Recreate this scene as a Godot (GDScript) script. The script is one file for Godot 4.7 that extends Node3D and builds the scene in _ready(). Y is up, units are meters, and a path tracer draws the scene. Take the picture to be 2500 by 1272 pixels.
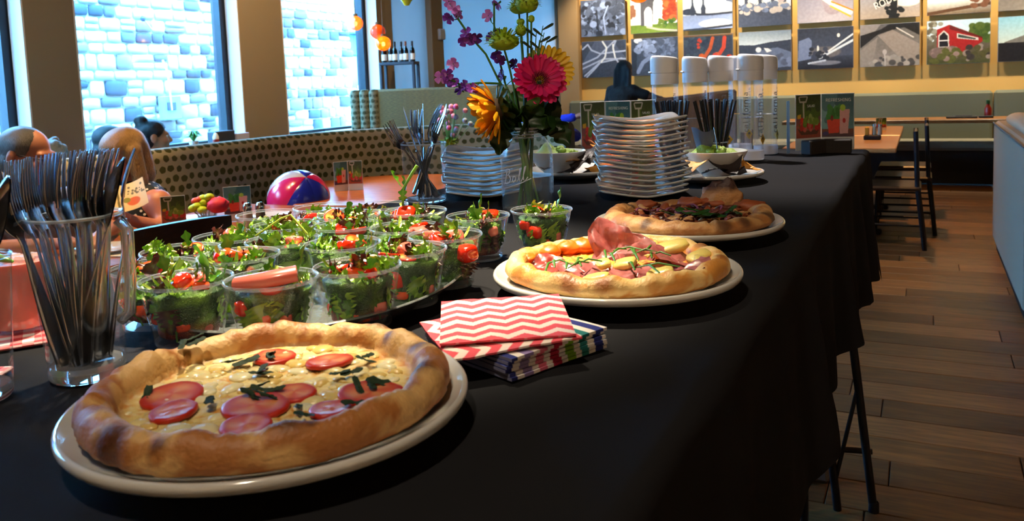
extends Node3D
# A restaurant buffet: a bar-height table under a black cloth, seen along its length. X runs across the table
# (its right edge is X = 0), Z runs along it (away from the camera is negative), Y is up. Table top at TOP.

const TOP := 1.072
const WIN := -5.2      # inner face of the window wall
const BACK := -10.65   # face of the picture wall
const CEIL := 3.3

func _ready() -> void:
	setup_view()
	setup_lights()
	build_shell()
	build_exterior()
	build_picture_wall()
	build_dining_right()
	build_booths_left()
	build_people()
	build_buffet_table()
	build_pizzas()
	build_salads()
	build_plates()
	build_glassware()
	build_bouquet()
	build_nachos()
	build_bottles()
	build_napkins()
	build_left_tables()
	build_ceiling_things()

func setup_view() -> void:
	var cam := Camera3D.new()
	cam.name = "camera"
	# focal length and principal point in pixels of the 2500 x 1272 frame (the photograph is cropped towards its lower part)
	var f := 2019.4
	var near := 0.05
	cam.projection = Camera3D.PROJECTION_FRUSTUM
	cam.keep_aspect = Camera3D.KEEP_HEIGHT
	cam.position = Vector3(0.1766, 1.338, 0.458)
	cam.basis = Basis(Vector3.UP, atan2(0.447, 0.8944)) * Basis(Vector3.RIGHT, -0.0923451) * Basis(Vector3.BACK, -0.03802)
	var at := CameraAttributesPhysical.new()
	at.frustum_focal_length = 29.0
	at.exposure_aperture = 13.0
	at.frustum_focus_distance = 1.35
	at.frustum_near = near
	at.frustum_far = 200.0
	cam.attributes = at
	cam.near = near
	cam.far = 200.0
	cam.size = 1272.0 / f * near
	cam.frustum_offset = Vector2(0, -(636.0 - 386.4) / f * near)
	add_child(cam)
	cam.current = true
	var we := WorldEnvironment.new()
	we.name = "world"
	var e := Environment.new()
	e.background_mode = Environment.BG_SKY
	var sky := Sky.new()
	var sm := ProceduralSkyMaterial.new()
	sm.sky_top_color = Color(0.43, 0.75, 1.0)
	sm.sky_horizon_color = Color(0.54, 0.81, 1.0)
	sm.ground_horizon_color = Color(0.30, 0.36, 0.42)
	sm.ground_bottom_color = Color(0.20, 0.23, 0.26)
	sm.sky_energy_multiplier = 7.0
	sm.ground_energy_multiplier = 1.0
	sky.sky_material = sm
	e.sky = sky
	e.tonemap_mode = Environment.TONE_MAPPER_LINEAR
	e.tonemap_exposure = 1.0
	e.sdfgi_enabled = true
	e.ssao_enabled = true
	e.ssil_enabled = true
	we.environment = e
	add_child(we)

const WARM := Color(1.0, 0.80, 0.55)

func setup_lights() -> void:
	# recessed ceiling spots: over the salad tray, over the round booth table, over the diners and along the picture wall; some are added fill
	lamp_spot(Vector3(-0.95, CEIL - 0.04, -0.85), Vector3(-0.58, 1.07, -0.50), 14.0, 26.0, Color(1.0, 0.93, 0.80))
	lamp_spot(Vector3(-1.05, CEIL - 0.04, -2.65), Vector3(-0.42, 1.32, -2.05), 17.0, 15.0, Color(1.0, 0.95, 0.90))
	lamp_spot(Vector3(-0.20, CEIL - 0.04, 0.75), Vector3(-0.35, 1.10, -0.45), 40.0, 2.2, Color(1.0, 0.92, 0.80))  # added unseen fill from above the camera, for flowers and front pizza
	lamp_spot(Vector3(0.9, CEIL - 0.04, 3.2), Vector3(0.7, 1.2, 5.2), 55.0, 30.0, Color(1.0, 0.88, 0.76))  # added behind the camera: front wall bounce fills the plate undersides
	lamp_spot(Vector3(2.6, CEIL - 0.04, 0.6), Vector3(4.2, 1.2, 0.4), 55.0, 24.0, Color(1.0, 0.88, 0.76))  # added as well: lights the right wall for low bounce fill
	lamp_spot(Vector3(-3.6, CEIL - 0.04, 1.4), Vector3(-3.6, 0.4, 0.8), 50.0, 8.0, Color(1.0, 0.84, 0.66))
	lamp_spot(Vector3(-3.9, CEIL - 0.04, -4.6), Vector3(-4.6, 1.2, -5.6), 55.0, 5.0, Color(1.0, 0.84, 0.64))  # added unseen lamp to brighten the far booths and pillars
	lamp_spot(Vector3(-3.2, CEIL - 0.04, -1.2), Vector3(-4.3, 1.2, -3.2), 50.0, 4.5, Color(1.0, 0.86, 0.68))  # added unseen lamp to raise the warm light over the window booths
	lamp_spot(Vector3(-2.35, CEIL - 0.04, -3.9), Vector3(-2.3, 0.75, -3.7), 22.0, 12.0, WARM)
	lamp_spot(Vector3(-2.9, CEIL - 0.04, -1.9), Vector3(-2.9, 0.75, -2.1), 24.0, 9.0, WARM)
	for i in 6:
		var x := -3.7 + i * 1.15
		lamp_spot(Vector3(x, CEIL - 0.04, BACK + 0.75), Vector3(x, 1.2, BACK), 42.0, 6.5, Color(1.0, 0.92, 0.80))
	lamp_spot(Vector3(-0.2, CEIL - 0.04, -7.4), Vector3(0.0, 0.4, -7.4), 44.0, 9.0, Color(1.0, 0.72, 0.42))
	lamp_spot(Vector3(-0.2, CEIL - 0.04, -4.6), Vector3(0.62, 0.6, -5.3), 30.0, 3.5, Color(1.0, 0.80, 0.58))  # added to warm the left face of the grey booth against blue daylight
	lamp_spot(Vector3(1.6, CEIL - 0.04, -3.6), Vector3(1.2, 0.0, -3.6), 38.0, 3.0, Color(1.0, 0.66, 0.36))

func lamp_spot(p: Vector3, to: Vector3, angle: float, energy: float, c: Color) -> void:
	var o := thing("unseen_downlight", "recessed round downlight in the dark ceiling, unseen and placed for its light", "lamp", p, 0.0, "recessed ceiling downlights")
	var m := MB.new()
	m.lathe([Vector2(0.075, 0.0), Vector2(0.075, 0.03), Vector2(0.055, 0.03), Vector2(0.05, 0.012)], 24)
	part(o, "rim", m, mat("lamp_rim", Color(0.75, 0.75, 0.75), 0.4))
	m = MB.new()
	m.disc(Vector3(0, 0.015, 0), 0.05, 20, false)
	part(o, "bulb_face", m, glow("lamp_face", c, 3.0))
	var l := SpotLight3D.new()
	l.name = "light"
	l.light_color = c
	l.light_energy = energy
	l.spot_range = 14.0
	l.spot_attenuation = 2.0
	l.spot_angle = angle
	l.spot_angle_attenuation = 0.7
	l.light_size = 0.05
	l.shadow_enabled = true
	add_child(l, true)
	l.position = p + Vector3(0, -0.03, 0)
	l.basis = Basis.looking_at(to - l.position, Vector3.FORWARD)

# ------------------------------------------------------------------ helpers
class MB:
	var v := PackedVector3Array()
	var c := PackedColorArray()
	var uv := PackedVector2Array()
	var ix := PackedInt32Array()
	var col := Color(1, 1, 1)
	var xf := Transform3D.IDENTITY

	func p(a: Vector3, t := Vector2.ZERO) -> int:
		v.append(xf * a); c.append(col); uv.append(t)
		return v.size() - 1

	func tri(a: int, b: int, d: int) -> void:      # counter-clockwise seen from outside
		ix.append(a); ix.append(d); ix.append(b)

	func quad(a: int, b: int, d: int, e: int) -> void:
		tri(a, b, d); tri(a, d, e)

	func face(a: Vector3, b: Vector3, d: Vector3, e: Vector3) -> void:
		quad(p(a, Vector2(0, 1)), p(b, Vector2(1, 1)), p(d, Vector2(1, 0)), p(e, Vector2(0, 0)))

	# f(u, w) -> Vector3 (or [Vector3, Color]); dU x dW points outward
	func grid(nu: int, nv: int, f: Callable, loop_u := false) -> void:
		var s := v.size()
		var cu := nu if loop_u else nu + 1
		for j in nv + 1:
			for i in cu:
				var r = f.call(float(i) / nu, float(j) / nv)
				if r is Array:
					col = r[1]
					p(r[0], Vector2(float(i) / nu, 1.0 - float(j) / nv))
				else:
					p(r, Vector2(float(i) / nu, 1.0 - float(j) / nv))
		for j in nv:
			for i in nu:
				var i2 := (i + 1) % cu
				quad(s + j * cu + i, s + j * cu + i2, s + (j + 1) * cu + i2, s + (j + 1) * cu + i)

	# profile from the bottom outside upwards: (radius, y); sharp corners are split
	func lathe(pr: Array, seg := 32, sx := 1.0, sz := 1.0, sharp := 0.6) -> void:
		var k := 0
		while k < pr.size() - 1:
			var run := [pr[k]]
			var j := k + 1
			while j < pr.size():
				run.append(pr[j])
				if j + 1 < pr.size():
					var d1: Vector2 = (pr[j] - pr[j - 1]).normalized()
					var d2: Vector2 = (pr[j + 1] - pr[j]).normalized()
					if d1.dot(d2) < sharp:
						break
				j += 1
			var n := run.size() - 1
			grid(seg, n, func(u: float, w: float):
				var q: Vector2 = run[int(round(w * n))]
				return Vector3(q.x * cos(u * TAU) * sx, q.y, -q.x * sin(u * TAU) * sz), true)
			k = min(j, pr.size() - 1)
			if j >= pr.size():
				break

	func disc(o: Vector3, r: float, seg := 24, up := true, sx := 1.0, sz := 1.0) -> void:
		var m := p(o)
		var s := v.size()
		for i in seg:
			var a := TAU * i / seg
			p(o + Vector3(cos(a) * r * sx, 0, -sin(a) * r * sz))
		for i in seg:
			if up: tri(m, s + i, s + (i + 1) % seg)
			else: tri(m, s + (i + 1) % seg, s + i)

	func tube(pts: Array, rad, seg := 8, flat := 1.0, caps := true) -> void:
		var n := pts.size()
		var s := v.size()
		var up := Vector3.UP
		if absf((pts[n - 1] - pts[0]).normalized().y) > 0.9: up = Vector3.RIGHT
		for i in n:
			var d: Vector3 = (pts[min(i + 1, n - 1)] - pts[max(i - 1, 0)]).normalized()
			var a := d.cross(up).normalized()
			if a.length() < 0.5: a = d.cross(Vector3.FORWARD).normalized()
			var b := a.cross(d).normalized()
			up = b
			var r: float = rad[i] if rad is Array else rad
			for k in seg:
				var t := TAU * k / seg
				p(pts[i] + a * cos(t) * r - b * sin(t) * r * flat, Vector2(float(k) / seg, float(i) / max(1, n - 1)))
		for i in n - 1:
			for k in seg:
				var k2 := (k + 1) % seg
				quad(s + i * seg + k, s + (i + 1) * seg + k, s + (i + 1) * seg + k2, s + i * seg + k2)
		if caps:
			for e in 2:
				var i := 0 if e == 0 else n - 1
				var m := v.size()
				v.append(xf * pts[i]); c.append(col); uv.append(Vector2.ZERO)
				for k in seg:
					var k2 := (k + 1) % seg
					if e == 0: tri(m, s + i * seg + k, s + i * seg + k2)
					else: tri(m, s + i * seg + k2, s + i * seg + k)

	func box(o: Vector3, sz: Vector3, bev := 0.0) -> void:
		var h := sz * 0.5
		bev = min(bev, min(h.x, min(h.y, h.z)) * 0.9)
		var ax := [Vector3.RIGHT, Vector3.UP, Vector3.BACK]
		for k in 3:
			for sg in [1.0, -1.0]:
				var n: Vector3 = ax[k] * sg
				var a: Vector3 = ax[(k + 1) % 3] * sg
				var b: Vector3 = ax[(k + 2) % 3]
				var ha: float = h[(k + 1) % 3] - bev
				var hb: float = h[(k + 2) % 3] - bev
				var m: Vector3 = o + n * h[k]
				face(m - a * ha - b * hb, m + a * ha - b * hb, m + a * ha + b * hb, m - a * ha + b * hb)
		if bev > 0.0:
			for k in 3:      # edges along axis k
				var a: Vector3 = ax[(k + 1) % 3]
				var b: Vector3 = ax[(k + 2) % 3]
				var hk: float = h[k] - bev
				for q in [[1, 1], [-1, 1], [-1, -1], [1, -1]]:
					var A: Vector3 = o + a * q[0] * h[(k + 1) % 3] + b * q[1] * (h[(k + 2) % 3] - bev)
					var B: Vector3 = o + a * q[0] * (h[(k + 1) % 3] - bev) + b * q[1] * h[(k + 2) % 3]
					var w: Vector3 = ax[k] * hk
					if q[0] * q[1] > 0: face(A - w, B - w, B + w, A + w)
					else: face(B - w, A - w, A + w, B + w)
			for sx in [1, -1]:
				for sy in [1, -1]:
					for s3 in [1, -1]:
						var q := Vector3(sx, sy, s3)
						var i0 := p(o + q * Vector3(h.x, h.y - bev, h.z - bev))
						var i1 := p(o + q * Vector3(h.x - bev, h.y, h.z - bev))
						var i2 := p(o + q * Vector3(h.x - bev, h.y - bev, h.z))
						if sx * sy * s3 > 0: tri(i0, i1, i2)
						else: tri(i0, i2, i1)

	func ball(o: Vector3, r: Vector3, nu := 16, nv := 10, f = null) -> void:
		grid(nu, nv, func(u: float, w: float):
			var d := Vector3(cos(u * TAU) * sin((1.0 - w) * PI), cos((1.0 - w) * PI), -sin(u * TAU) * sin((1.0 - w) * PI))
			var k: float = f.call(d) if f != null else 1.0
			return o + d * r * k, true)

	# a flat outline (x, y) given thickness along z
	func slab(pts: Array, th: float) -> void:
		var pv := PackedVector2Array()
		for q in pts: pv.append(q)
		var t := Geometry2D.triangulate_polygon(pv)
		if Geometry2D.is_polygon_clockwise(pv): pts = pts.duplicate(); pts.reverse(); pv = PackedVector2Array(pts); t = Geometry2D.triangulate_polygon(pv)
		for sd in 2:
			var s := v.size()
			for q in pts: p(Vector3(q.x, q.y, th * 0.5 if sd == 0 else -th * 0.5), Vector2(q.x, q.y))
			for k in range(0, t.size(), 3):
				var a := pv[t[k]]; var b := pv[t[k + 1]]; var d := pv[t[k + 2]]
				var ccw := (b - a).cross(d - a) > 0
				if ccw == (sd == 0): tri(s + t[k], s + t[k + 1], s + t[k + 2])
				else: tri(s + t[k], s + t[k + 2], s + t[k + 1])
		for k in pts.size():
			var a: Vector2 = pts[k]
			var b: Vector2 = pts[(k + 1) % pts.size()]
			face(Vector3(a.x, a.y, -th * 0.5), Vector3(b.x, b.y, -th * 0.5), Vector3(b.x, b.y, th * 0.5), Vector3(a.x, a.y, th * 0.5))

	func add(o: MB, t := Transform3D.IDENTITY) -> void:
		var s := v.size()
		for k in o.v.size():
			v.append(xf * (t * o.v[k])); c.append(o.c[k]); uv.append(o.uv[k])
		for k in o.ix: ix.append(s + k)

	func mesh() -> ArrayMesh:
		var n := PackedVector3Array()
		n.resize(v.size())
		for k in range(0, ix.size(), 3):
			var a := ix[k]; var b := ix[k + 1]; var d := ix[k + 2]
			var fn := (v[d] - v[a]).cross(v[b] - v[a])
			n[a] += fn; n[b] += fn; n[d] += fn
		for k in n.size():
			n[k] = n[k].normalized() if n[k].length_squared() > 1e-24 else Vector3.UP
		var ar := []
		ar.resize(Mesh.ARRAY_MAX)
		ar[Mesh.ARRAY_VERTEX] = v
		ar[Mesh.ARRAY_NORMAL] = n
		ar[Mesh.ARRAY_COLOR] = c
		ar[Mesh.ARRAY_TEX_UV] = uv
		ar[Mesh.ARRAY_INDEX] = ix
		var am := ArrayMesh.new()
		am.add_surface_from_arrays(Mesh.PRIMITIVE_TRIANGLES, ar)
		return am

var taken := {}
func numbered(called: String) -> String:
	var n: int = taken.get(called, 0)
	taken[called] = n + 1
	return called if n == 0 else "%s_%03d" % [called, n]

func tag(o: Node3D, label: String, category: String, group := "") -> Node3D:
	o.set_meta("label", label)
	o.set_meta("category", category)
	if group: o.set_meta("group", group)
	return o

func thing(called: String, label: String, category: String, at := Vector3.ZERO, turn := 0.0, group := "") -> Node3D:
	var o := Node3D.new()
	o.name = numbered(called)
	add_child(o)
	o.position = at
	o.rotation.y = turn
	tag(o, label, category, group)
	return o

func mi(called: String, m, material: Material, parent: Node) -> MeshInstance3D:
	var o := MeshInstance3D.new()
	o.name = called if parent != self else numbered(called)
	o.mesh = m.mesh() if m is MB else m
	o.material_override = material
	parent.add_child(o, true)
	return o

func part(parent: Node3D, called: String, m, material: Material) -> MeshInstance3D:
	return mi(called, m, material, parent)

func single(called: String, m, material: Material, label: String, category: String, at := Vector3.ZERO, turn := 0.0, group := "") -> MeshInstance3D:
	var o := mi(called, m, material, self)
	o.position = at
	o.rotation.y = turn
	tag(o, label, category, group)
	return o

func struct(called: String, m, material: Material, label := "", category := "") -> MeshInstance3D:
	var o := mi(called, m, material, self)
	o.set_meta("kind", "structure")
	if label: tag(o, label, category)
	return o

func copy(o: Node3D, label: String, at: Vector3, turn := 0.0, called := "") -> Node3D:
	var r: Node3D = o.duplicate()
	r.name = numbered(called if called else str(o.get_meta("base", str(o.name))))
	add_child(r)
	r.position = at
	r.rotation = Vector3(0, turn, 0)
	if label: r.set_meta("label", label)
	return r

func boxm(o: Vector3, s: Vector3, bev := 0.0) -> MB:
	var m := MB.new()
	m.box(o, s, bev)
	return m

func tubem(pts: Array, rad, seg := 8, flat := 1.0) -> MB:
	var m := MB.new()
	m.tube(pts, rad, seg, flat)
	return m

func lathem(pr: Array, seg := 32, sx := 1.0, sz := 1.0) -> MB:
	var m := MB.new()
	m.lathe(pr, seg, sx, sz)
	return m

var mats := {}
func mat(key: String, c: Color, rough := 0.6, o := {}) -> StandardMaterial3D:
	if mats.has(key): return mats[key]
	var m := StandardMaterial3D.new()
	m.resource_name = key
	m.albedo_color = c
	m.roughness = rough
	m.metallic = o.get("metal", 0.0)
	if o.has("spec"): m.metallic_specular = o.spec
	if o.has("vc"): m.vertex_color_use_as_albedo = true
	if o.has("tex"): m.albedo_texture = o.tex
	if o.has("tri"):
		m.uv1_triplanar = true
		m.uv1_world_triplanar = o.get("world", false)
		m.uv1_scale = o.tri
	if o.has("bump"):
		m.heightmap_enabled = true
		m.heightmap_texture = o.bump
		m.heightmap_scale = o.get("depth", 0.1)
	if o.has("nrm"):
		m.normal_enabled = true
		m.normal_texture = o.nrm
		m.normal_scale = o.get("nscale", 1.0)
	if o.has("alpha"):
		m.transparency = BaseMaterial3D.TRANSPARENCY_ALPHA
		m.albedo_color.a = o.alpha
	if o.has("refr"):
		m.refraction_enabled = true
		m.refraction_scale = o.refr
	if o.has("back"):
		m.backlight_enabled = true
		m.backlight = o.back
	if o.has("coat"):
		m.clearcoat_enabled = true
		m.clearcoat = o.coat
		m.clearcoat_roughness = o.get("coatr", 0.1)
	if o.has("rim"):
		m.rim_enabled = true
		m.rim = o.rim
	if o.has("sss"):
		m.subsurf_scatter_enabled = true
		m.subsurf_scatter_strength = o.sss
	if o.get("two", false): m.cull_mode = BaseMaterial3D.CULL_DISABLED
	mats[key] = m
	return m

func glow(key: String, c: Color, e: float) -> StandardMaterial3D:
	if mats.has(key): return mats[key]
	var m := mat(key, c, 0.5)
	m.emission_enabled = true
	m.emission = c
	m.emission_energy_multiplier = e
	return m

var noises := {}
func noise_tex(key: String, freq: float, oct := 4, ramp = null, size := 256, kind := FastNoiseLite.TYPE_SIMPLEX_SMOOTH) -> NoiseTexture2D:
	if noises.has(key): return noises[key]
	var n := FastNoiseLite.new()
	n.seed = hash(key) % 1000
	n.noise_type = kind
	n.frequency = freq
	n.fractal_octaves = oct
	var t := NoiseTexture2D.new()
	t.width = size
	t.height = size
	t.seamless = true
	t.noise = n
	if ramp != null:
		var g := Gradient.new()
		g.offsets = PackedFloat32Array(ramp[0])
		g.colors = PackedColorArray(ramp[1])
		t.color_ramp = g
	noises[key] = t
	return t

func lin(r: float, g: float, b: float) -> Color:      # an sRGB colour as the linear value that vertex colours need
	return Color(r, g, b).srgb_to_linear()

func text(parent: Node3D, called: String, s: String, size: float, material: Material, at: Vector3, b := Basis.IDENTITY, font := "Droid Sans", depth := 0.001) -> MeshInstance3D:
	var t := TextMesh.new()
	var f := SystemFont.new()
	f.font_names = PackedStringArray([font])
	t.font = f
	t.text = s
	t.font_size = 32
	t.pixel_size = size / 32.0
	t.depth = depth
	var o := mi(called, t, material, parent)
	o.transform = Transform3D(b, at)
	return o

var fn := FastNoiseLite.new()
func nz(a: float, b: float, c := 0.0) -> float:
	return fn.get_noise_3d(a * 100.0, b * 100.0, c * 100.0)

# ------------------------------------------------------------------ the room
func paint(key: String, c: Color, rough := 0.75) -> StandardMaterial3D:
	return mat(key, c, rough, {"bump": noise_tex("plaster", 0.06, 5), "depth": 0.03, "tri": Vector3(2, 2, 2), "world": true})

func wood(key: String, a: Color, b: Color, rough: float, sc: Vector3) -> StandardMaterial3D:
	return mat(key, Color(1, 1, 1), rough, {"tex": noise_tex("grain_" + key, 0.02, 5, [[0.15, 0.45, 0.6, 0.85], [a, a.lerp(b, 0.5), b, a.lerp(b, 0.25)]]), "tri": sc})

func build_shell() -> void:
	var rng := RandomNumberGenerator.new()
	rng.seed = 11
	var dark := mat("subfloor", Color(0.16, 0.11, 0.07), 0.7)
	var fl := struct("floor", boxm(Vector3(-1.0, -0.075, -3.0), Vector3(10.6, 0.12, 17.0)), dark, "brown wood plank floor of the restaurant", "floor")
	var pm := []
	var tones := [[0.46, 0.34, 0.19, 0.33, 0.23, 0.12], [0.40, 0.28, 0.15, 0.28, 0.19, 0.10], [0.52, 0.38, 0.22, 0.38, 0.26, 0.14], [0.36, 0.26, 0.14, 0.25, 0.17, 0.09], [0.44, 0.31, 0.16, 0.30, 0.21, 0.11]]
	for i in tones.size():
		var t = tones[i]
		pm.append(wood("plank%d" % i, Color(t[0], t[1], t[2]), Color(t[3], t[4], t[5]), 0.42, Vector3(0.5, 6, 5)))
	var meshes := {}
	var z := -1.2
	while z > -9.9:
		var w := 0.19
		var x := -1.1 - rng.randf() * 0.9
		while x < 3.4:
			var l: float = [0.9, 1.2, 1.5][rng.randi() % 3]
			if not meshes.has(l): meshes[l] = boxm(Vector3.ZERO, Vector3(l - 0.004, 0.015, w - 0.004), 0.002).mesh()
			var o := part(fl, "plank", meshes[l], pm[rng.randi() % pm.size()])
			o.position = Vector3(x + l * 0.5, -0.0075 + rng.randf_range(-0.0006, 0.0006), z - w * 0.5)
			x += l
		z -= w
	# floor left of the buffet and behind the camera: the same boards, too hidden to tell apart
	var m := MB.new()
	var zz := 5.0
	while zz > -10.6:
		m.box(Vector3(-3.65 if zz < -1.1 else -1.0, -0.0075, zz - 0.095), Vector3(5.1 if zz < -1.1 else 10.4, 0.015, 0.186), 0.002)
		zz -= 0.19
	var rest := part(fl, "plank_field", m, pm[1])
	rest.set_meta("kind", "stuff")
	struct("ceiling", boxm(Vector3(-1.0, CEIL + 0.1, -3.0), Vector3(11.0, 0.2, 17.4)), paint("ceiling", Color(0.20, 0.18, 0.16)), "dark ceiling of the restaurant", "ceiling")
	var tan := paint("wall_tan", Color(0.50, 0.45, 0.36))
	var cream := paint("wall_cream", Color(0.82, 0.65, 0.35))
	struct("wall_back", boxm(Vector3(0.0, CEIL * 0.5, BACK - 0.1), Vector3(9.2, CEIL, 0.2)), cream, "cream wall hung with two rows of photographs", "wall")
	struct("wall_right", boxm(Vector3(4.3, CEIL * 0.5, -3.0), Vector3(0.2, CEIL, 17.4)), tan, "plain tan wall on the aisle side", "wall")
	struct("wall_front", boxm(Vector3(-0.5, CEIL * 0.5, 5.3), Vector3(9.8, CEIL, 0.2)), tan, "plain tan wall behind the viewer", "wall")
	# the window wall: a low wall, a header and pillars between the openings
	var wl := MB.new()
	wl.box(Vector3(WIN - 0.12, 0.44, -1.0), Vector3(0.24, 0.88, 12.6))
	wl.box(Vector3(WIN - 0.12, 3.08, -1.0), Vector3(0.24, 0.5, 12.6))
	var pill := [[5.2, 0.3], [-1.2, -1.65], [-3.10, -3.47], [-5.05, -5.60], [-7.12, -7.30]]
	for q in pill: wl.box(Vector3(WIN - 0.12, 1.85, (q[0] + q[1]) * 0.5), Vector3(0.24, 1.98, q[0] - q[1]), 0.004)
	struct("wall_left", wl, tan, "tan window wall with broad pillars between tall windows", "wall")
	var frame := mat("window_frame", Color(0.10, 0.13, 0.17), 0.45, {"metal": 0.3})
	var glass := mat("window_glass", Color(0.9, 0.97, 1.0), 0.02, {"alpha": 0.05})
	var white := mat("jamb_white", Color(0.82, 0.83, 0.82), 0.5)
	for i in pill.size() - 1:
		var z0: float = pill[i][1]
		var z1: float = pill[i + 1][0]
		var w := struct("window_%d" % (i + 1), boxm(Vector3(WIN - 0.20, 0.90, (z0 + z1) * 0.5), Vector3(0.1, 0.06, z0 - z1)), frame, ["", "tall window that looks out on a pierced block screen, far left", "tall window between the two tan pillars, facing a stone wall", "tall window right of the second pillar, facing the end of the stone wall"][i], "window" if i > 0 else "")
		part(w, "frame", boxm(Vector3(WIN - 0.20, 2.80, (z0 + z1) * 0.5), Vector3(0.1, 0.06, z0 - z1)), frame)
		part(w, "frame", boxm(Vector3(WIN - 0.20, 1.85, z0 - 0.035), Vector3(0.1, 1.84, 0.07)), frame)
		part(w, "frame", boxm(Vector3(WIN - 0.20, 1.85, z1 + 0.035), Vector3(0.1, 1.84, 0.07)), frame)
		part(w, "jamb", boxm(Vector3(WIN - 0.07, 1.85, z1 + 0.006), Vector3(0.14, 1.94, 0.012)), white)
		part(w, "jamb", boxm(Vector3(WIN - 0.07, 1.85, z0 - 0.006), Vector3(0.14, 1.94, 0.012)), white)
		part(w, "window_sill", boxm(Vector3(WIN - 0.04, 0.89, (z0 + z1) * 0.5), Vector3(0.22, 0.025, z0 - z1), 0.004), white)
		part(w, "pane", boxm(Vector3(WIN - 0.22, 1.85, (z0 + z1) * 0.5), Vector3(0.006, 1.82, z0 - z1 - 0.12)), glass)
	# made-up slanting bay between window wall and picture wall; backlit sheets brighten it
	var a := Vector3(WIN, 0, -7.28)
	var b := Vector3(-4.52, 0, BACK)
	var len := (b - a).length()
	var yaw := atan2(-(b - a).z, (b - a).x)
	var bay := MB.new()
	bay.xf = Transform3D(Basis(Vector3.UP, yaw), a)
	bay.box(Vector3(len * 0.5, 0.45, -0.08), Vector3(len, 0.9, 0.16))
	bay.box(Vector3(len * 0.5, 3.1, -0.08), Vector3(len, 0.5, 0.16))
	bay.box(Vector3(0.05, 1.85, -0.08), Vector3(0.10, 2.0, 0.16))
	bay.box(Vector3(0.80, 1.85, -0.06), Vector3(0.20, 2.0, 0.20), 0.005)
	bay.box(Vector3(len - 0.03, 1.85, -0.08), Vector3(0.06, 2.0, 0.16))
	var bw := struct("wall_bay", bay, tan, "made-up slanting wall section with backlit sheets in the far left corner", "wall")
	var shade := mat("backlit_sheet", Color(0.60, 0.62, 0.66), 0.8, {"back": Color(0.62, 0.62, 0.62)})  # translucent sheet added so that sky light brightens the pale wall
	var spans := [[0.10, 0.70], [0.90, len - 0.06]]
	for i in 2:
		var x0: float = spans[i][0]
		var x1: float = spans[i][1]
		var s := MB.new()
		s.xf = bay.xf
		s.box(Vector3((x0 + x1) * 0.5, 1.85, -0.05), Vector3(x1 - x0, 2.0, 0.004))
		var w := struct("window_%d" % (5 + i), s, shade, ["narrow added backlit sheet brightening the pale wall, behind the bottle shelf", "broad added backlit sheet brightening the pale wall, behind the bouquet"][i], "window")
		s = MB.new()
		s.xf = bay.xf
		s.tube([Vector3(x0 + 0.01, 0.93, -0.05), Vector3(x1 - 0.01, 0.93, -0.05)], 0.012, 8)
		part(w, "sheet_bar", s, white)
	# a small grey box fixed to the bay's middle post
	var gb := MB.new()
	gb.xf = Transform3D(Basis(Vector3.UP, yaw), a)
	gb.box(Vector3(0.84, 1.93, 0.065), Vector3(0.10, 0.13, 0.05), 0.01)
	var box_o := single("wall_box", gb, mat("box_grey", Color(0.62, 0.66, 0.72), 0.4), "small pale grey box fixed to the post between the backlit sheets", "box")
	# end pilaster of the picture wall
	struct("trim_1", boxm(Vector3(-4.36, CEIL * 0.5, BACK + 0.05), Vector3(0.30, CEIL, 0.10), 0.004), paint("pilaster", Color(0.62, 0.50, 0.33)), "tan pilaster at the left end of the picture wall", "pilaster")
	struct("baseboard_back", boxm(Vector3(0.0, 0.05, BACK + 0.01), Vector3(9.0, 0.10, 0.02)), mat("baseboard", Color(0.10, 0.08, 0.06), 0.5))

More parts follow.
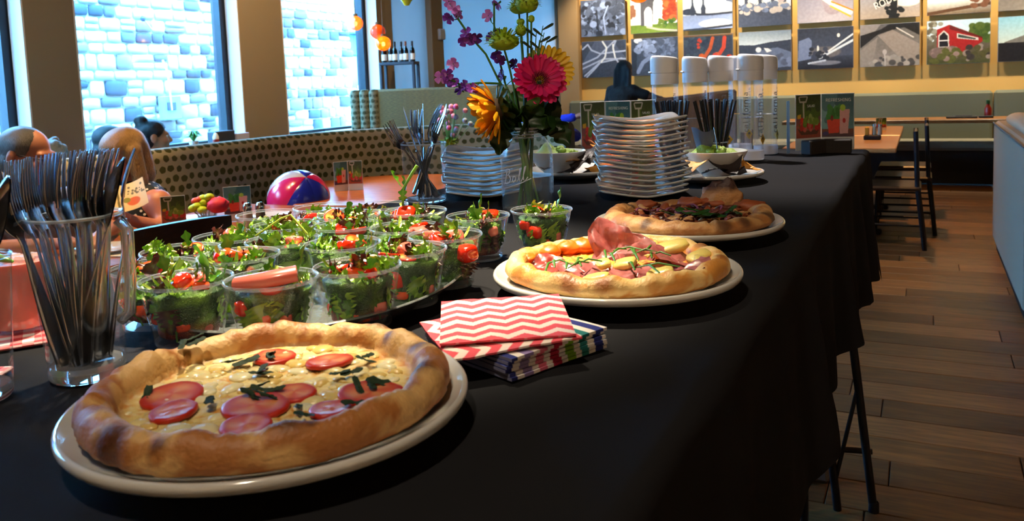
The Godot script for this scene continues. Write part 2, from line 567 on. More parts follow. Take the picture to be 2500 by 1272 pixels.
# ------------------------------------------------------------------ outside the windows
func build_exterior() -> void:
	var rng := RandomNumberGenerator.new()
	rng.seed = 5
	struct("ground_outside", boxm(Vector3(-15.5, -0.15, -6.0), Vector3(20.0, 0.1, 40.0)), mat("paving_out", Color(0.55, 0.55, 0.54), 0.9), "pale paving outside the windows", "ground")
	var sw := struct("stone_wall", boxm(Vector3(-8.18, 2.0, -7.65), Vector3(0.3, 4.0, 5.2)), mat("mortar", Color(0.80, 0.79, 0.77), 0.95), "pale stone wall with scattered dark stones, outside the windows", "wall")
	var tones := [[0.88, 0.86, 0.82], [0.84, 0.82, 0.79], [0.90, 0.89, 0.87], [0.80, 0.77, 0.74], [0.26, 0.29, 0.36], [0.38, 0.37, 0.43], [0.52, 0.47, 0.48], [0.22, 0.25, 0.32]]
	var sm := []
	for i in tones.size():
		sm.append(mat("stone%d" % i, Color(tones[i][0], tones[i][1], tones[i][2]), 0.9, {"bump": noise_tex("stone_bump", 0.05, 4), "depth": 0.3, "tri": Vector3(3, 3, 3)}))
	var ms := []
	for i in 8:
		var m := MB.new()
		fn.seed = 40 + i
		m.ball(Vector3.ZERO, Vector3.ONE, 12, 8, func(d: Vector3):
			var q := d.abs()
			var k := 1.0 / pow(pow(q.x, 7.0) + pow(q.y, 7.0) + pow(q.z, 3.0), 1.0 / 6.0)
			return k * (0.5 + 0.05 * fn.get_noise_3d(d.x * 90, d.y * 90, d.z * 90)))
		ms.append(m.mesh())
	struct("wall_outside_added", boxm(Vector3(-8.18, 2.0, 3.2), Vector3(0.3, 4.0, 8.3)), mat("mortar", Color.WHITE), "added unseen wall outside that holds back sky light, nearer than the block screen", "wall")  # unseen wall added to cut the sky light that reaches the table
	var rest := MB.new()
	var n := 0
	for pass_i in 1:
		var y := 0.55
		while y < 3.0:
			var h := rng.randf_range(0.11, 0.19)
			var z := -5.05
			while z > -10.25:
				var w := rng.randf_range(0.14, 0.32)
				var split := rng.randf() < 0.28 and h > 0.14
				for k in (2 if split else 1):
					var hh := h * 0.5 if split else h
					var yy := y + (k + 0.5) * hh
					var darkest := 0.26 + 0.22 * clampf((2.2 - yy) * 0.6, 0, 1)
					var mt: StandardMaterial3D = sm[rng.randi() % 4] if rng.randf() > darkest else sm[4 + rng.randi() % 4]
					var seen_here := z - w < -5.35 and z > -10.2 and not (z < -7.95 and z - w > -8.7) and yy > 0.7 and yy < 2.8
					if seen_here and n < 300:
						var o := part(sw, "stone", ms[rng.randi() % 8], mt)
						o.scale = Vector3(w - 0.018, hh - 0.016, 0.09)
						o.position = Vector3(-8.03, yy, z - w * 0.5)
						o.rotation = Vector3(0, PI / 2, rng.randf_range(-0.03, 0.03))
						n += 1
					else:
						rest.box(Vector3(-8.03, yy, z - w * 0.5), Vector3(0.06, hh - 0.018, w - 0.02), 0.01)
				z -= w
			y += h
	var ro := part(sw, "stone_field", rest, sm[0])
	ro.set_meta("kind", "stuff")
	# a pale meter box with a dark hatch, standing against the wall low in the first window
	var mt := thing("utility_box", "pale blue utility box with a small dark hatch mounted on the stone wall", "box", Vector3(-7.96, 0, -6.66))
	part(mt, "body", boxm(Vector3(0, 1.18, 0), Vector3(0.10, 0.29, 0.27), 0.012), mat("turq", Color(0.52, 0.66, 0.70), 0.5))
	part(mt, "hatch", boxm(Vector3(0.052, 1.20, 0.02), Vector3(0.02, 0.10, 0.13), 0.006), mat("hatch", Color(0.14, 0.20, 0.34), 0.4))
	part(mt, "conduit", tubem([Vector3(0.06, 1.15, 0.03), Vector3(0.06, 1.60, 0.05), Vector3(0.0, 1.75, 0.06)], 0.012, 6), mat("conduit", Color(0.85, 0.88, 0.9), 0.5))
	var wl := thing("wall_lamp", "tiny dark lamp on a short arm high on the stone wall", "lamp", Vector3(-7.95, 2.22, -6.32))
	part(wl, "arm", tubem([Vector3(0, -0.12, -0.16), Vector3(0.05, 0.0, 0.0)], 0.008, 6), mat("conduit", Color.WHITE))
	part(wl, "head", boxm(Vector3(0.06, 0, 0.01), Vector3(0.06, 0.06, 0.06), 0.02), mat("hatch", Color.WHITE))
	# breeze-block screen seen through the left window
	var bs := struct("block_screen", boxm(Vector3(-8.1, 2.85, -3.0), Vector3(0.25, 0.5, 4.1), 0.01), mat("screen_white", Color(0.90, 0.92, 0.92), 0.8), "white pierced concrete block screen outside the leftmost window", "screen")
	part(bs, "post", boxm(Vector3(-8.1, 1.3, -5.0), Vector3(0.26, 2.6, 0.16), 0.01), mat("screen_white", Color.WHITE))
	var bm := MB.new()
	var S := 0.20
	for r in [[0, S * 0.47, S, 0.025], [0, -S * 0.47, S, 0.025]]:
		bm.box(Vector3(0, r[1], 0), Vector3(S, r[3], 0.12), 0.004)
		bm.box(Vector3(r[1], 0, 0), Vector3(r[3], S, 0.12), 0.004)
	for q in [Vector2(0, 1), Vector2(0, -1), Vector2(1, 0), Vector2(-1, 0)]:
		bm.box(Vector3(q.x, q.y, 0) * 0.068, Vector3(0.03 if q.x == 0 else 0.05, 0.03 if q.y == 0 else 0.05, 0.11), 0.004)
	for i in 10:
		var a0 := TAU * i / 10.0
		var a1 := TAU * (i + 1) / 10.0
		var ca := Vector3(cos(a0), sin(a0), 0)
		var cb := Vector3(cos(a1), sin(a1), 0)
		var f := Vector3(0, 0, 0.055)
		bm.face(ca * 0.045 + f, cb * 0.045 + f, cb * 0.022 + f, ca * 0.022 + f)
		bm.face(cb * 0.045 - f, ca * 0.045 - f, ca * 0.022 - f, cb * 0.022 - f)
		bm.face(ca * 0.045 - f, cb * 0.045 - f, cb * 0.045 + f, ca * 0.045 + f)
		bm.face(cb * 0.022 - f, ca * 0.022 - f, ca * 0.022 + f, cb * 0.022 + f)
	var bmesh := bm.mesh()
	for iy in 13:
		for iz in 15:
			var o := part(bs, "block", bmesh, mat("screen_white", Color.WHITE))
			o.position = Vector3(-8.1, 0.1 + iy * S, -4.82 + iz * S)
			o.rotation.y = PI / 2
	# greenery and dark wall behind the screen
	struct("wall_far", boxm(Vector3(-10.2, 1.6, -3.5), Vector3(0.2, 3.2, 6.0)), mat("far_wall", Color(0.22, 0.34, 0.55), 0.9), "dim blue wall far behind the block screen", "wall")
	var sh := thing("shrub", "green leafy shrub in front of the block screen, far left", "shrub", Vector3(-7.5, 0, -4.35))
	var lm := MB.new()
	for i in 420:
		var d := Vector3(rng.randfn(), rng.randfn(), rng.randfn()).normalized()
		var q := Vector3(0, 0.75, 0) + d * Vector3(0.28, 0.55, 0.35) * rng.randf_range(0.7, 1.0)
		var t := Basis(Vector3(rng.randfn(), rng.randfn(), rng.randfn()).normalized(), rng.randf() * TAU)
		var l := 0.06
		var i0 := lm.p(q); var i1 := lm.p(q + t * Vector3(l * 0.5, 0.01, l * 0.3)); var i2 := lm.p(q + t * Vector3(l, 0, 0)); var i3 := lm.p(q + t * Vector3(l * 0.5, 0.01, -l * 0.3))
		lm.quad(i0, i1, i2, i3)
	var fo := part(sh, "foliage", lm, mat("shrub_leaf", Color(0.16, 0.46, 0.16), 0.6, {"back": Color(0.2, 0.5, 0.1), "two": true}))
	fo.set_meta("kind", "stuff")
	part(sh, "stem", tubem([Vector3.ZERO, Vector3(0.02, 0.5, 0), Vector3(0, 0.9, 0.02)], [0.03, 0.02, 0.01], 6), mat("bark", Color(0.2, 0.14, 0.09), 0.9))
	# the shopfront past the end of the stone wall
	var sf := struct("shopfront", boxm(Vector3(-10.3, 1.6, -13.6), Vector3(0.4, 3.2, 4.2)), mat("shop_white", Color(0.80, 0.84, 0.86), 0.8), "pale shopfront with a turquoise fascia past the stone wall", "building")
	part(sf, "canopy", boxm(Vector3(-9.95, 2.44, -13.6), Vector3(0.5, 0.10, 4.0), 0.01), mat("canopy", Color(0.30, 0.33, 0.38), 0.5))
	part(sf, "fascia", boxm(Vector3(-10.05, 2.18, -13.4), Vector3(0.12, 0.40, 3.2), 0.01), mat("fascia", Color(0.10, 0.66, 0.84), 0.5))
	part(sf, "window", boxm(Vector3(-10.08, 1.0, -13.2), Vector3(0.06, 1.9, 1.4)), mat("shop_glass", Color(0.03, 0.16, 0.36), 0.1))
	part(sf, "window", boxm(Vector3(-10.08, 1.0, -14.2), Vector3(0.06, 1.9, 0.4)), mat("shop_glass", Color(0.03, 0.16, 0.36), 0.1))
	part(sf, "mullion", boxm(Vector3(-10.04, 1.0, -13.95), Vector3(0.08, 1.9, 0.08), 0.01), mat("canopy", Color.WHITE))
	var ob := thing("post_cap_rail", "small white rail with a round cap on a post, seen low through the second window", "rail", Vector3(-7.2, 0, -9.45))
	part(ob, "top", boxm(Vector3(0, 1.29, 0), Vector3(0.10, 0.05, 0.42), 0.015), mat("screen_white", Color.WHITE))
	part(ob, "knob", lathem([Vector2(0.0, 1.31), Vector2(0.05, 1.32), Vector2(0.055, 1.35), Vector2(0.03, 1.39), Vector2(0.0, 1.40)], 12), mat("screen_white", Color.WHITE))
	part(ob, "post", boxm(Vector3(0, 0.64, 0), Vector3(0.05, 1.28, 0.06)), mat("canopy", Color.WHITE))

# ------------------------------------------------------------------ prints for the picture wall
class Pic:
	var im: Image
	var w: int
	var h: int
	var nz := FastNoiseLite.new()
	func _init(a: int, b: int) -> void:
		w = a; h = b
		im = Image.create(a, b, false, Image.FORMAT_RGB8)
		nz.frequency = 0.05
		nz.fractal_octaves = 4
	func grad(y0: float, y1: float, a: Color, b: Color) -> void:
		for y in range(int(y0 * h), int(y1 * h)):
			im.fill_rect(Rect2i(0, y, w, 1), a.lerp(b, (float(y) / h - y0) / (y1 - y0)))
	func poly(pts: Array, c: Color) -> void:
		var pv := PackedVector2Array()
		var lo := Vector2(9, 9); var hi := Vector2(-9, -9)
		for q in pts:
			var e := Vector2(q[0], q[1]); pv.append(e); lo = lo.min(e); hi = hi.max(e)
		for y in range(max(0, int(lo.y * h)), min(h, int(hi.y * h) + 1)):
			for x in range(max(0, int(lo.x * w)), min(w, int(hi.x * w) + 1)):
				if Geometry2D.is_point_in_polygon(Vector2((x + 0.5) / w, (y + 0.5) / h), pv): im.set_pixel(x, y, im.get_pixel(x, y).lerp(c, c.a))
	func oval(cx: float, cy: float, rx: float, ry: float, c: Color) -> void:
		for y in range(max(0, int((cy - ry) * h)), min(h, int((cy + ry) * h) + 1)):
			for x in range(max(0, int((cx - rx) * w)), min(w, int((cx + rx) * w) + 1)):
				var d := pow(((x + 0.5) / w - cx) / rx, 2) + pow(((y + 0.5) / h - cy) / ry, 2)
				if d < 1.0: im.set_pixel(x, y, im.get_pixel(x, y).lerp(c, c.a * clampf((1.0 - d) * 4.0, 0, 1)))
	func line(pts: Array, wd: float, c: Color) -> void:
		for i in pts.size() - 1:
			var a := Vector2(pts[i][0], pts[i][1]); var b := Vector2(pts[i + 1][0], pts[i + 1][1])
			var n := int((b - a).length() / wd * 3.0) + 1
			for k in n + 1:
				var q := a.lerp(b, float(k) / n)
				oval(q.x, q.y, wd * 0.5 * h / w, wd * 0.5, c)
	func blots(n: int, x0: float, y0: float, x1: float, y1: float, r: float, cols: Array, sd: int) -> void:
		var g := RandomNumberGenerator.new()
		g.seed = sd
		for i in n:
			var k := r * g.randf_range(0.5, 1.3)
			oval(g.randf_range(x0, x1), g.randf_range(y0, y1), k, k * 1.1, cols[g.randi() % cols.size()])
	func grain(a: float) -> void:
		for y in h:
			for x in w:
				var c := im.get_pixel(x, y)
				var k := nz.get_noise_2d(x * 2, y * 2) * a
				im.set_pixel(x, y, Color(clampf(c.r + k, 0, 1), clampf(c.g + k, 0, 1), clampf(c.b + k, 0, 1)))
	func tex() -> ImageTexture:
		return ImageTexture.create_from_image(im)

func G(v: float) -> Color: return Color(v * 0.84, v * 0.95, v * 1.18)

func print_tex(k: int) -> ImageTexture:
	var p := Pic.new(144, 112)
	match k:
		0:
			p.grad(0, 1, G(0.42), G(0.5))
			p.blots(170, 0, 0.05, 1, 1, 0.07, [G(0.22), G(0.34), G(0.6), G(0.75), G(0.45)], 3)
			p.line([[0.62, 0.2], [0.52, 0.5], [0.56, 0.95]], 0.05, G(0.8)); p.line([[0.36, 0.3], [0.4, 1.0]], 0.05, G(0.2))
		1:
			p.grad(0, 0.78, Color(0.86, 0.95, 1), Color(0.95, 0.98, 1)); p.grad(0.78, 1, Color(0.42, 0.55, 0.12), Color(0.5, 0.62, 0.2))
			p.poly([[0.2, 0], [0.52, 0], [0.52, 0.16], [0.5, 0.18], [0.48, 0.8], [0.22, 0.8], [0.22, 0.2], [0.2, 0.16]], Color(0.33, 0.33, 0.36))
			p.poly([[0.3, 0.8], [0.3, 0.42], [0.34, 0.33], [0.39, 0.3], [0.44, 0.33], [0.47, 0.42], [0.47, 0.84]], Color(0.93, 0.97, 1))
			p.blots(60, 0.72, 0.05, 1.0, 0.66, 0.07, [Color(0.78, 0.33, 0.12), Color(0.66, 0.25, 0.1), Color(0.85, 0.45, 0.2)], 4)
			p.blots(20, 0.0, 0.25, 0.08, 0.6, 0.05, [Color(0.6, 0.4, 0.28)], 8); p.blots(30, 0.6, 0.66, 1.0, 0.84, 0.04, [Color(0.25, 0.42, 0.1), Color(0.4, 0.5, 0.14)], 5)
			p.line([[0.36, 0.84], [0.6, 0.92], [1.0, 0.98]], 0.06, Color(0.8, 0.8, 0.72))
		2:
			p.grad(0, 0.62, Color(0.78, 0.9, 1), Color(0.92, 0.97, 1)); p.grad(0.62, 1, G(0.7), G(0.85))
			for x in [0.2, 0.42]:
				p.poly([[x - 0.012, 0], [x + 0.012, 0], [x + 0.02, 0.35], [x + 0.05, 0.45], [x + 0.04, 0.62], [x - 0.04, 0.62], [x - 0.05, 0.45], [x - 0.02, 0.35]], G(0.28))
			p.line([[0.0, 0.5], [0.18, 0.52], [0.3, 0.6], [0.6, 0.62], [1, 0.6]], 0.06, G(0.25)); p.oval(0.12, 0.52, 0.16, 0.09, G(0.25))
			p.oval(0.65, 0.85, 0.35, 0.12, Color(0.93, 0.97, 1)); p.line([[0, 1], [0.5, 0.97], [1, 0.93]], 0.06, G(0.3)); p.poly([[0.86, 0], [1, 0], [1, 0.35], [0.88, 0.3]], G(0.5))
		3:
			p.grad(0, 0.55, Color(0.85, 0.95, 1), Color(0.95, 0.95, 0.93)); p.grad(0.55, 1, G(0.32), G(0.36))
			for x in [0.15, 0.42, 0.66, 0.88]: p.poly([[x - 0.03, 0.28], [x + 0.03, 0.28], [x + 0.05, 0.75], [x - 0.03, 0.75]], G(0.3))
			p.blots(50, 0, 0.45, 1, 0.65, 0.06, [G(0.45), G(0.55), Color(0.75, 0.72, 0.7)], 7); p.line([[0.15, 0.28], [0.3, 0.5], [0.42, 0.3], [0.55, 0.5], [0.66, 0.33]], 0.012, G(0.35))
			p.blots(14, 0.8, 0, 1, 0.4, 0.06, [Color(0.7, 0.66, 0.66)], 9)
		4:
			p.grad(0, 0.1, Color(0.3, 0.5, 0.12), Color(0.35, 0.5, 0.15)); p.grad(0.1, 1, Color(0.5, 0.5, 0.58), Color(0.74, 0.72, 0.76))
			p.blots(8, 0.6, 0.3, 1, 0.7, 0.14, [Color(0.62, 0.58, 0.62)], 2)
			p.line([[0.38, 0], [0.36, 0.2], [0.44, 0.38], [0.62, 0.56], [0.95, 0.8]], 0.12, Color(0.9, 0.98, 0.9)); p.line([[0.62, 0.52], [1.0, 0.76]], 0.04, Color(0.9, 0.5, 0.15)); p.line([[0.6, 0.62], [0.95, 0.9]], 0.04, Color(0.85, 0.7, 0.2))
		5:
			p.grad(0, 1, G(0.62), Color(0.75, 0.68, 0.6)); p.oval(0.8, 0.6, 0.25, 0.16, Color(1, 0.98, 0.92))
			p.poly([[0.28, 0.56], [0.98, 0.06], [1.0, 0.2], [0.75, 0.42], [0.32, 0.72], [0.26, 0.68]], Color(0.1, 0.11, 0.12)); p.poly([[0.3, 0], [0.75, 0], [0.85, 0.1], [0.5, 0.2]], Color(0.1, 0.11, 0.12))
			p.poly([[0.5, 0.5], [0.64, 0.45], [0.62, 0.9], [0.66, 1], [0.48, 1], [0.52, 0.8]], Color(0.12, 0.13, 0.14)); p.blots(16, 0.42, 0.72, 0.74, 0.95, 0.04, [Color(0.12, 0.13, 0.14)], 3)
		6:
			p.grad(0, 0.7, Color(0.8, 0.93, 1), Color(0.92, 0.97, 1)); p.grad(0.7, 1, Color(0.85, 0.88, 0.88), Color(0.5, 0.42, 0.33))
			p.blots(46, 0, 0, 0.28, 0.45, 0.06, [Color(0.72, 0.36, 0.14), Color(0.55, 0.28, 0.14), Color(0.8, 0.5, 0.25)], 4); p.blots(50, 0.66, 0.05, 1, 0.6, 0.07, [Color(0.7, 0.36, 0.18), Color(0.55, 0.3, 0.18)], 6)
			p.line([[0, 0.97], [0.4, 0.9], [1, 0.8]], 0.08, Color(0.36, 0.25, 0.17)); p.blots(20, 0.7, 0.6, 1, 0.85, 0.05, [Color(0.5, 0.34, 0.25)], 7)
		7:
			p.grad(0, 1, Color(0.4, 0.38, 0.36), Color(0.6, 0.57, 0.53)); p.poly([[0.36, 0], [0.62, 0], [0.66, 0.78], [0.42, 0.66]], Color(0.9, 0.9, 0.88)); p.poly([[0.39, 0], [0.6, 0], [0.64, 0.72], [0.44, 0.61]], Color(0.12, 0.13, 0.15))
			p.line([[0, 0.75], [0.2, 0.2], [0.3, 0]], 0.015, Color(0.8, 0.78, 0.75))
		8:
			p.grad(0, 1, G(0.3), G(0.24))
			p.poly([[0.3, 0], [0.7, 0], [1, 0.5], [0.6, 0.5], [0, 0.9], [0, 0.6]], G(0.4))
			for q in [[[0.02, 0.2], [0.14, 0.08], [0.22, 0.24], [0.42, 0.35], [1, 0.3]], [[0.48, 0.02], [0.57, 0.2], [0.53, 0.45], [0.3, 0.75], [0.1, 0.98]], [[0.78, 0.02], [0.72, 0.2], [0.76, 0.48], [0.95, 0.85]], [[0, 0.62], [0.35, 0.45], [0.6, 0.18], [0.75, 0.02]], [[0.0, 0.75], [0.5, 0.5], [1, 0.52]], [[0.05, 0.95], [0.4, 0.6], [0.9, 0.5]]]:
				p.line(q, 0.05, Color(0.72, 0.78, 0.9))
			p.line([[0.48, 0.02], [0.57, 0.2], [0.53, 0.45], [0.44, 0.58]], 0.055, Color(0.95, 0.98, 1)); p.line([[0.72, 0.12], [0.72, 0.25], [0.76, 0.48]], 0.05, Color(0.95, 0.98, 1))
		9:
			p.grad(0, 1, G(0.28), G(0.26)); p.oval(0.15, 0.05, 0.1, 0.08, Color(0.92, 0.96, 1))
			p.blots(70, 0.3, 0.05, 1, 0.55, 0.07, [G(0.42), G(0.55), G(0.35)], 5); p.blots(40, 0.1, 0.1, 0.5, 0.4, 0.05, [G(0.62), G(0.72)], 6)
			p.line([[0.14, 0.9], [0.25, 0.65], [0.45, 0.48]], 0.12, G(0.6)); p.poly([[0, 0.3], [0.12, 0.4], [0.1, 1], [0, 1]], G(0.16))
		10:
			p.grad(0, 1, Color(0.2, 0.23, 0.28), Color(0.24, 0.27, 0.33))
			p.blots(40, 0, 0, 0.5, 1, 0.06, [Color(0.26, 0.32, 0.34), Color(0.16, 0.2, 0.26)], 3)
			p.line([[0.6, 0.1], [0.55, 0.35], [0.42, 0.6], [0.35, 0.75]], 0.1, Color(0.8, 0.36, 0.12)); p.line([[0.84, 0.1], [0.82, 0.35], [0.74, 0.5]], 0.11, Color(0.82, 0.28, 0.14)); p.blots(22, 0.35, 0.5, 1, 0.9, 0.05, [Color(0.82, 0.25, 0.12), Color(0.85, 0.4, 0.15)], 9)
			p.blots(6, 0.3, 0.1, 0.4, 0.35, 0.03, [Color(0.8, 0.25, 0.12)], 2); p.grad(0, 0.05, Color(0.6, 0.4, 0.14), Color(0.3, 0.28, 0.2))
		11:
			p.grad(0, 0.42, Color(0.55, 0.62, 0.68), Color(0.93, 0.98, 1)); p.grad(0.42, 1, G(0.3), G(0.26))
			p.poly([[0, 0.32], [0.3, 0.34], [0.6, 0.28], [1, 0.24], [1, 0.6], [0, 0.6]], G(0.28)); p.poly([[0.15, 0.62], [0.5, 0.45], [0.75, 0.42], [1, 0.55], [1, 0.9], [0.6, 0.95]], G(0.5))
			p.oval(0.38, 0.46, 0.06, 0.07, Color(0.95, 0.98, 1)); p.poly([[0.48, 0.42], [0.56, 0.43], [0.64, 0.5], [0.54, 0.54]], Color(0.95, 0.97, 1)); p.blots(26, 0.5, 0.6, 1, 0.95, 0.06, [G(0.58), G(0.4)], 8)
		12:
			p.grad(0, 0.7, G(0.24), G(0.36)); p.grad(0.7, 1, G(0.28), G(0.14))
			p.poly([[0.02, 0.3], [0.2, 0.22], [0.26, 0.3], [0.24, 0.75], [0, 0.8]], G(0.58)); p.oval(0.5, 0.6, 0.3, 0.15, Color(0.6, 0.55, 0.5, 0.5))
			p.line([[0.4, 0.72], [1.05, 0.14]], 0.045, Color(0.95, 0.98, 1)); p.line([[0.4, 0.74], [1.05, 0.3]], 0.06, Color(0.9, 0.95, 1)); p.oval(0.74, 0.2, 0.03, 0.05, Color(1, 1, 0.95)); p.oval(0.37, 0.5, 0.02, 0.08, Color(1, 1, 0.95))
			p.line([[0.2, 0.86], [0.5, 0.8]], 0.05, Color(0.85, 0.92, 1)); p.oval(0.5, 0.86, 0.3, 0.06, Color(0.7, 0.72, 0.78, 0.6)); p.blots(18, 0.2, 0.5, 0.55, 0.75, 0.04, [G(0.2), G(0.3)], 4)
		13:
			p.grad(0, 1, Color(0.4, 0.39, 0.38), Color(0.58, 0.55, 0.52)); p.poly([[0, 0], [0.35, 0], [0.2, 0.25], [0, 0.3]], Color(0.6, 0.58, 0.57)); p.poly([[0, 0.25], [0.35, 0.12], [0.5, 0], [1, 0], [1, 0.3], [0.75, 0.1], [0.5, 0.16], [0.3, 0.24], [0, 0.55]], Color(0.13, 0.13, 0.13))
			p.poly([[0.3, 0.26], [0.55, 0.14], [1, 0.5], [1, 1], [0.8, 1]], Color(0.62, 0.58, 0.54)); p.poly([[0, 0.6], [0.3, 0.3], [0.2, 1], [0, 1]], Color(0.58, 0.55, 0.52))
			p.blots(30, 0.2, 0.8, 1, 1.0, 0.06, [Color(0.62, 0.6, 0.57), Color(0.3, 0.3, 0.3), Color(0.7, 0.67, 0.63)], 6); p.line([[0.42, 0.7], [0.43, 1]], 0.03, Color(0.75, 0.72, 0.7)); p.oval(0.42, 0.66, 0.04, 0.07, Color(0.75, 0.72, 0.7)); p.line([[0.62, 0.1], [0.9, 0.34]], 0.03, Color(0.9, 0.88, 0.84))
		14:
			p.grad(0, 0.5, Color(0.78, 0.92, 1), Color(0.9, 0.96, 1)); p.grad(0.5, 1, Color(0.4, 0.36, 0.32), Color(0.28, 0.3, 0.16))
			p.blots(40, 0.7, 0.15, 1, 0.5, 0.07, [Color(0.25, 0.36, 0.14), Color(0.33, 0.42, 0.18)], 5); p.blots(36, 0, 0.05, 0.22, 0.6, 0.05, [Color(0.42, 0.4, 0.34), Color(0.6, 0.6, 0.55)], 6)
			p.poly([[0.16, 0.2], [0.36, 0.1], [0.88, 0.42], [0.88, 0.52], [0.54, 0.82], [0.5, 0.78], [0.36, 0.62], [0.16, 0.62]], Color(0.66, 0.13, 0.14)); p.poly([[0.36, 0.1], [0.88, 0.42], [0.88, 0.45], [0.36, 0.2]], Color(0.42, 0.12, 0.12))
			p.poly([[0.18, 0.62], [0.18, 0.34], [0.27, 0.22], [0.35, 0.32], [0.36, 0.62]], Color(0.85, 0.84, 0.82)); p.poly([[0.2, 0.6], [0.2, 0.36], [0.27, 0.26], [0.33, 0.35], [0.34, 0.6]], Color(0.1, 0.1, 0.14))
			p.poly([[0.48, 0.3], [0.82, 0.43], [0.82, 0.49], [0.48, 0.42]], Color(0.88, 0.86, 0.84)); p.poly([[0.5, 0.33], [0.78, 0.44], [0.78, 0.47], [0.5, 0.4]], Color(0.25, 0.3, 0.28)); p.line([[0.2, 0.46], [0.35, 0.46]], 0.03, Color(0.9, 0.9, 0.9))
			p.blots(40, 0.05, 0.64, 0.55, 0.95, 0.06, [Color(0.5, 0.42, 0.4), Color(0.62, 0.52, 0.5), Color(0.36, 0.38, 0.18)], 7); p.blots(22, 0.6, 0.6, 1, 0.95, 0.06, [Color(0.22, 0.2, 0.2), Color(0.32, 0.32, 0.18), Color(0.6, 0.55, 0.52)], 8)
		_:
			p.grad(0, 0.6, Color(0.6, 0.85, 0.95), Color(0.88, 0.94, 0.9)); p.poly([[0.1, 0.56], [0.4, 0.42], [0.7, 0.36], [1, 0.45], [1, 0.7], [0, 0.7]], Color(0.5, 0.5, 0.48)); p.poly([[0, 0.58], [0.4, 0.58], [0.7, 0.66], [1, 0.7], [1, 1], [0, 1]], Color(0.1, 0.1, 0.12))
	p.grain(0.05)
	return p.tex()

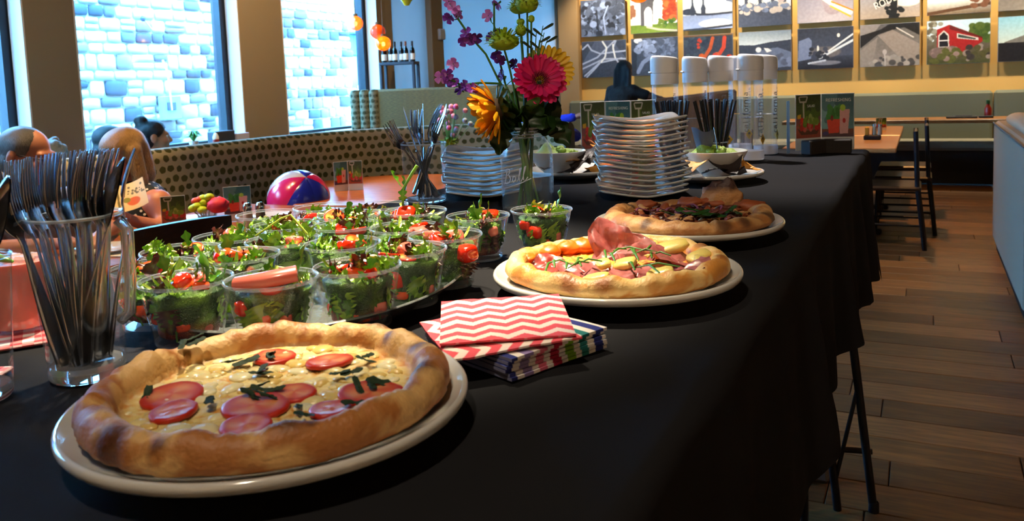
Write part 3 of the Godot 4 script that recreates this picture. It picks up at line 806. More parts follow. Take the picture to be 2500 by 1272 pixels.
func build_picture_wall() -> void:
	var subj := ["grey rock face and roots", "stone arch beside red autumn trees", "fountain spires above bright water", "misty bridge posts in grey haze", "road with a curling yellow light trail", "two black street signs against a pale sky", "bright sky framed by rust coloured trees", "dark sign beside a slanting roof", "looping white motorway light trails", "winding forest road in grey light", "orange light streaks on dark water", "dark hills and clouds under a white sky", "city street with two white light streaks", "grey road leading towards bare hills", "red covered bridge among trees", "dark hill under a pale blue sky"]
	var edge := mat("canvas_edge", Color(0.50, 0.52, 0.56), 0.6)
	var w := 0.655
	var h := 0.51
	for r in 2:
		for c in 8:
			var k := r * 8 + c
			var x0 := -4.173 + c * 0.7295
			var y0 := 1.925 if r == 0 else 1.35
			var o := thing("wall_print", "unframed print of a %s, %s row of the picture wall" % [subj[k], "upper" if r == 0 else "lower"], "picture", Vector3(x0 + w * 0.5, y0 + h * 0.5, BACK + 0.05), 0.0, "photographs on the cream wall")
			var m := boxm(Vector3.ZERO, Vector3(w, h, 0.022), 0.002)
			part(o, "panel", m, edge)
			m = MB.new()
			m.face(Vector3(-w * 0.495, -h * 0.495, 0.0125), Vector3(w * 0.495, -h * 0.495, 0.0125), Vector3(w * 0.495, h * 0.495, 0.0125), Vector3(-w * 0.495, h * 0.495, 0.0125))
			part(o, "print_face", m, mat("print%d" % k, Color(0.92, 0.92, 0.92), 0.45, {"tex": print_tex(k)}))
			m = MB.new()
			for q in [Vector2(-0.25, 0.17), Vector2(0.25, 0.17), Vector2(-0.25, -0.17), Vector2(0.25, -0.17)]:
				m.box(Vector3(q.x, q.y, -0.03), Vector3(0.03, 0.03, 0.04))
			part(o, "standoff", m, edge)
			if k == 5:
				var wm := mat("sign_white", Color(0.93, 0.93, 0.90), 0.6)
				text(o, "lettering", "RODEO DR", 0.105, wm, Vector3(0.06, -0.012, 0.0135), Basis(Vector3.BACK, 0.40))
				text(o, "lettering", "N. RODEO", 0.085, wm, Vector3(0.02, 0.225, 0.0135), Basis(Vector3.BACK, -0.12))
	# upholstered bench along the wall and the long table before it
	var green := mat("bench_green", Color(0.37, 0.38, 0.30), 0.8, {"bump": noise_tex("fabric", 0.25, 3), "depth": 0.05, "tri": Vector3(8, 8, 8), "rim": 0.3})
	var seat := mat("bench_seat", Color(0.46, 0.44, 0.36), 0.7, {"rim": 0.2})
	var blk := mat("dark_base", Color(0.05, 0.045, 0.04), 0.7)
	var be := thing("wall_bench", "long grey green upholstered bench under the picture wall", "bench", Vector3(-1.0, 0, BACK))
	for i in 3:
		part(be, "backrest", boxm(Vector3(-2.05 + i * 2.63, 0.74, 0.08), Vector3(2.62, 0.58, 0.14), 0.03), green)
	part(be, "seat", boxm(Vector3(0.6, 0.43, 0.40), Vector3(7.9, 0.10, 0.56), 0.035), seat)
	part(be, "base", boxm(Vector3(0.6, 0.19, 0.36), Vector3(7.8, 0.38, 0.46)), blk)
	var wt := wood("table_oak", Color(0.62, 0.42, 0.22), Color(0.50, 0.32, 0.15), 0.35, Vector3(1, 6, 6))
	var lt := thing("long_table", "long honey coloured wood table in front of the wall bench", "table", Vector3(0.0, 0, -9.83))
	part(lt, "tabletop", boxm(Vector3(0, 0.735, 0), Vector3(2.6, 0.04, 0.55), 0.006), wt)
	for x in [-1.0, 0.95]:
		part(lt, "pedestal", boxm(Vector3(x, 0.37, 0), Vector3(0.08, 0.70, 0.08), 0.01), blk)
		part(lt, "foot", boxm(Vector3(x, 0.015, 0), Vector3(0.10, 0.03, 0.44), 0.01), blk)
	var ph := thing("menu_folder", "closed black menu folder lying on the long wall table", "menu", Vector3(0.55, 0.755, -9.86))
	part(ph, "cover", boxm(Vector3(0, 0.01, 0), Vector3(0.30, 0.02, 0.18), 0.006), blk)
	part(ph, "spine", boxm(Vector3(0.02, 0.024, 0), Vector3(0.16, 0.008, 0.12), 0.003), blk)
	var bt := thing("sauce_bottle", "small red and green sauce bottle on a dark holder at the right of the long table", "bottle", Vector3(0.80, 0.755, -9.84))
	part(bt, "body", lathem([Vector2(0.0, 0.0), Vector2(0.035, 0.0), Vector2(0.035, 0.10), Vector2(0.018, 0.135), Vector2(0.016, 0.15)], 16), mat("sauce_red", Color(0.55, 0.14, 0.08), 0.25))
	part(bt, "cap", lathem([Vector2(0.019, 0.15), Vector2(0.019, 0.19), Vector2(0.0, 0.195)], 14), mat("sauce_green", Color(0.12, 0.35, 0.12), 0.4))
	part(bt, "holder", boxm(Vector3(-0.02, 0.012, 0), Vector3(0.14, 0.024, 0.10), 0.006), blk)

# ------------------------------------------------------------------ people: smooth distance fields meshed as surface nets
# a primitive is [a, b, ra, rb] (tapered capsule) or [centre, radii, minus?] (ellipsoid, minus = carved out)
func field(mb: MB, prims: Array, cell: float, k: float, tint = null) -> void:
	var lo := Vector3(1e9, 1e9, 1e9)
	var hi := -lo
	for q in prims:
		if q.size() == 4:
			var r: float = max(q[2], q[3])
			lo = lo.min(q[0] - Vector3.ONE * r).min(q[1] - Vector3.ONE * r)
			hi = hi.max(q[0] + Vector3.ONE * r).max(q[1] + Vector3.ONE * r)
		elif not q[2]:
			lo = lo.min(q[0] - q[1]); hi = hi.max(q[0] + q[1])
	lo -= Vector3.ONE * (cell * 2 + k * 0.3)
	hi += Vector3.ONE * (cell * 2 + k * 0.3)
	var nx := int((hi.x - lo.x) / cell) + 2
	var ny := int((hi.y - lo.y) / cell) + 2
	var nz_ := int((hi.z - lo.z) / cell) + 2
	var f := PackedFloat32Array()
	f.resize(nx * ny * nz_)
	f.fill(0.5)
	for q in prims:
		var cap: bool = q.size() == 4
		var a: Vector3 = q[0]
		var b: Vector3 = q[1]
		var ra := 0.0; var rb := 0.0
		var minus := false
		var l0: Vector3; var h0: Vector3
		if cap:
			ra = q[2]; rb = q[3]
			var r: float = max(ra, rb) + k + cell
			l0 = a.min(b) - Vector3.ONE * r; h0 = a.max(b) + Vector3.ONE * r
		else:
			minus = q[2]
			l0 = a - b - Vector3.ONE * (k + cell); h0 = a + b + Vector3.ONE * (k + cell)
		var ba := b - a
		var bb: float = max(ba.length_squared(), 1e-9)
		var x0: int = clampi(int((l0.x - lo.x) / cell), 0, nx - 1); var x1: int = clampi(int((h0.x - lo.x) / cell) + 1, 0, nx - 1)
		var y0: int = clampi(int((l0.y - lo.y) / cell), 0, ny - 1); var y1: int = clampi(int((h0.y - lo.y) / cell) + 1, 0, ny - 1)
		var z0: int = clampi(int((l0.z - lo.z) / cell), 0, nz_ - 1); var z1: int = clampi(int((h0.z - lo.z) / cell) + 1, 0, nz_ - 1)
		var mr: float = min(b.x, min(b.y, b.z))
		for z in range(z0, z1 + 1):
			for y in range(y0, y1 + 1):
				var at := (z * ny + y) * nx
				for x in range(x0, x1 + 1):
					var pt := Vector3(lo.x + x * cell, lo.y + y * cell, lo.z + z * cell)
					var d: float
					if cap:
						var t := clampf((pt - a).dot(ba) / bb, 0.0, 1.0)
						d = (pt - a - ba * t).length() - (ra + (rb - ra) * t)
					else:
						var e := (pt - a) / b
						var le := e.length()
						d = (le - 1.0) * mr if le < 0.3 else le * (le - 1.0) / max((e / b).length(), 1e-6)
					var g := f[at + x]
					if minus:
						d = -d
						var w := clampf(0.5 - 0.5 * (d - g) / (k * 0.4), 0.0, 1.0)
						f[at + x] = lerpf(d, g, w) + k * 0.4 * w * (1.0 - w)
					else:
						var w := clampf(0.5 + 0.5 * (d - g) / k, 0.0, 1.0)
						f[at + x] = lerpf(d, g, w) - k * w * (1.0 - w)
	var id := PackedInt32Array()
	id.resize(f.size())
	id.fill(-1)
	var sx := 1; var sy := nx; var sz := nx * ny
	var offs := [0, sx, sy, sx + sy, sz, sx + sz, sy + sz, sx + sy + sz]
	var pos := [Vector3(0, 0, 0), Vector3(1, 0, 0), Vector3(0, 1, 0), Vector3(1, 1, 0), Vector3(0, 0, 1), Vector3(1, 0, 1), Vector3(0, 1, 1), Vector3(1, 1, 1)]
	var edges := [[0, 1], [2, 3], [4, 5], [6, 7], [0, 2], [1, 3], [4, 6], [5, 7], [0, 4], [1, 5], [2, 6], [3, 7]]
	for z in nz_ - 1:
		for y in ny - 1:
			var at := (z * ny + y) * nx
			for x in nx - 1:
				var i := at + x
				var m := 0
				var s0 := f[i] < 0.0
				if (f[i + 1] < 0.0) == s0 and (f[i + sy] < 0.0) == s0 and (f[i + sz] < 0.0) == s0 and (f[i + sx + sy] < 0.0) == s0 and (f[i + sx + sz] < 0.0) == s0 and (f[i + sy + sz] < 0.0) == s0 and (f[i + sx + sy + sz] < 0.0) == s0:
					continue
				var acc := Vector3.ZERO
				for e in edges:
					var fa := f[i + offs[e[0]]]; var fb := f[i + offs[e[1]]]
					if (fa < 0.0) != (fb < 0.0):
						acc += pos[e[0]].lerp(pos[e[1]], fa / (fa - fb)); m += 1
				var w := lo + (Vector3(x, y, z) + acc / m) * cell
				if tint != null: mb.col = tint.call(w)
				id[i] = mb.p(w)
	for z in range(1, nz_ - 1):
		for y in range(1, ny - 1):
			var at := (z * ny + y) * nx
			for x in range(1, nx - 1):
				var i := at + x
				var s0 := f[i] < 0.0
				for ax in 3:
					var st: int = [sx, sy, sz][ax]
					if (f[i + st] < 0.0) == s0: continue
					var u: int = [sy, sz, sx][ax]
					var w: int = [sz, sx, sy][ax]
					var a := id[i - u - w]; var b := id[i - w]; var c := id[i]; var d := id[i - u]
					if a < 0 or b < 0 or c < 0 or d < 0: continue
					if s0: mb.quad(a, b, c, d)
					else: mb.quad(a, d, c, b)

func hand_prims(wrist: Vector3, dir: Vector3, palm: Vector3, curl: float, side: float) -> Array:
	# a palm, four fingers of different lengths bent at the knuckles, and a thumb from the side of the palm
	var x := dir.cross(palm).normalized() * side
	var out := [[wrist, wrist + dir * 0.05, 0.022, 0.026]]
	for i in 4:
		var o := (i - 1.5) * 0.019
		var base := wrist + dir * 0.075 + x * o
		out.append([wrist + dir * 0.03 + x * o * 0.8, base, 0.014, 0.010])
		var l: float = [0.036, 0.042, 0.040, 0.030][i]
		var d1 := (dir * cos(curl * 0.6) + palm * sin(curl * 0.6)).normalized()
		var d2 := (dir * cos(curl * 1.5) + palm * sin(curl * 1.5)).normalized()
		out.append([base, base + d1 * l, 0.0092, 0.0084])
		out.append([base + d1 * l, base + d1 * l + d2 * l * 0.85, 0.0084, 0.007])
	var tb := wrist + dir * 0.02 - x * 0.022
	var t1 := tb + (dir * 0.6 - x * 0.7 + palm * 0.3).normalized() * 0.035
	out.append([tb, t1, 0.012, 0.0105])
	out.append([t1, t1 + (dir * 0.9 - x * 0.2 + palm * 0.5).normalized() * 0.03, 0.0105, 0.008])
	return out

func person(o: Dictionary) -> Node3D:
	# local axes: +Z is where the body faces, origin on the floor; sizes follow the height of the head's top above the floor
	var n := thing("person", o.label, "person", o.at, o.get("yaw", 0.0))
	var stand: bool = o.get("stand", false)
	var top: float = o.top
	var hc: Vector3 = o.get("head", Vector3(0, top - 0.112, 0.03))
	var nb := Vector3(hc.x * 0.5, hc.y - 0.165, hc.z * 0.4 - 0.03)
	var hip := Vector3(0, 0.92 if stand else 0.53, -0.04)
	var wd: float = o.get("wide", 1.0)
	var chest := hip.lerp(nb, 0.68) + Vector3(0, 0, 0.02)
	var sh := 0.165 * wd
	var shy := nb.y - 0.05
	var skin: Color = o.get("skin", Color(0.72, 0.50, 0.38))
	var sk := mat("skin_" + skin.to_html(), skin, 0.5, {"sss": 0.05, "vc": true})
	sk.albedo_color = Color.WHITE
	var sl := skin.srgb_to_linear()
	var tone := func(_q: Vector3): return sl
	# joints
	var arms: Array = o.arms
	var torso := [[hip + Vector3(0.07 * wd, 0, 0), hip - Vector3(0.07 * wd, 0, 0), 0.115, 0.115], [hip, chest, 0.125 * wd, 0.135 * wd], [chest + Vector3(0.06 * wd, 0, 0), chest - Vector3(0.06 * wd, 0, 0), 0.115, 0.115],
		[Vector3(nb.x - sh, shy, nb.z), Vector3(nb.x + sh, shy, nb.z), 0.055, 0.055], [chest, nb, 0.11, 0.06]]
	var limbs := []
	var sleeves := []
	for s in 2:
		var sg := 1.0 if s == 0 else -1.0
		var S := Vector3(nb.x + sg * sh, shy - 0.01, nb.z)
		var E: Vector3 = arms[s][0]
		var W: Vector3 = arms[s][1]
		limbs.append([S, E, 0.052, 0.040]); limbs.append([E, W, 0.040, 0.026])
		var st: String = o.get("sleeve", "short")
		if st == "short": sleeves.append([S, S.lerp(E, 0.75), 0.062, 0.060])
		if st == "long": sleeves.append([S, E, 0.062, 0.050]); sleeves.append([E, E.lerp(W, 0.92), 0.050, 0.038])
		if st == "none": sleeves.append([S.lerp(nb, 0.35), chest, 0.05, 0.07])
		var H := hip + Vector3(sg * 0.085, -0.02, 0)
		var K := Vector3(sg * 0.10, 0.50, 0.38) if not stand else Vector3(sg * 0.09, 0.50, 0.02)
		var F := Vector3(sg * 0.10, 0.085, 0.36) if not stand else Vector3(sg * 0.09, 0.085, -0.02)
		limbs.append([H, K, 0.078, 0.055]); limbs.append([K, F, 0.054, 0.036]); limbs.append([F, F + Vector3(0, -0.045, 0.14), 0.038, 0.032])
	var neck := [[nb - Vector3(0, 0.02, 0), hc + Vector3(0, -0.05, -0.025), 0.052, 0.050]]
	var body := MB.new()
	field(body, torso + limbs + neck, o.get("cell", 0.017), 0.035, tone)
	# hands
	for s in 2:
		var W: Vector3 = arms[s][1]
		var dir: Vector3 = (W - arms[s][0]).normalized()
		if arms[s].size() > 2 and arms[s][2] is Vector3: dir = arms[s][2].normalized()
		var palm: Vector3 = arms[s][3] if arms[s].size() > 3 else Vector3.DOWN
		palm = (palm - dir * palm.dot(dir)).normalized()
		field(body, hand_prims(W, dir, palm, o.get("curl", 0.7), 1.0 if s == 0 else -1.0), o.get("hcell", 0.0055), 0.008, tone)
	# head
	var hb: Basis = Basis(Vector3.UP, o.get("hyaw", 0.0)) * Basis(Vector3.RIGHT, o.get("hpitch", 0.0)) * Basis(Vector3.BACK, o.get("hroll", 0.0))
	body.xf = Transform3D(hb, hc)
	var lips := Color(skin.r * 0.85, skin.g * 0.55, skin.b * 0.55).srgb_to_linear()
	var face := func(q: Vector3):
		if absf(q.x) < 0.026 and absf(q.y + 0.064) < 0.0085 and q.z > 0.06: return lips
		return sl
	field(body, [[Vector3(0, 0.035, -0.015), Vector3(0.076, 0.080, 0.096), false], [Vector3(0, -0.028, 0.022), Vector3(0.062, 0.082, 0.074), false], [Vector3(0, -0.088, 0.045), Vector3(0.036, 0.028, 0.036), false],
		[Vector3(0, 0.008, 0.092), Vector3(0, -0.028, 0.110), 0.009, 0.0125], [Vector3(-0.014, -0.031, 0.096), Vector3(0.014, -0.031, 0.096), 0.008, 0.008], [Vector3(-0.036, 0.022, 0.082), Vector3(0.036, 0.022, 0.082), 0.011, 0.011],
		[Vector3(0.036, -0.03, 0.062), Vector3(0.026, 0.024, 0.026), false], [Vector3(-0.036, -0.03, 0.062), Vector3(0.026, 0.024, 0.026), false], [Vector3(0.078, -0.008, -0.012), Vector3(0.012, 0.033, 0.021), false], [Vector3(-0.078, -0.008, -0.012), Vector3(0.012, 0.033, 0.021), false],
		[Vector3(0.031, 0.003, 0.100), Vector3(0.018, 0.011, 0.018), true], [Vector3(-0.031, 0.003, 0.100), Vector3(0.018, 0.011, 0.018), true],
		[Vector3(-0.022, -0.060, 0.084), Vector3(0.022, -0.060, 0.084), 0.008, 0.008], [Vector3(-0.017, -0.069, 0.082), Vector3(0.017, -0.069, 0.082), 0.009, 0.009],
		[Vector3(0, -0.05, -0.03), Vector3(0, -0.12, -0.04), 0.052, 0.05]], o.get("fcell", 0.0062), 0.014, face)
	part(n, "body", body, sk)
	var hx := Transform3D(hb, hc)
	var m := MB.new()
	for sg in [-1.0, 1.0]:
		m.xf = hx
		m.col = lin(0.9, 0.9, 0.88)
		m.ball(Vector3(0.031 * sg, 0.003, 0.076), Vector3.ONE * 0.0125, 10, 8)
		m.col = lin(0.16, 0.11, 0.08)
		m.ball(Vector3(0.031 * sg, 0.002, 0.0865), Vector3(0.0055, 0.0055, 0.003), 8, 6)
	part(n, "eyes", m, mat("eye", Color.WHITE, 0.2, {"vc": true}))
	# hair
	var hairc: Color = o.hair
	var hm := mat("hair_" + hairc.to_html(), hairc, 0.45, {"bump": noise_tex("strands", 0.2, 2), "depth": 1.2, "tri": Vector3(16, 1.2, 16), "tex": noise_tex("strand_c", 0.12, 3, [[0.3, 0.7], [Color(0.72, 0.70, 0.66), Color(1, 1, 1)]])})
	m = MB.new()
	m.xf = hx
	var hp := []
	match o.get("cut", "short"):
		"balding":
			hp = [[Vector3(0, 0.037, -0.022), Vector3(0.082, 0.080, 0.100), false], [Vector3(0, -0.03, -0.05), Vector3(0.078, 0.06, 0.06), false], [Vector3(0, 0.0, 0.11), Vector3(0.078, 0.118, 0.10), true], [Vector3(0, -0.05, 0.085), Vector3(0.12, 0.07, 0.085), true]]
		"short":
			hp = [[Vector3(0, 0.042, -0.02), Vector3(0.085, 0.084, 0.104), false], [Vector3(0, -0.03, -0.05), Vector3(0.078, 0.06, 0.06), false], [Vector3(0, -0.03, 0.09), Vector3(0.085, 0.092, 0.085), true]]
		"bob":
			hp = [[Vector3(0, 0.042, -0.018), Vector3(0.090, 0.088, 0.108), false], [Vector3(0.070, 0.01, -0.02), Vector3(0.074, -0.135, 0.005), 0.040, 0.034], [Vector3(-0.070, 0.01, -0.02), Vector3(-0.074, -0.135, 0.005), 0.040, 0.034], [Vector3(0, 0.0, -0.07), Vector3(0, -0.12, -0.06), 0.06, 0.05], [Vector3(0.03, -0.04, 0.10), Vector3(0.072, 0.10, 0.088), true], [Vector3(-0.03, -0.04, 0.10), Vector3(0.05, 0.10, 0.088), true]]
		"long":
			hp = [[Vector3(0, 0.042, -0.02), Vector3(0.090, 0.088, 0.106), false], [Vector3(0.05, 0.0, -0.06), Vector3(0.06, -0.34, -0.10), 0.055, 0.05], [Vector3(-0.05, 0.0, -0.06), Vector3(-0.06, -0.34, -0.10), 0.055, 0.05], [Vector3(0, 0.0, -0.075), Vector3(0, -0.38, -0.10), 0.06, 0.045], [Vector3(0, -0.03, 0.10), Vector3(0.075, 0.095, 0.085), true]]
		"bun":
			hp = [[Vector3(0, 0.042, -0.02), Vector3(0.084, 0.084, 0.104), false], [Vector3(0, -0.03, -0.05), Vector3(0.076, 0.06, 0.06), false], [Vector3(0, -0.03, 0.09), Vector3(0.088, 0.092, 0.085), true], [Vector3(0, 0.115, -0.075), Vector3(0.046, 0.040, 0.044), false]]
		"curly":
			hp = [[Vector3(0, 0.045, -0.02), Vector3(0.088, 0.086, 0.104), false], [Vector3(0, -0.03, 0.09), Vector3(0.088, 0.088, 0.085), true]]
			for i in 26:
				var a := i * 2.4
				var y := 0.12 - i * 0.0055
				var r := sqrt(max(0.0, 0.0085 - pow(y - 0.04, 2)))
				var c := Vector3(cos(a) * r, y, sin(a) * r - 0.02)
				if c.z > 0.045 and c.y < 0.06: continue
				hp.append([c, Vector3.ONE * 0.026, false])
	field(m, hp, o.get("fcell", 0.0062) * 1.15, 0.012)
	part(n, "hair", m, hm)
	# clothing
	var cl := []
	for q in torso: cl.append([q[0], q[1], q[2] + 0.012, q[3] + 0.012] if q.size() == 4 else q)
	cl[3] = [cl[3][0].lerp(cl[3][1], 0.02), cl[3][1].lerp(cl[3][0], 0.02), 0.066, 0.066]
	cl[4] = [chest, chest.lerp(nb, 0.55), 0.125, 0.085]
	if o.get("sleeve", "short") == "none":
		cl[3] = [cl[3][0].lerp(cl[3][1], 0.22), cl[3][1].lerp(cl[3][0], 0.22), 0.064, 0.064]
	m = MB.new()
	field(m, cl + sleeves, o.get("cell", 0.017), 0.03, o.get("pattern", null))
	part(n, "shirt", m, o.shirt)
	m = MB.new()
	var tr := [[hip + Vector3(0.07, -0.02, 0), hip - Vector3(0.07, 0.02, 0), 0.128, 0.128]]
	for q in limbs:
		if q[0].y < hip.y + 0.05 and q[1].y < q[0].y - 0.0 and q[1].y > 0.07 and q[0].y > 0.3 and absf(q[0].x) < 0.12: tr.append([q[0], q[1].lerp(q[0], 0.04), q[2] + 0.012, q[3] + 0.012])
	for s in [1.0, -1.0]:
		if not stand: tr.append([hip + Vector3(s * 0.085, -0.02, 0), Vector3(s * 0.10, 0.50, 0.38), 0.09, 0.067])
	field(m, tr, 0.02, 0.03)
	part(n, "trousers", m, mat("trousers", Color(0.10, 0.11, 0.16), 0.8))
	m = MB.new()
	for s in [1.0, -1.0]:
		var F := Vector3(s * 0.10, 0.045, 0.34) if not stand else Vector3(s * 0.09, 0.045, -0.04)
		m.tube([F, F + Vector3(0, 0.0, 0.10), F + Vector3(0, -0.01, 0.19)], [0.044, 0.045, 0.034], 12)
	part(n, "shoes", m, mat("shoe", Color(0.06, 0.05, 0.05), 0.5))
	n.set_meta("hx", hx)
	return n

func build_people() -> void:
	var cloth := func(key: String, c: Color): return mat(key, c, 0.8, {"bump": noise_tex("cloth_folds", 0.02, 4), "depth": 0.6, "tri": Vector3(5, 5, 5), "rim": 0.2})
	# the couple on the bench, seen left of the tray
	var man := person({"label": "grey-haired balding man in glasses and a blue grey shirt, behind the jug of forks", "at": Vector3(-3.10, 0, -1.66), "yaw": PI * 0.46, "top": 1.225, "hyaw": 0.45, "hpitch": 0.22, "wide": 1.15,
		"skin": Color(0.66, 0.45, 0.37), "hair": Color(0.52, 0.53, 0.55), "cut": "balding", "shirt": cloth.call("man_shirt", Color(0.36, 0.41, 0.55)), "sleeve": "short",
		"arms": [[Vector3(0.27, 0.78, 0.12), Vector3(0.10, 0.79, 0.34)], [Vector3(-0.27, 0.78, 0.12), Vector3(-0.08, 0.79, 0.34)]], "curl": 1.1})
	var gl := MB.new()
	gl.xf = man.get_meta("hx")
	for s in [-1.0, 1.0]:
		gl.tube([Vector3(0.075 * s, 0.012, 0.0), Vector3(0.070 * s, 0.012, 0.06), Vector3(0.055 * s, 0.010, 0.105)], 0.002, 6)
		var ring := []
		for i in 17: ring.append(Vector3((0.031 + cos(TAU * i / 16.0) * 0.024) * s, sin(TAU * i / 16.0) * 0.017 - 0.002, 0.112 - absf(cos(TAU * i / 16.0)) * 0.004))
		gl.tube(ring, 0.0018, 5, 1.0, false)
	gl.tube([Vector3(-0.009, 0.003, 0.113), Vector3(0, 0.006, 0.116), Vector3(0.009, 0.003, 0.113)], 0.0018, 5)
	part(man, "glasses", gl, mat("glasses", Color(0.07, 0.07, 0.09), 0.3))
	var cm := MB.new()
	cm.xf = Transform3D(Basis.IDENTITY, Vector3(0, 0.955, 0.0))
	cm.lathe([Vector2(0.092, 0.0), Vector2(0.080, 0.035), Vector2(0.066, 0.048), Vector2(0.058, 0.04)], 24)
	part(man, "collar", cm, mat("collar_blue", Color(0.16, 0.36, 0.80), 0.7))
	var navy := mat("dress_navy", Color.WHITE, 0.8, {"vc": true})
	var woman := person({"label": "blond woman in a sleeveless navy polka dot top, holding a printed menu sheet", "at": Vector3(-3.18, 0, -2.22), "yaw": -0.20, "top": 1.175, "hyaw": -0.02, "hpitch": 0.30, "hroll": 0.08, "wide": 1.2,
		"skin": Color(0.68, 0.44, 0.34), "hair": Color(0.80, 0.64, 0.40), "cut": "bob", "shirt": navy, "sleeve": "none", "pattern": func(_q): return lin(0.045, 0.05, 0.10),
		"arms": [[Vector3(0.29, 0.72, -0.02), Vector3(0.28, 0.80, 0.17), Vector3(0.1, 0.4, 0.5)], [Vector3(-0.22, 0.72, 0.16), Vector3(0.02, 0.80, 0.30), Vector3(0.7, 0.3, 0.1)]], "curl": 1.2})
	# white dots sewn over the top: small discs lying on its surface
	var shirt: MeshInstance3D = woman.get_node("shirt")
	var sa: Array = (shirt.mesh as ArrayMesh).surface_get_arrays(0)
	var sv: PackedVector3Array = sa[Mesh.ARRAY_VERTEX]
	var sn: PackedVector3Array = sa[Mesh.ARRAY_NORMAL]
	var dots := MB.new()
	var used := {}
	for i in sv.size():
		var q := sv[i]
		var key := Vector3i((q / 0.036).floor())
		if used.has(key) or q.y < 0.6: continue
		used[key] = true
		var nn := sn[i]
		var a := nn.cross(Vector3.UP).normalized()
		var b := a.cross(nn)
		var s := dots.p(q + nn * 0.003)
		for k in 8: dots.p(q + nn * 0.002 + (a * cos(TAU * k / 8.0) + b * sin(TAU * k / 8.0)) * 0.0062)
		for k in 8: dots.tri(s, s + 1 + (k + 1) % 8, s + 1 + k)
	var dn := part(shirt, "dots", dots, mat("dot_white", Color(0.80, 0.78, 0.74), 0.8, {"two": true}))
	dn.set_meta("kind", "stuff")
	var er := MB.new()
	er.xf = woman.get_meta("hx")
	for s in [-1.0, 1.0]: er.ball(Vector3(0.086 * s, -0.045, -0.005), Vector3.ONE * 0.009, 10, 8)
	part(woman, "earrings", er, mat("pearl", Color(0.9, 0.88, 0.82), 0.2))
	# people in the next booth, by the window
	var long := mat("x", Color.WHITE)
	person({"label": "dark-haired person in profile at the next booth, just above the blond woman's hair", "at": Vector3(-4.25, 0, -2.93), "yaw": 2.9, "top": 1.15, "hyaw": -0.5, "hpitch": 0.2, "cell": 0.022, "hcell": 0.007, "fcell": 0.008,
		"skin": Color(0.72, 0.54, 0.44), "hair": Color(0.05, 0.045, 0.05), "cut": "short", "shirt": cloth.call("dark_shirt", Color(0.13, 0.13, 0.17)),
		"arms": [[Vector3(0.22, 0.72, 0.16), Vector3(0.06, 0.92, 0.20), Vector3(-0.2, 0.8, 0.1)], [Vector3(-0.25, 0.70, 0.10), Vector3(-0.08, 0.77, 0.32)]]})
	person({"label": "person with a dark hair bun and a red top, at the next booth by the window", "at": Vector3(-4.55, 0, -3.48), "yaw": 2.4, "top": 1.165, "cell": 0.022, "hcell": 0.007, "fcell": 0.008, "hyaw": 0.2,
		"skin": Color(0.62, 0.44, 0.34), "hair": Color(0.05, 0.05, 0.06), "cut": "bun", "shirt": cloth.call("red_top", Color(0.72, 0.14, 0.10)),
		"arms": [[Vector3(0.26, 0.72, 0.10), Vector3(0.10, 0.78, 0.32)], [Vector3(-0.26, 0.72, 0.10), Vector3(-0.10, 0.78, 0.32)]]})
	person({"label": "white-haired person with curls at the next booth, between the man and the pillar", "at": Vector3(-4.35, 0, -2.62), "yaw": 0.6, "top": 1.09, "cell": 0.022, "hcell": 0.007, "fcell": 0.008, "hyaw": 0.5,
		"skin": Color(0.70, 0.52, 0.44), "hair": Color(0.80, 0.78, 0.74), "cut": "curly", "shirt": cloth.call("cream_top", Color(0.72, 0.68, 0.60)),
		"arms": [[Vector3(0.26, 0.66, 0.10), Vector3(0.10, 0.78, 0.32)], [Vector3(-0.26, 0.66, 0.10), Vector3(-0.10, 0.78, 0.32)]]})
	person({"label": "dark-haired person partly hidden behind the white curls, next booth", "at": Vector3(-4.85, 0, -2.75), "yaw": 0.2, "top": 1.12, "cell": 0.025, "hcell": 0.008, "fcell": 0.009,
		"skin": Color(0.62, 0.44, 0.34), "hair": Color(0.09, 0.08, 0.08), "cut": "short", "shirt": cloth.call("dark_shirt", Color.WHITE),
		"arms": [[Vector3(0.26, 0.68, 0.10), Vector3(0.10, 0.78, 0.32)], [Vector3(-0.26, 0.68, 0.10), Vector3(-0.10, 0.78, 0.32)]]})
	# behind the bouquet: a seated person in bright blue reaching right
	person({"label": "seated person in a bright blue long-sleeved top, reaching right behind the bouquet", "at": Vector3(-2.93, 0, -6.45), "yaw": 0.9, "top": 1.26, "cell": 0.02, "hcell": 0.006, "fcell": 0.008, "hyaw": 0.4,
		"skin": Color(0.60, 0.40, 0.32), "hair": Color(0.62, 0.62, 0.66), "cut": "short", "shirt": cloth.call("blue_top", Color(0.10, 0.22, 0.85)), "sleeve": "long",
		"arms": [[Vector3(0.26, 0.82, 0.10), Vector3(0.10, 0.86, 0.30)], [Vector3(-0.12, 0.96, 0.24), Vector3(0.10, 1.01, 0.40), Vector3(0.6, 0.2, 0.6)]]})
	person({"label": "standing person in black with long dark hair, back turned, before the picture wall", "at": Vector3(-2.86, 0, -8.5), "yaw": PI - 0.35, "stand": true, "top": 1.515, "cell": 0.022, "hcell": 0.007, "fcell": 0.009, "hyaw": 0.25, "wide": 0.95,
		"skin": Color(0.34, 0.20, 0.15), "hair": Color(0.035, 0.028, 0.026), "cut": "long", "shirt": cloth.call("black_top", Color(0.035, 0.033, 0.035)),
		"arms": [[Vector3(0.22, 1.0, -0.02), Vector3(0.22, 0.78, 0.12)], [Vector3(-0.30, 1.12, 0.08), Vector3(-0.50, 1.06, 0.18)]]})

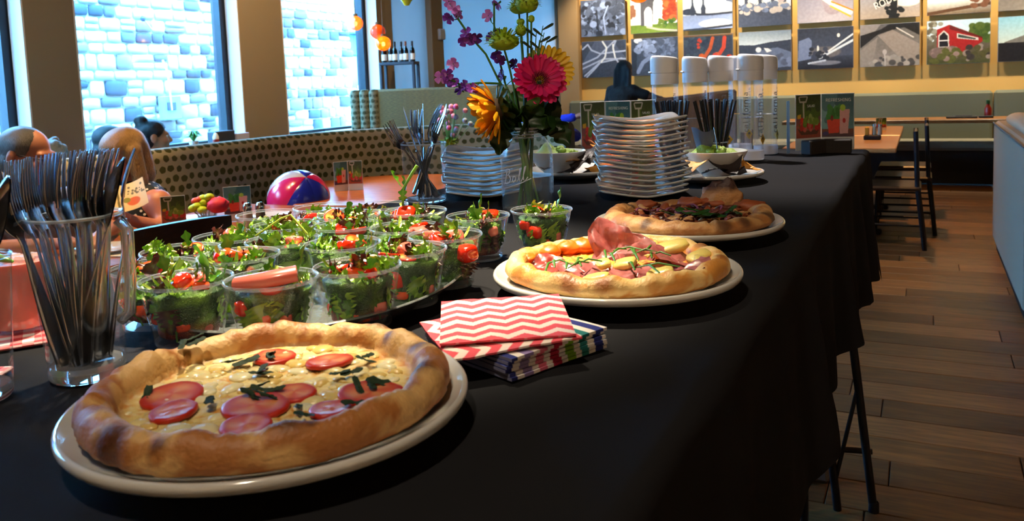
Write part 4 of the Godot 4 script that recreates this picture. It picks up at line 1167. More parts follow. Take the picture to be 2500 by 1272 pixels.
# ------------------------------------------------------------------ right-hand dining area
func chair_mesh_into(t: Node3D, seatm: Material, metal: Material) -> void:
	# faces -X; origin on the floor under the seat's centre
	part(t, "seat", boxm(Vector3(0, 0.45, 0), Vector3(0.42, 0.035, 0.42), 0.012), seatm)
	for s in [-1.0, 1.0]:
		part(t, "leg", tubem([Vector3(0.17, 0.87, 0.185 * s), Vector3(0.185, 0.45, 0.185 * s), Vector3(0.235, 0.0, 0.195 * s)], 0.016, 8), metal)
		part(t, "leg", tubem([Vector3(-0.18, 0.435, 0.18 * s), Vector3(-0.20, 0.0, 0.19 * s)], 0.014, 8), metal)
		part(t, "stretcher", tubem([Vector3(-0.192, 0.18, 0.185 * s), Vector3(0.215, 0.18, 0.19 * s)], 0.009, 6), metal)
	part(t, "stretcher", tubem([Vector3(-0.19, 0.10, -0.185), Vector3(-0.19, 0.10, 0.185)], 0.009, 6), metal)
	part(t, "backrest", boxm(Vector3(0.172, 0.79, 0), Vector3(0.022, 0.16, 0.40), 0.008), seatm)
	part(t, "back_rail", boxm(Vector3(0.180, 0.62, 0), Vector3(0.018, 0.06, 0.36), 0.006), seatm)

func build_dining_right() -> void:
	var wt := wood("table_tan", Color(0.72, 0.55, 0.36), Color(0.60, 0.43, 0.26), 0.32, Vector3(1, 6, 6))
	var blk := mat("dark_base", Color.WHITE)
	var walnut := wood("walnut", Color(0.20, 0.10, 0.05), Color(0.12, 0.06, 0.03), 0.4, Vector3(3, 8, 3))
	var metal := mat("chair_metal", Color(0.045, 0.055, 0.085), 0.45, {"metal": 0.5})
	var names := ["small tan wood table at the aisle, the nearer of two in line", "small tan wood table at the aisle, the farther of two in line"]
	for i in 2:
		var t := thing("dining_table", names[i], "table", Vector3(-0.40, 0, -6.76 - i * 1.30), 0.0, "tan tables along the aisle")
		part(t, "tabletop", boxm(Vector3(0, 0.732, 0), Vector3(0.80, 0.036, 1.24), 0.006), wt)
		part(t, "pedestal", boxm(Vector3(0, 0.37, 0), Vector3(0.09, 0.69, 0.09), 0.01), blk)
		part(t, "foot", boxm(Vector3(0, 0.02, 0), Vector3(0.56, 0.04, 0.07), 0.01), blk)
		part(t, "foot", boxm(Vector3(0, 0.018, 0), Vector3(0.07, 0.036, 0.56), 0.01), blk)
	var spots := [[-0.045, -6.36, 0.0, "dark chair with metal legs at the near aisle table, closest to the buffet"], [0.03, -6.98, 0.0, "dark chair with metal legs just behind the nearest aisle chair"], [0.03, -7.75, 0.0, "dark chair with metal legs at the farther aisle table, mostly hidden"]]
	var first: Node3D = null
	for q in spots:
		if first == null:
			first = thing("dining_chair", q[3], "chair", Vector3(q[0], 0, q[1]), q[2], "dark chairs on the aisle side")
			chair_mesh_into(first, walnut, metal)
		else:
			copy(first, q[3], Vector3(q[0], 0, q[1]), q[2], "dining_chair")
	var lc := copy(first, "dark wood chair left of the aisle tables, beside the menu card", Vector3(-0.93, 0, -6.36), PI, "dining_chair")
	# a high-backed brown settle across the tables
	var st := thing("settle", "brown high-backed settle left of the aisle tables", "bench", Vector3(-1.45, 0, -7.2))
	var brown := wood("settle_brown", Color(0.36, 0.24, 0.16), Color(0.28, 0.18, 0.11), 0.6, Vector3(1, 6, 3))
	part(st, "backrest", boxm(Vector3(-0.25, 0.60, 0), Vector3(0.08, 1.12, 3.2), 0.02), brown)
	part(st, "seat", boxm(Vector3(0, 0.42, 0), Vector3(0.46, 0.10, 3.1), 0.03), mat("settle_seat", Color(0.22, 0.18, 0.14), 0.7))
	part(st, "base", boxm(Vector3(0, 0.19, 0), Vector3(0.40, 0.37, 3.0)), blk)
	# things standing on the aisle tables
	table_tent("table_tent", "small menu tent of fruit drinks on the farther aisle table", Vector3(-0.22, 0.75, -7.95), 0.9, 0.075, 0.12, 1)
	condiments(Vector3(-0.20, 0.75, -6.95), "yellow sugar caddy and glass shakers on the nearer aisle table")
	# the grey upholstered booth back on the right
	var grey := mat("booth_grey", Color(0.50, 0.47, 0.42), 0.7, {"bump": noise_tex("leather", 0.12, 4), "depth": 0.08, "tri": Vector3(4, 4, 4), "world": true})
	var cap := mat("booth_cap", Color(0.58, 0.56, 0.50), 0.55, {"bump": noise_tex("leather", 0.12, 4), "depth": 0.06, "tri": Vector3(4, 4, 4), "world": true})
	var bo := thing("booth_back", "tall grey upholstered booth back with a rolled top at the right edge", "booth", Vector3(0.74, 0, -5.36))
	part(bo, "panel", boxm(Vector3(0, 0.50, 0), Vector3(0.22, 0.86, 2.10), 0.025), grey)
	var roll := MB.new()
	var rp := []
	for i in 13: rp.append(Vector3(0.03, 0.945, -1.06 + i * 2.12 / 12.0))
	var rr := []
	for i in 13: rr.append(0.02 if i == 0 or i == 12 else (0.078 if i == 1 or i == 11 else 0.085))
	rp[0].z += 0.0; roll.tube(rp, rr, 20, 0.62)
	part(bo, "rolled_top", roll, cap)
	part(bo, "seam", tubem([Vector3(-0.112, 0.915, -1.03), Vector3(-0.112, 0.915, 1.03)], 0.006, 6), mat("piping", Color(0.30, 0.30, 0.29), 0.6))
	part(bo, "plinth", boxm(Vector3(0, 0.035, 0), Vector3(0.17, 0.07, 2.0)), blk)
	part(bo, "seat", boxm(Vector3(0.38, 0.40, 0), Vector3(0.55, 0.14, 2.0), 0.04), cap)
	part(bo, "seat_base", boxm(Vector3(0.38, 0.165, 0), Vector3(0.50, 0.33, 1.95)), blk)

# ------------------------------------------------------------------ printed cards
func card_tex(kind: int) -> ImageTexture:
	var p := Pic.new(96, 128)
	if kind == 0:      # a salad in a bowl, a stemmed glass behind it
		p.grad(0, 0.5, Color(0.16, 0.24, 0.10), Color(0.30, 0.38, 0.12)); p.grad(0.5, 0.72, Color(0.45, 0.30, 0.33), Color(0.60, 0.32, 0.26)); p.grad(0.72, 1, Color(0.72, 0.34, 0.24), Color(0.60, 0.28, 0.20))
		p.blots(20, 0.3, 0.25, 0.9, 0.5, 0.12, [Color(0.30, 0.42, 0.10), Color(0.22, 0.30, 0.12)], 3)
		p.line([[0.12, 0.06], [0.16, 0.16], [0.40, 0.16], [0.46, 0.05]], 0.04, Color(0.72, 0.70, 0.68)); p.line([[0.3, 0.17], [0.31, 0.52]], 0.05, Color(0.75, 0.74, 0.70)); p.line([[0.14, 0.04], [0.44, 0.04]], 0.03, Color(0.72, 0.72, 0.70))
		p.poly([[0.05, 0.46], [0.2, 0.44], [0.2, 0.54], [0.05, 0.55]], Color(0.85, 0.65, 0.10))
		p.poly([[0.05, 0.78], [0.98, 0.78], [0.85, 0.92], [0.2, 0.92]], Color(0.38, 0.22, 0.16)); p.oval(0.52, 0.77, 0.48, 0.06, Color(0.55, 0.38, 0.30))
		p.blots(34, 0.12, 0.6, 0.95, 0.78, 0.07, [Color(0.85, 0.18, 0.12), Color(0.80, 0.38, 0.34), Color(0.72, 0.14, 0.14), Color(0.35, 0.52, 0.14)], 4); p.blots(16, 0.35, 0.52, 0.85, 0.66, 0.07, [Color(0.45, 0.58, 0.18), Color(0.60, 0.68, 0.34)], 6)
	else:              # two fruit drinks on a teal ground
		p.grad(0, 1, Color(0.16, 0.36, 0.42), Color(0.40, 0.58, 0.62)); p.blots(22, 0, 0, 0.35, 0.8, 0.14, [Color(0.48, 0.68, 0.72), Color(0.30, 0.50, 0.55)], 3)
		p.blots(30, 0.2, 0.3, 0.65, 0.62, 0.08, [Color(0.16, 0.45, 0.16), Color(0.24, 0.55, 0.26)], 5)
		p.grad(0.82, 1, Color(0.46, 0.26, 0.20), Color(0.30, 0.22, 0.30))
		p.poly([[0.16, 0.60], [0.58, 0.58], [0.54, 0.90], [0.22, 0.92]], Color(0.90, 0.26, 0.18)); p.poly([[0.56, 0.36], [0.88, 0.36], [0.82, 0.92], [0.56, 0.93]], Color(0.88, 0.66, 0.66)); p.oval(0.66, 0.32, 0.09, 0.08, Color(0.66, 0.82, 0.28)); p.oval(0.70, 0.62, 0.05, 0.06, Color(0.75, 0.14, 0.16)); p.oval(0.12, 0.92, 0.10, 0.05, Color(0.24, 0.20, 0.45)); p.oval(0.32, 0.56, 0.05, 0.07, Color(0.5, 0.15, 0.12))
	p.grain(0.03)
	return p.tex()

func card_mat(kind: int) -> StandardMaterial3D:
	if mats.has("card%d" % kind): return mats["card%d" % kind]
	return mat("card%d" % kind, Color(0.95, 0.95, 0.95), 0.35, {"tex": card_tex(kind)})

# an upright menu tent: two or three printed panels set at angles, each panel a card with its print on the front
func table_tent(called: String, label: String, at: Vector3, yaw: float, w: float, h: float, first := 0, panels := 2, words := false) -> Node3D:
	var t := thing(called, label, "menu card", at, yaw, "")
	var white := mat("card_white", Color(0.80, 0.82, 0.84), 0.5)
	var x := Vector3.ZERO
	var ang := 0.0
	for i in panels:
		ang = [0.35, -0.30, 0.25][i]
		var b := Basis(Vector3.UP, ang)
		var m := MB.new()
		m.xf = Transform3D(b, x)
		m.box(Vector3(w * 0.5, h * 0.5, -0.0012), Vector3(w, h, 0.0016), 0.0005)
		var pn := part(t, "panel", m, white)
		m = MB.new()
		m.xf = Transform3D(b, x)
		m.face(Vector3(0.002, h * 0.22, 0.0002), Vector3(w - 0.002, h * 0.22, 0.0002), Vector3(w - 0.002, h - 0.002, 0.0002), Vector3(0.002, h - 0.002, 0.0002))
		part(pn, "print_face", m, card_mat((first + i) % 2))
		if words:
			var sal := (first + i) % 2 == 0
			text(pn, "lettering", "SALAD" if sal else "REFRESHING", w * (0.105 if sal else 0.135), mat("ink_white", Color(0.88, 0.90, 0.90), 0.5), x + b * Vector3(w * (0.60 if sal else 0.52), h * (0.79 if sal else 0.88), 0.0006), b, "Droid Sans", 0.0006)
		x += b * Vector3(w + 0.0008, 0, 0)
	return t

func condiments(at: Vector3, label: String) -> Node3D:
	var t := thing("condiment_caddy", label, "caddy", at)
	part(t, "tray", boxm(Vector3(0, 0.02, 0), Vector3(0.13, 0.04, 0.10), 0.008), mat("dark_base", Color.WHITE))
	part(t, "sugar_packets", boxm(Vector3(-0.04, 0.06, 0), Vector3(0.03, 0.09, 0.07), 0.004), mat("sugar_yellow", Color(0.80, 0.62, 0.18), 0.6))
	for i in 2:
		var m := MB.new()
		m.xf = Transform3D(Basis.IDENTITY, Vector3(0.015 + 0.042 * i, 0.04, 0.015 * i))
		m.lathe([Vector2(0.0, 0.0), Vector2(0.018, 0.0), Vector2(0.016, 0.07)], 14)
		var s := part(t, "shaker", m, mat("shaker_glass", Color(0.72, 0.72, 0.62), 0.15))
		m = MB.new()
		m.xf = Transform3D(Basis.IDENTITY, Vector3(0.015 + 0.042 * i, 0.11, 0.015 * i))
		m.lathe([Vector2(0.018, 0.0), Vector2(0.017, 0.018), Vector2(0.0, 0.024)], 14)
		part(s, "lid", m, mat("steel", Color(0.80, 0.80, 0.80), 0.18, {"metal": 1.0}))
	return t

# ------------------------------------------------------------------ left-hand booths
func dot_tex() -> ImageTexture:
	var w := 192
	var im := Image.create(w, w, false, Image.FORMAT_RGB8)
	im.fill(Color(0.60, 0.57, 0.46))
	var rng := RandomNumberGenerator.new()
	rng.seed = 8
	for j in 6:
		for i in 6:
			var cx := (i + (0.5 if j % 2 else 0.0) + rng.randf_range(-0.1, 0.1)) * 32.0 + 8
			var cy := (j + rng.randf_range(-0.1, 0.1)) * 32.0 + 16
			var rx := rng.randf_range(9.5, 13.0)
			var ry := rng.randf_range(8.5, 12.0)
			var g := rng.randf_range(0.0, 0.05)
			var ph := rng.randf() * TAU
			for y in range(int(cy - 15), int(cy + 16)):
				for x in range(int(cx - 15), int(cx + 16)):
					var a := atan2(y - cy, x - cx)
					var d := Vector2((x - cx) / rx, (y - cy) / ry).length() * (1.0 + 0.04 * sin(a * 5 + ph))
					if d < 1.0:
						im.set_pixel(posmod(x, w), posmod(y, w), Color(0.22 + g, 0.23 + g, 0.08))
	return ImageTexture.create_from_image(im)

func booth_path(t: float) -> Array:      # centre line of the curved booth back: straight beside the windows, then an arc; t in metres
	var L := 2.75
	if t < L: return [Vector3(-3.55, 0, -0.70 - t), Vector3(1, 0, 0)]
	var a := PI + (t - L) / 1.33
	var c := Vector3(-2.22, 0, -3.45)
	return [c + Vector3(cos(a), 0, sin(a)) * 1.33, Vector3(-cos(a), 0, -sin(a))]

func build_booths_left() -> void:
	var dots := dot_tex()
	var fab := mat("dotted_fabric", Color(1, 1, 1), 0.85, {"tex": dots, "bump": noise_tex("fabric", 0.25, 3), "depth": 0.04})
	var trim := mat("booth_trim", Color(0.42, 0.42, 0.36), 0.7)
	var T := 2.75 + 1.33 * (PI * 0.555)
	var bo := thing("curved_booth", "long curved booth back in green dotted fabric, sweeping round the corner table", "booth", Vector3.ZERO)
	var m := MB.new()
	var prof := [Vector2(0.06, 0.0), Vector2(0.06, 0.985), Vector2(0.052, 1.022), Vector2(0.03, 1.042), Vector2(0.0, 1.05), Vector2(-0.03, 1.042), Vector2(-0.052, 1.022), Vector2(-0.06, 0.985), Vector2(-0.06, 0.0)]
	var nu := 90
	m.grid(nu, prof.size() - 1, func(u: float, w: float):
		var q: Vector2 = prof[int(round(w * (prof.size() - 1)))]
		var pp := booth_path(u * T)
		return pp[0] + pp[1] * q.x + Vector3(0, q.y, 0))
	var dist := 0.0
	for k in m.v.size():
		var i := k % (nu + 1)
		var j := k / (nu + 1)
		var l := 0.0
		for q in j: l += (prof[q + 1] - prof[q]).length()
		m.uv[k] = Vector2(i * T / nu / 0.34, -l / 0.34)
	part(bo, "back_panel", m, fab)
	for e in 2:
		var pp := booth_path(T if e == 1 else 0.0)
		var ex := MB.new()
		var x: Vector3 = pp[1]
		ex.xf = Transform3D(Basis(x, Vector3.UP, x.cross(Vector3.UP)), pp[0])
		var pts := []
		for q in prof: pts.append(q)
		ex.slab(pts, 0.02)
		part(bo, "end_cap", ex, trim)
	m = MB.new()
	m.grid(nu, 5, func(u: float, w: float):
		var pr: Vector2 = [Vector2(0.50, 0.0), Vector2(0.52, 0.38), Vector2(0.54, 0.42), Vector2(0.53, 0.47), Vector2(0.48, 0.485), Vector2(0.06, 0.48)][int(round(w * 5))]
		var pp := booth_path(u * T)
		return pp[0] + pp[1] * pr.x + Vector3(0, pr.y, 0))
	part(bo, "seat", m, mat("seat_olive", Color(0.30, 0.29, 0.20), 0.7))
	# taller booth farther off, with rolled vertical channels at its left end
	var olive := mat("weave_olive", Color(0.42, 0.36, 0.17), 0.85, {"bump": noise_tex("weave", 0.3, 2), "depth": 0.12, "tri": Vector3(1.5, 16, 1.5), "tex": noise_tex("weave_c", 0.05, 3, [[0.3, 0.7], [Color(0.75, 0.75, 0.75), Color(1, 1, 1)]])})
	var hb := thing("high_booth", "tall olive booth back with dotted rolls at its left end, behind the cutlery", "booth", Vector3(-4.05, 0, -6.5))
	part(hb, "back_panel", boxm(Vector3(0.08, 0.655, 0), Vector3(1.70, 1.31, 0.14), 0.02), olive)
	for i in 3:
		part(hb, "roll", lathem([Vector2(0.05, 0.0), Vector2(0.058, 0.02), Vector2(0.058, 1.28), Vector2(0.045, 1.31), Vector2(0.0, 1.315)], 16), mat("dotted_roll", Color(0.72, 0.76, 0.74), 0.85, {"tex": dots, "tri": Vector3(3, 3, 3)})).position = Vector3(-0.99 + i * 0.118, 0, 0.05)
	part(hb, "seat", boxm(Vector3(0.08, 0.42, 0.32), Vector3(1.66, 0.12, 0.5), 0.03), mat("seat_olive", Color.WHITE))
	part(hb, "seat_base", boxm(Vector3(0.08, 0.18, 0.30), Vector3(1.60, 0.36, 0.42)), mat("dark_base", Color.WHITE))
	# lower back of the booth behind, where the blue sleeve reaches over
	var brown := mat("settle_brown", Color.WHITE)

func round_table(called: String, label: String, at: Vector3, r: float, m: Material) -> void:
	var t := thing(called, label, "table", at)
	part(t, "tabletop", lathem([Vector2(0.0, 0.71), Vector2(r - 0.01, 0.71), Vector2(r, 0.718), Vector2(r, 0.742), Vector2(r - 0.008, 0.75), Vector2(0.0, 0.75)], 64), m)
	part(t, "pedestal", lathem([Vector2(0.30, 0.0), Vector2(0.29, 0.02), Vector2(0.05, 0.05), Vector2(0.04, 0.10), Vector2(0.04, 0.71)], 24), mat("dark_base", Color.WHITE))

func build_left_tables() -> void:
	var orange := wood("table_orange", Color(0.66, 0.36, 0.12), Color(0.52, 0.26, 0.08), 0.30, Vector3(1, 6, 5))
	round_table("round_table", "round honey wood table inside the curved booth", Vector3(-2.62, 0, -3.50), 0.68, orange)
	table_tent("table_tent", "small blue and orange menu tent on the round booth table", Vector3(-2.83, 0.75, -3.28), 0.7, 0.085, 0.17, 1)
	var t := thing("dining_table", "orange wood table where the couple sits, behind the salad tray", "table", Vector3(-2.72, 0, -2.02))
	part(t, "tabletop", boxm(Vector3(0, 0.732, 0), Vector3(0.72, 0.036, 1.55), 0.006), orange)
	part(t, "pedestal", boxm(Vector3(0, 0.37, 0), Vector3(0.09, 0.69, 0.09), 0.01), mat("dark_base", Color.WHITE))
	part(t, "foot", boxm(Vector3(0, 0.02, 0), Vector3(0.5, 0.04, 0.6), 0.01), mat("dark_base", Color.WHITE))
	# dark chair with its curved back towards the buffet
	var walnut := mat("walnut", Color.WHITE)
	var metal := mat("chair_metal", Color.WHITE)
	var ch := thing("dining_chair", "dark chair with a broad curved back panel, just behind the salad tray", "chair", Vector3(-2.33, 0, -1.63), -0.22)
	part(ch, "seat", boxm(Vector3(-0.06, 0.45, 0), Vector3(0.40, 0.035, 0.42), 0.012), walnut)
	for s in [-1.0, 1.0]:
		part(ch, "leg", tubem([Vector3(0.16, 0.80, 0.165 * s), Vector3(0.15, 0.45, 0.18 * s), Vector3(0.20, 0.0, 0.19 * s)], 0.014, 8), metal)
		part(ch, "leg", tubem([Vector3(-0.24, 0.435, 0.18 * s), Vector3(-0.26, 0.0, 0.19 * s)], 0.014, 8), metal)
		part(ch, "bolt", lathem([Vector2(0.012, 0.0), Vector2(0.012, 0.012), Vector2(0.0, 0.014)], 12), mat("steel", Color(0.80, 0.80, 0.80), 0.18, {"metal": 1.0})).position = Vector3(0.165, 0.83, 0.15 * s)
	var bk := MB.new()
	bk.grid(14, 3, func(u: float, w: float):
		var z := (u - 0.5) * 0.40
		return Vector3(0.20 - 0.9 * z * z + (0.012 if w < 0.1 else 0.012), 0.70 + 0.185 * w + 0.012 * (1.0 - pow(2.0 * u - 1.0, 2)), -z))
	bk.grid(14, 3, func(u: float, w: float):
		var z := (u - 0.5) * 0.40
		return Vector3(0.182 - 0.9 * z * z, 0.70 + 0.185 * w + 0.012 * (1.0 - pow(2.0 * u - 1.0, 2)), z))
	bk.grid(14, 1, func(u: float, w: float):
		var z := (u - 0.5) * 0.40
		return Vector3(lerpf(0.212, 0.182, w) - 0.9 * z * z, 0.885 + 0.012 * (1.0 - pow(2.0 * u - 1.0, 2)), -z))
	for s in [-1.0, 1.0]:
		var z: float = 0.20 * s
		var x0 := 0.182 - 0.9 * 0.04
		var i0 := Vector3(x0, 0.70, z); var i1 := Vector3(x0 + 0.03, 0.70, z)
		if s > 0: bk.face(i0, i1, i1 + Vector3(0, 0.185, 0), i0 + Vector3(0, 0.185, 0))
		else: bk.face(i1, i0, i0 + Vector3(0, 0.185, 0), i1 + Vector3(0, 0.185, 0))
	part(ch, "back_panel", bk, wood("chair_back", Color(0.23, 0.11, 0.05), Color(0.15, 0.07, 0.03), 0.35, Vector3(3, 8, 3)))
	# what stands on the couple's table
	table_tent("table_tent", "small menu tent with a red salad picture, left of the bright flowers", Vector3(-2.76, 0.752, -2.02), 0.45, 0.10, 0.15, 0, 1)
	table_tent("table_tent", "small pale blue menu tent behind the bright flowers", Vector3(-2.66, 0.752, -2.28), 0.45, 0.12, 0.16, 1, 1)
	var va := thing("flower_glass", "small glass of yellow green and pink flowers on the couple's table", "flowers", Vector3(-2.53, 0.752, -2.06))
	part(va, "glass", lathem([Vector2(0.035, 0.0), Vector2(0.042, 0.10), Vector2(0.039, 0.10), Vector2(0.032, 0.006), Vector2(0.0, 0.006)], 20), mat("thin_glass", Color(0.85, 0.90, 0.95), 0.05, {"alpha": 0.25}))
	part(va, "water", lathem([Vector2(0.0, 0.007), Vector2(0.031, 0.007), Vector2(0.036, 0.07), Vector2(0.0, 0.07)], 20), mat("water_tint", Color(0.72, 0.68, 0.70), 0.05, {"alpha": 0.4}))
	var rng := RandomNumberGenerator.new()
	rng.seed = 21
	for q in [[-0.055, 0.105, 0.01, 0], [-0.03, 0.115, 0.03, 0], [0.0, 0.10, 0.05, 0], [-0.01, 0.128, 0.0, 0], [-0.02, 0.145, -0.02, 0], [0.01, 0.15, -0.01, 0], [-0.045, 0.135, 0.0, 1], [-0.03, 0.14, -0.01, 1], [0.05, 0.115, 0.0, 2]]:
		var pc: Vector3 = Vector3(q[0] * 0.9, q[1], q[2] * 0.5 - q[0] * 0.4)
		var fm := MB.new()
		fn.seed = rng.randi() % 100
		var rad: float = [0.021, 0.020, 0.045][q[3]]
		fm.ball(pc, Vector3(rad, rad * 0.75, rad), 18, 10, func(d: Vector3): return 1.0 + (0.22 if q[3] == 2 else 0.10) * fn.get_noise_3d(d.x * 220, d.y * 220, d.z * 220))
		var f := part(va, ["button_flower", "orange_bloom", "pink_bloom"][q[3]], fm, mat(["mum_yellow", "bloom_orange", "bloom_pink"][q[3]], [Color(0.72, 0.85, 0.10), Color(0.90, 0.32, 0.06), Color(0.90, 0.20, 0.34)][q[3]], 0.6))
		part(f, "stem", tubem([pc * Vector3(1, 0.9, 1), Vector3(pc.x * 0.3, 0.05, pc.z * 0.3)], 0.003, 5), mat("stem_green", Color(0.22, 0.42, 0.12), 0.6))
	for i in 2:
		var sm := thing("shaker", ["glass salt shaker with a steel lid, behind the rear salad cups", "glass pepper shaker with a steel lid, right of the salt"][i], "shaker", Vector3(-2.45 + 0.045 * i, 0.752, -2.21 - 0.03 * i), 0.0, "shakers on the couple's table")
		part(sm, "glass", lathem([Vector2(0.0, 0.0), Vector2(0.021, 0.0), Vector2(0.023, 0.02), Vector2(0.019, 0.07)], 16), mat(["salt_glass", "pepper_glass"][i], [Color(0.80, 0.72, 0.66), Color(0.30, 0.22, 0.14)][i], 0.1))
		part(sm, "lid", lathem([Vector2(0.020, 0.07), Vector2(0.021, 0.09), Vector2(0.013, 0.105), Vector2(0.0, 0.108)], 16), mat("steel", Color.WHITE))
	var menu := MB.new()
	menu.xf = Transform3D(Basis(Vector3.UP, 0.5) * Basis(Vector3.RIGHT, -0.45) * Basis(Vector3.BACK, 0.32), Vector3.ZERO)
	menu.grid(6, 1, func(u: float, w: float): return Vector3((u - 0.5) * 0.14, (w - 0.5) * 0.125, 0.02 * pow(2 * u - 1, 2)))
	menu.grid(6, 1, func(u: float, w: float): return Vector3((0.5 - u) * 0.14, (w - 0.5) * 0.125, 0.02 * pow(2 * u - 1, 2) - 0.0012))
	var p := Pic.new(64, 80)
	p.grad(0, 1, Color(0.93, 0.86, 0.66), Color(0.90, 0.80, 0.58))
	p.oval(0.55, 0.70, 0.22, 0.16, Color(0.85, 0.40, 0.20)); p.oval(0.35, 0.60, 0.12, 0.10, Color(0.55, 0.55, 0.22)); p.blots(16, 0.4, 0.15, 0.95, 0.5, 0.035, [Color(0.45, 0.42, 0.32)], 4); p.line([[0.15, 0.2], [0.12, 0.8]], 0.05, Color(0.40, 0.38, 0.20))
	single("menu_sheet", menu, mat("menu_print", Color.WHITE, 0.6, {"tex": p.tex(), "two": true}), "cream menu sheet with printed food pictures, held up by the blond woman", "menu", Vector3(-2.90, 0.905, -1.99))
	var ri := [["white oval plate with leftovers before the blond woman", Vector3(-2.86, 0.752, -2.22), 0.13], ["white plate at the near edge of the couple's table", Vector3(-2.62, 0.752, -1.62), 0.12], ["pale plate right of the flowers on the couple's table", Vector3(-2.52, 0.752, -2.42), 0.10]]
	for q in ri:
		single("side_plate", lathem([Vector2(0.0, 0.0), Vector2(q[2] * 0.6, 0.0), Vector2(q[2], 0.014), Vector2(q[2], 0.018), Vector2(q[2] * 0.62, 0.006), Vector2(0.0, 0.006)], 32), mat("china", Color(0.82, 0.82, 0.81), 0.12, {"coat": 0.5}), q[0], "plate", q[1], 0.0, "plates on the couple's table")
	single("paper_napkin", boxm(Vector3.ZERO, Vector3(0.12, 0.003, 0.07), 0.001), mat("paper_white", Color(0.86, 0.88, 0.86), 0.8), "bright white folded paper at the chair end of the couple's table", "napkin", Vector3(-2.50, 0.7535, -1.60), 0.3)
	# beach ball on the curved booth's seat
	var bb := thing("beach_ball", "inflated beach ball in blue, white and magenta panels on the booth seat", "ball", Vector3(-2.835, 0.74, -2.98))
	bb.rotation = Vector3(0.5, 1.9, 0.4)
	part(bb, "seat_rest", lathem([Vector2(0.0, -0.17), Vector2(0.02, -0.17), Vector2(0.02, -0.163), Vector2(0.0, -0.162)], 12), mat("ball_white", Color(0.72, 0.72, 0.75), 0.25))
	var cols := [Color(0.09, 0.14, 0.62), Color(0.72, 0.72, 0.75), Color(0.72, 0.10, 0.36), Color(0.72, 0.72, 0.75), Color(0.09, 0.14, 0.62), Color(0.72, 0.72, 0.75)]
	for i in 6:
		var bm := MB.new()
		bm.grid(6, 14, func(u: float, w: float):
			var a := (i + u) * TAU / 6.0
			var e := (1.0 - w) * PI
			var r := 0.17 * (1.0 - 0.02 * pow(absf(2 * u - 1), 6))
			return Vector3(cos(a) * sin(e), cos(e), -sin(a) * sin(e)) * r)
		part(bb, "panel", bm, mat("ball%d" % (i % 3 + (10 if i == 4 else 0)), cols[i], 0.22, {"coat": 0.4}))
	# objects along the window sill behind the booth
	var pl := thing("sill_plant", "little green plant in a white pot on the window sill", "plant", Vector3(-5.16, 0.905, -4.42))
	part(pl, "pot", lathem([Vector2(0.03, 0.0), Vector2(0.04, 0.05), Vector2(0.036, 0.05), Vector2(0.0, 0.045)], 16), mat("china", Color.WHITE))
	var lm := MB.new()
	for i in 16:
		var a := i * 2.4
		lm.tube([Vector3(0, 0.04, 0), Vector3(cos(a) * 0.035, 0.09 + 0.02 * (i % 3), sin(a) * 0.035), Vector3(cos(a) * 0.075, 0.085, sin(a) * 0.075)], [0.004, 0.014, 0.002], 6, 0.3)
	part(pl, "leaves", lm, mat("leaf_mid", Color(0.26, 0.48, 0.14), 0.5))
	single("sill_box", boxm(Vector3(0, 0.055, 0), Vector3(0.10, 0.11, 0.22), 0.006), mat("dark_slate", Color(0.14, 0.17, 0.22), 0.6), "dark slate box on the window sill, at the right of the first window", "box", Vector3(-5.16, 0.905, -4.72))
	single("napkin_box", boxm(Vector3(0, 0.04, 0), Vector3(0.09, 0.08, 0.15), 0.006), mat("box_pale", Color(0.66, 0.66, 0.72), 0.6), "pale box beside the dark one on the window sill", "box", Vector3(-5.13, 0.905, -4.90))
	var sa := thing("shaker", "white shaker with red label on the window sill", "shaker", Vector3(-5.10, 0.905, -4.60))
	part(sa, "body", lathem([Vector2(0.0, 0.0), Vector2(0.025, 0.0), Vector2(0.025, 0.07), Vector2(0.012, 0.10), Vector2(0.0, 0.105)], 14), mat("paper_white", Color.WHITE))
	part(sa, "label", lathem([Vector2(0.0258, 0.02), Vector2(0.0258, 0.05)], 14), mat("label_red", Color(0.55, 0.16, 0.10), 0.6))

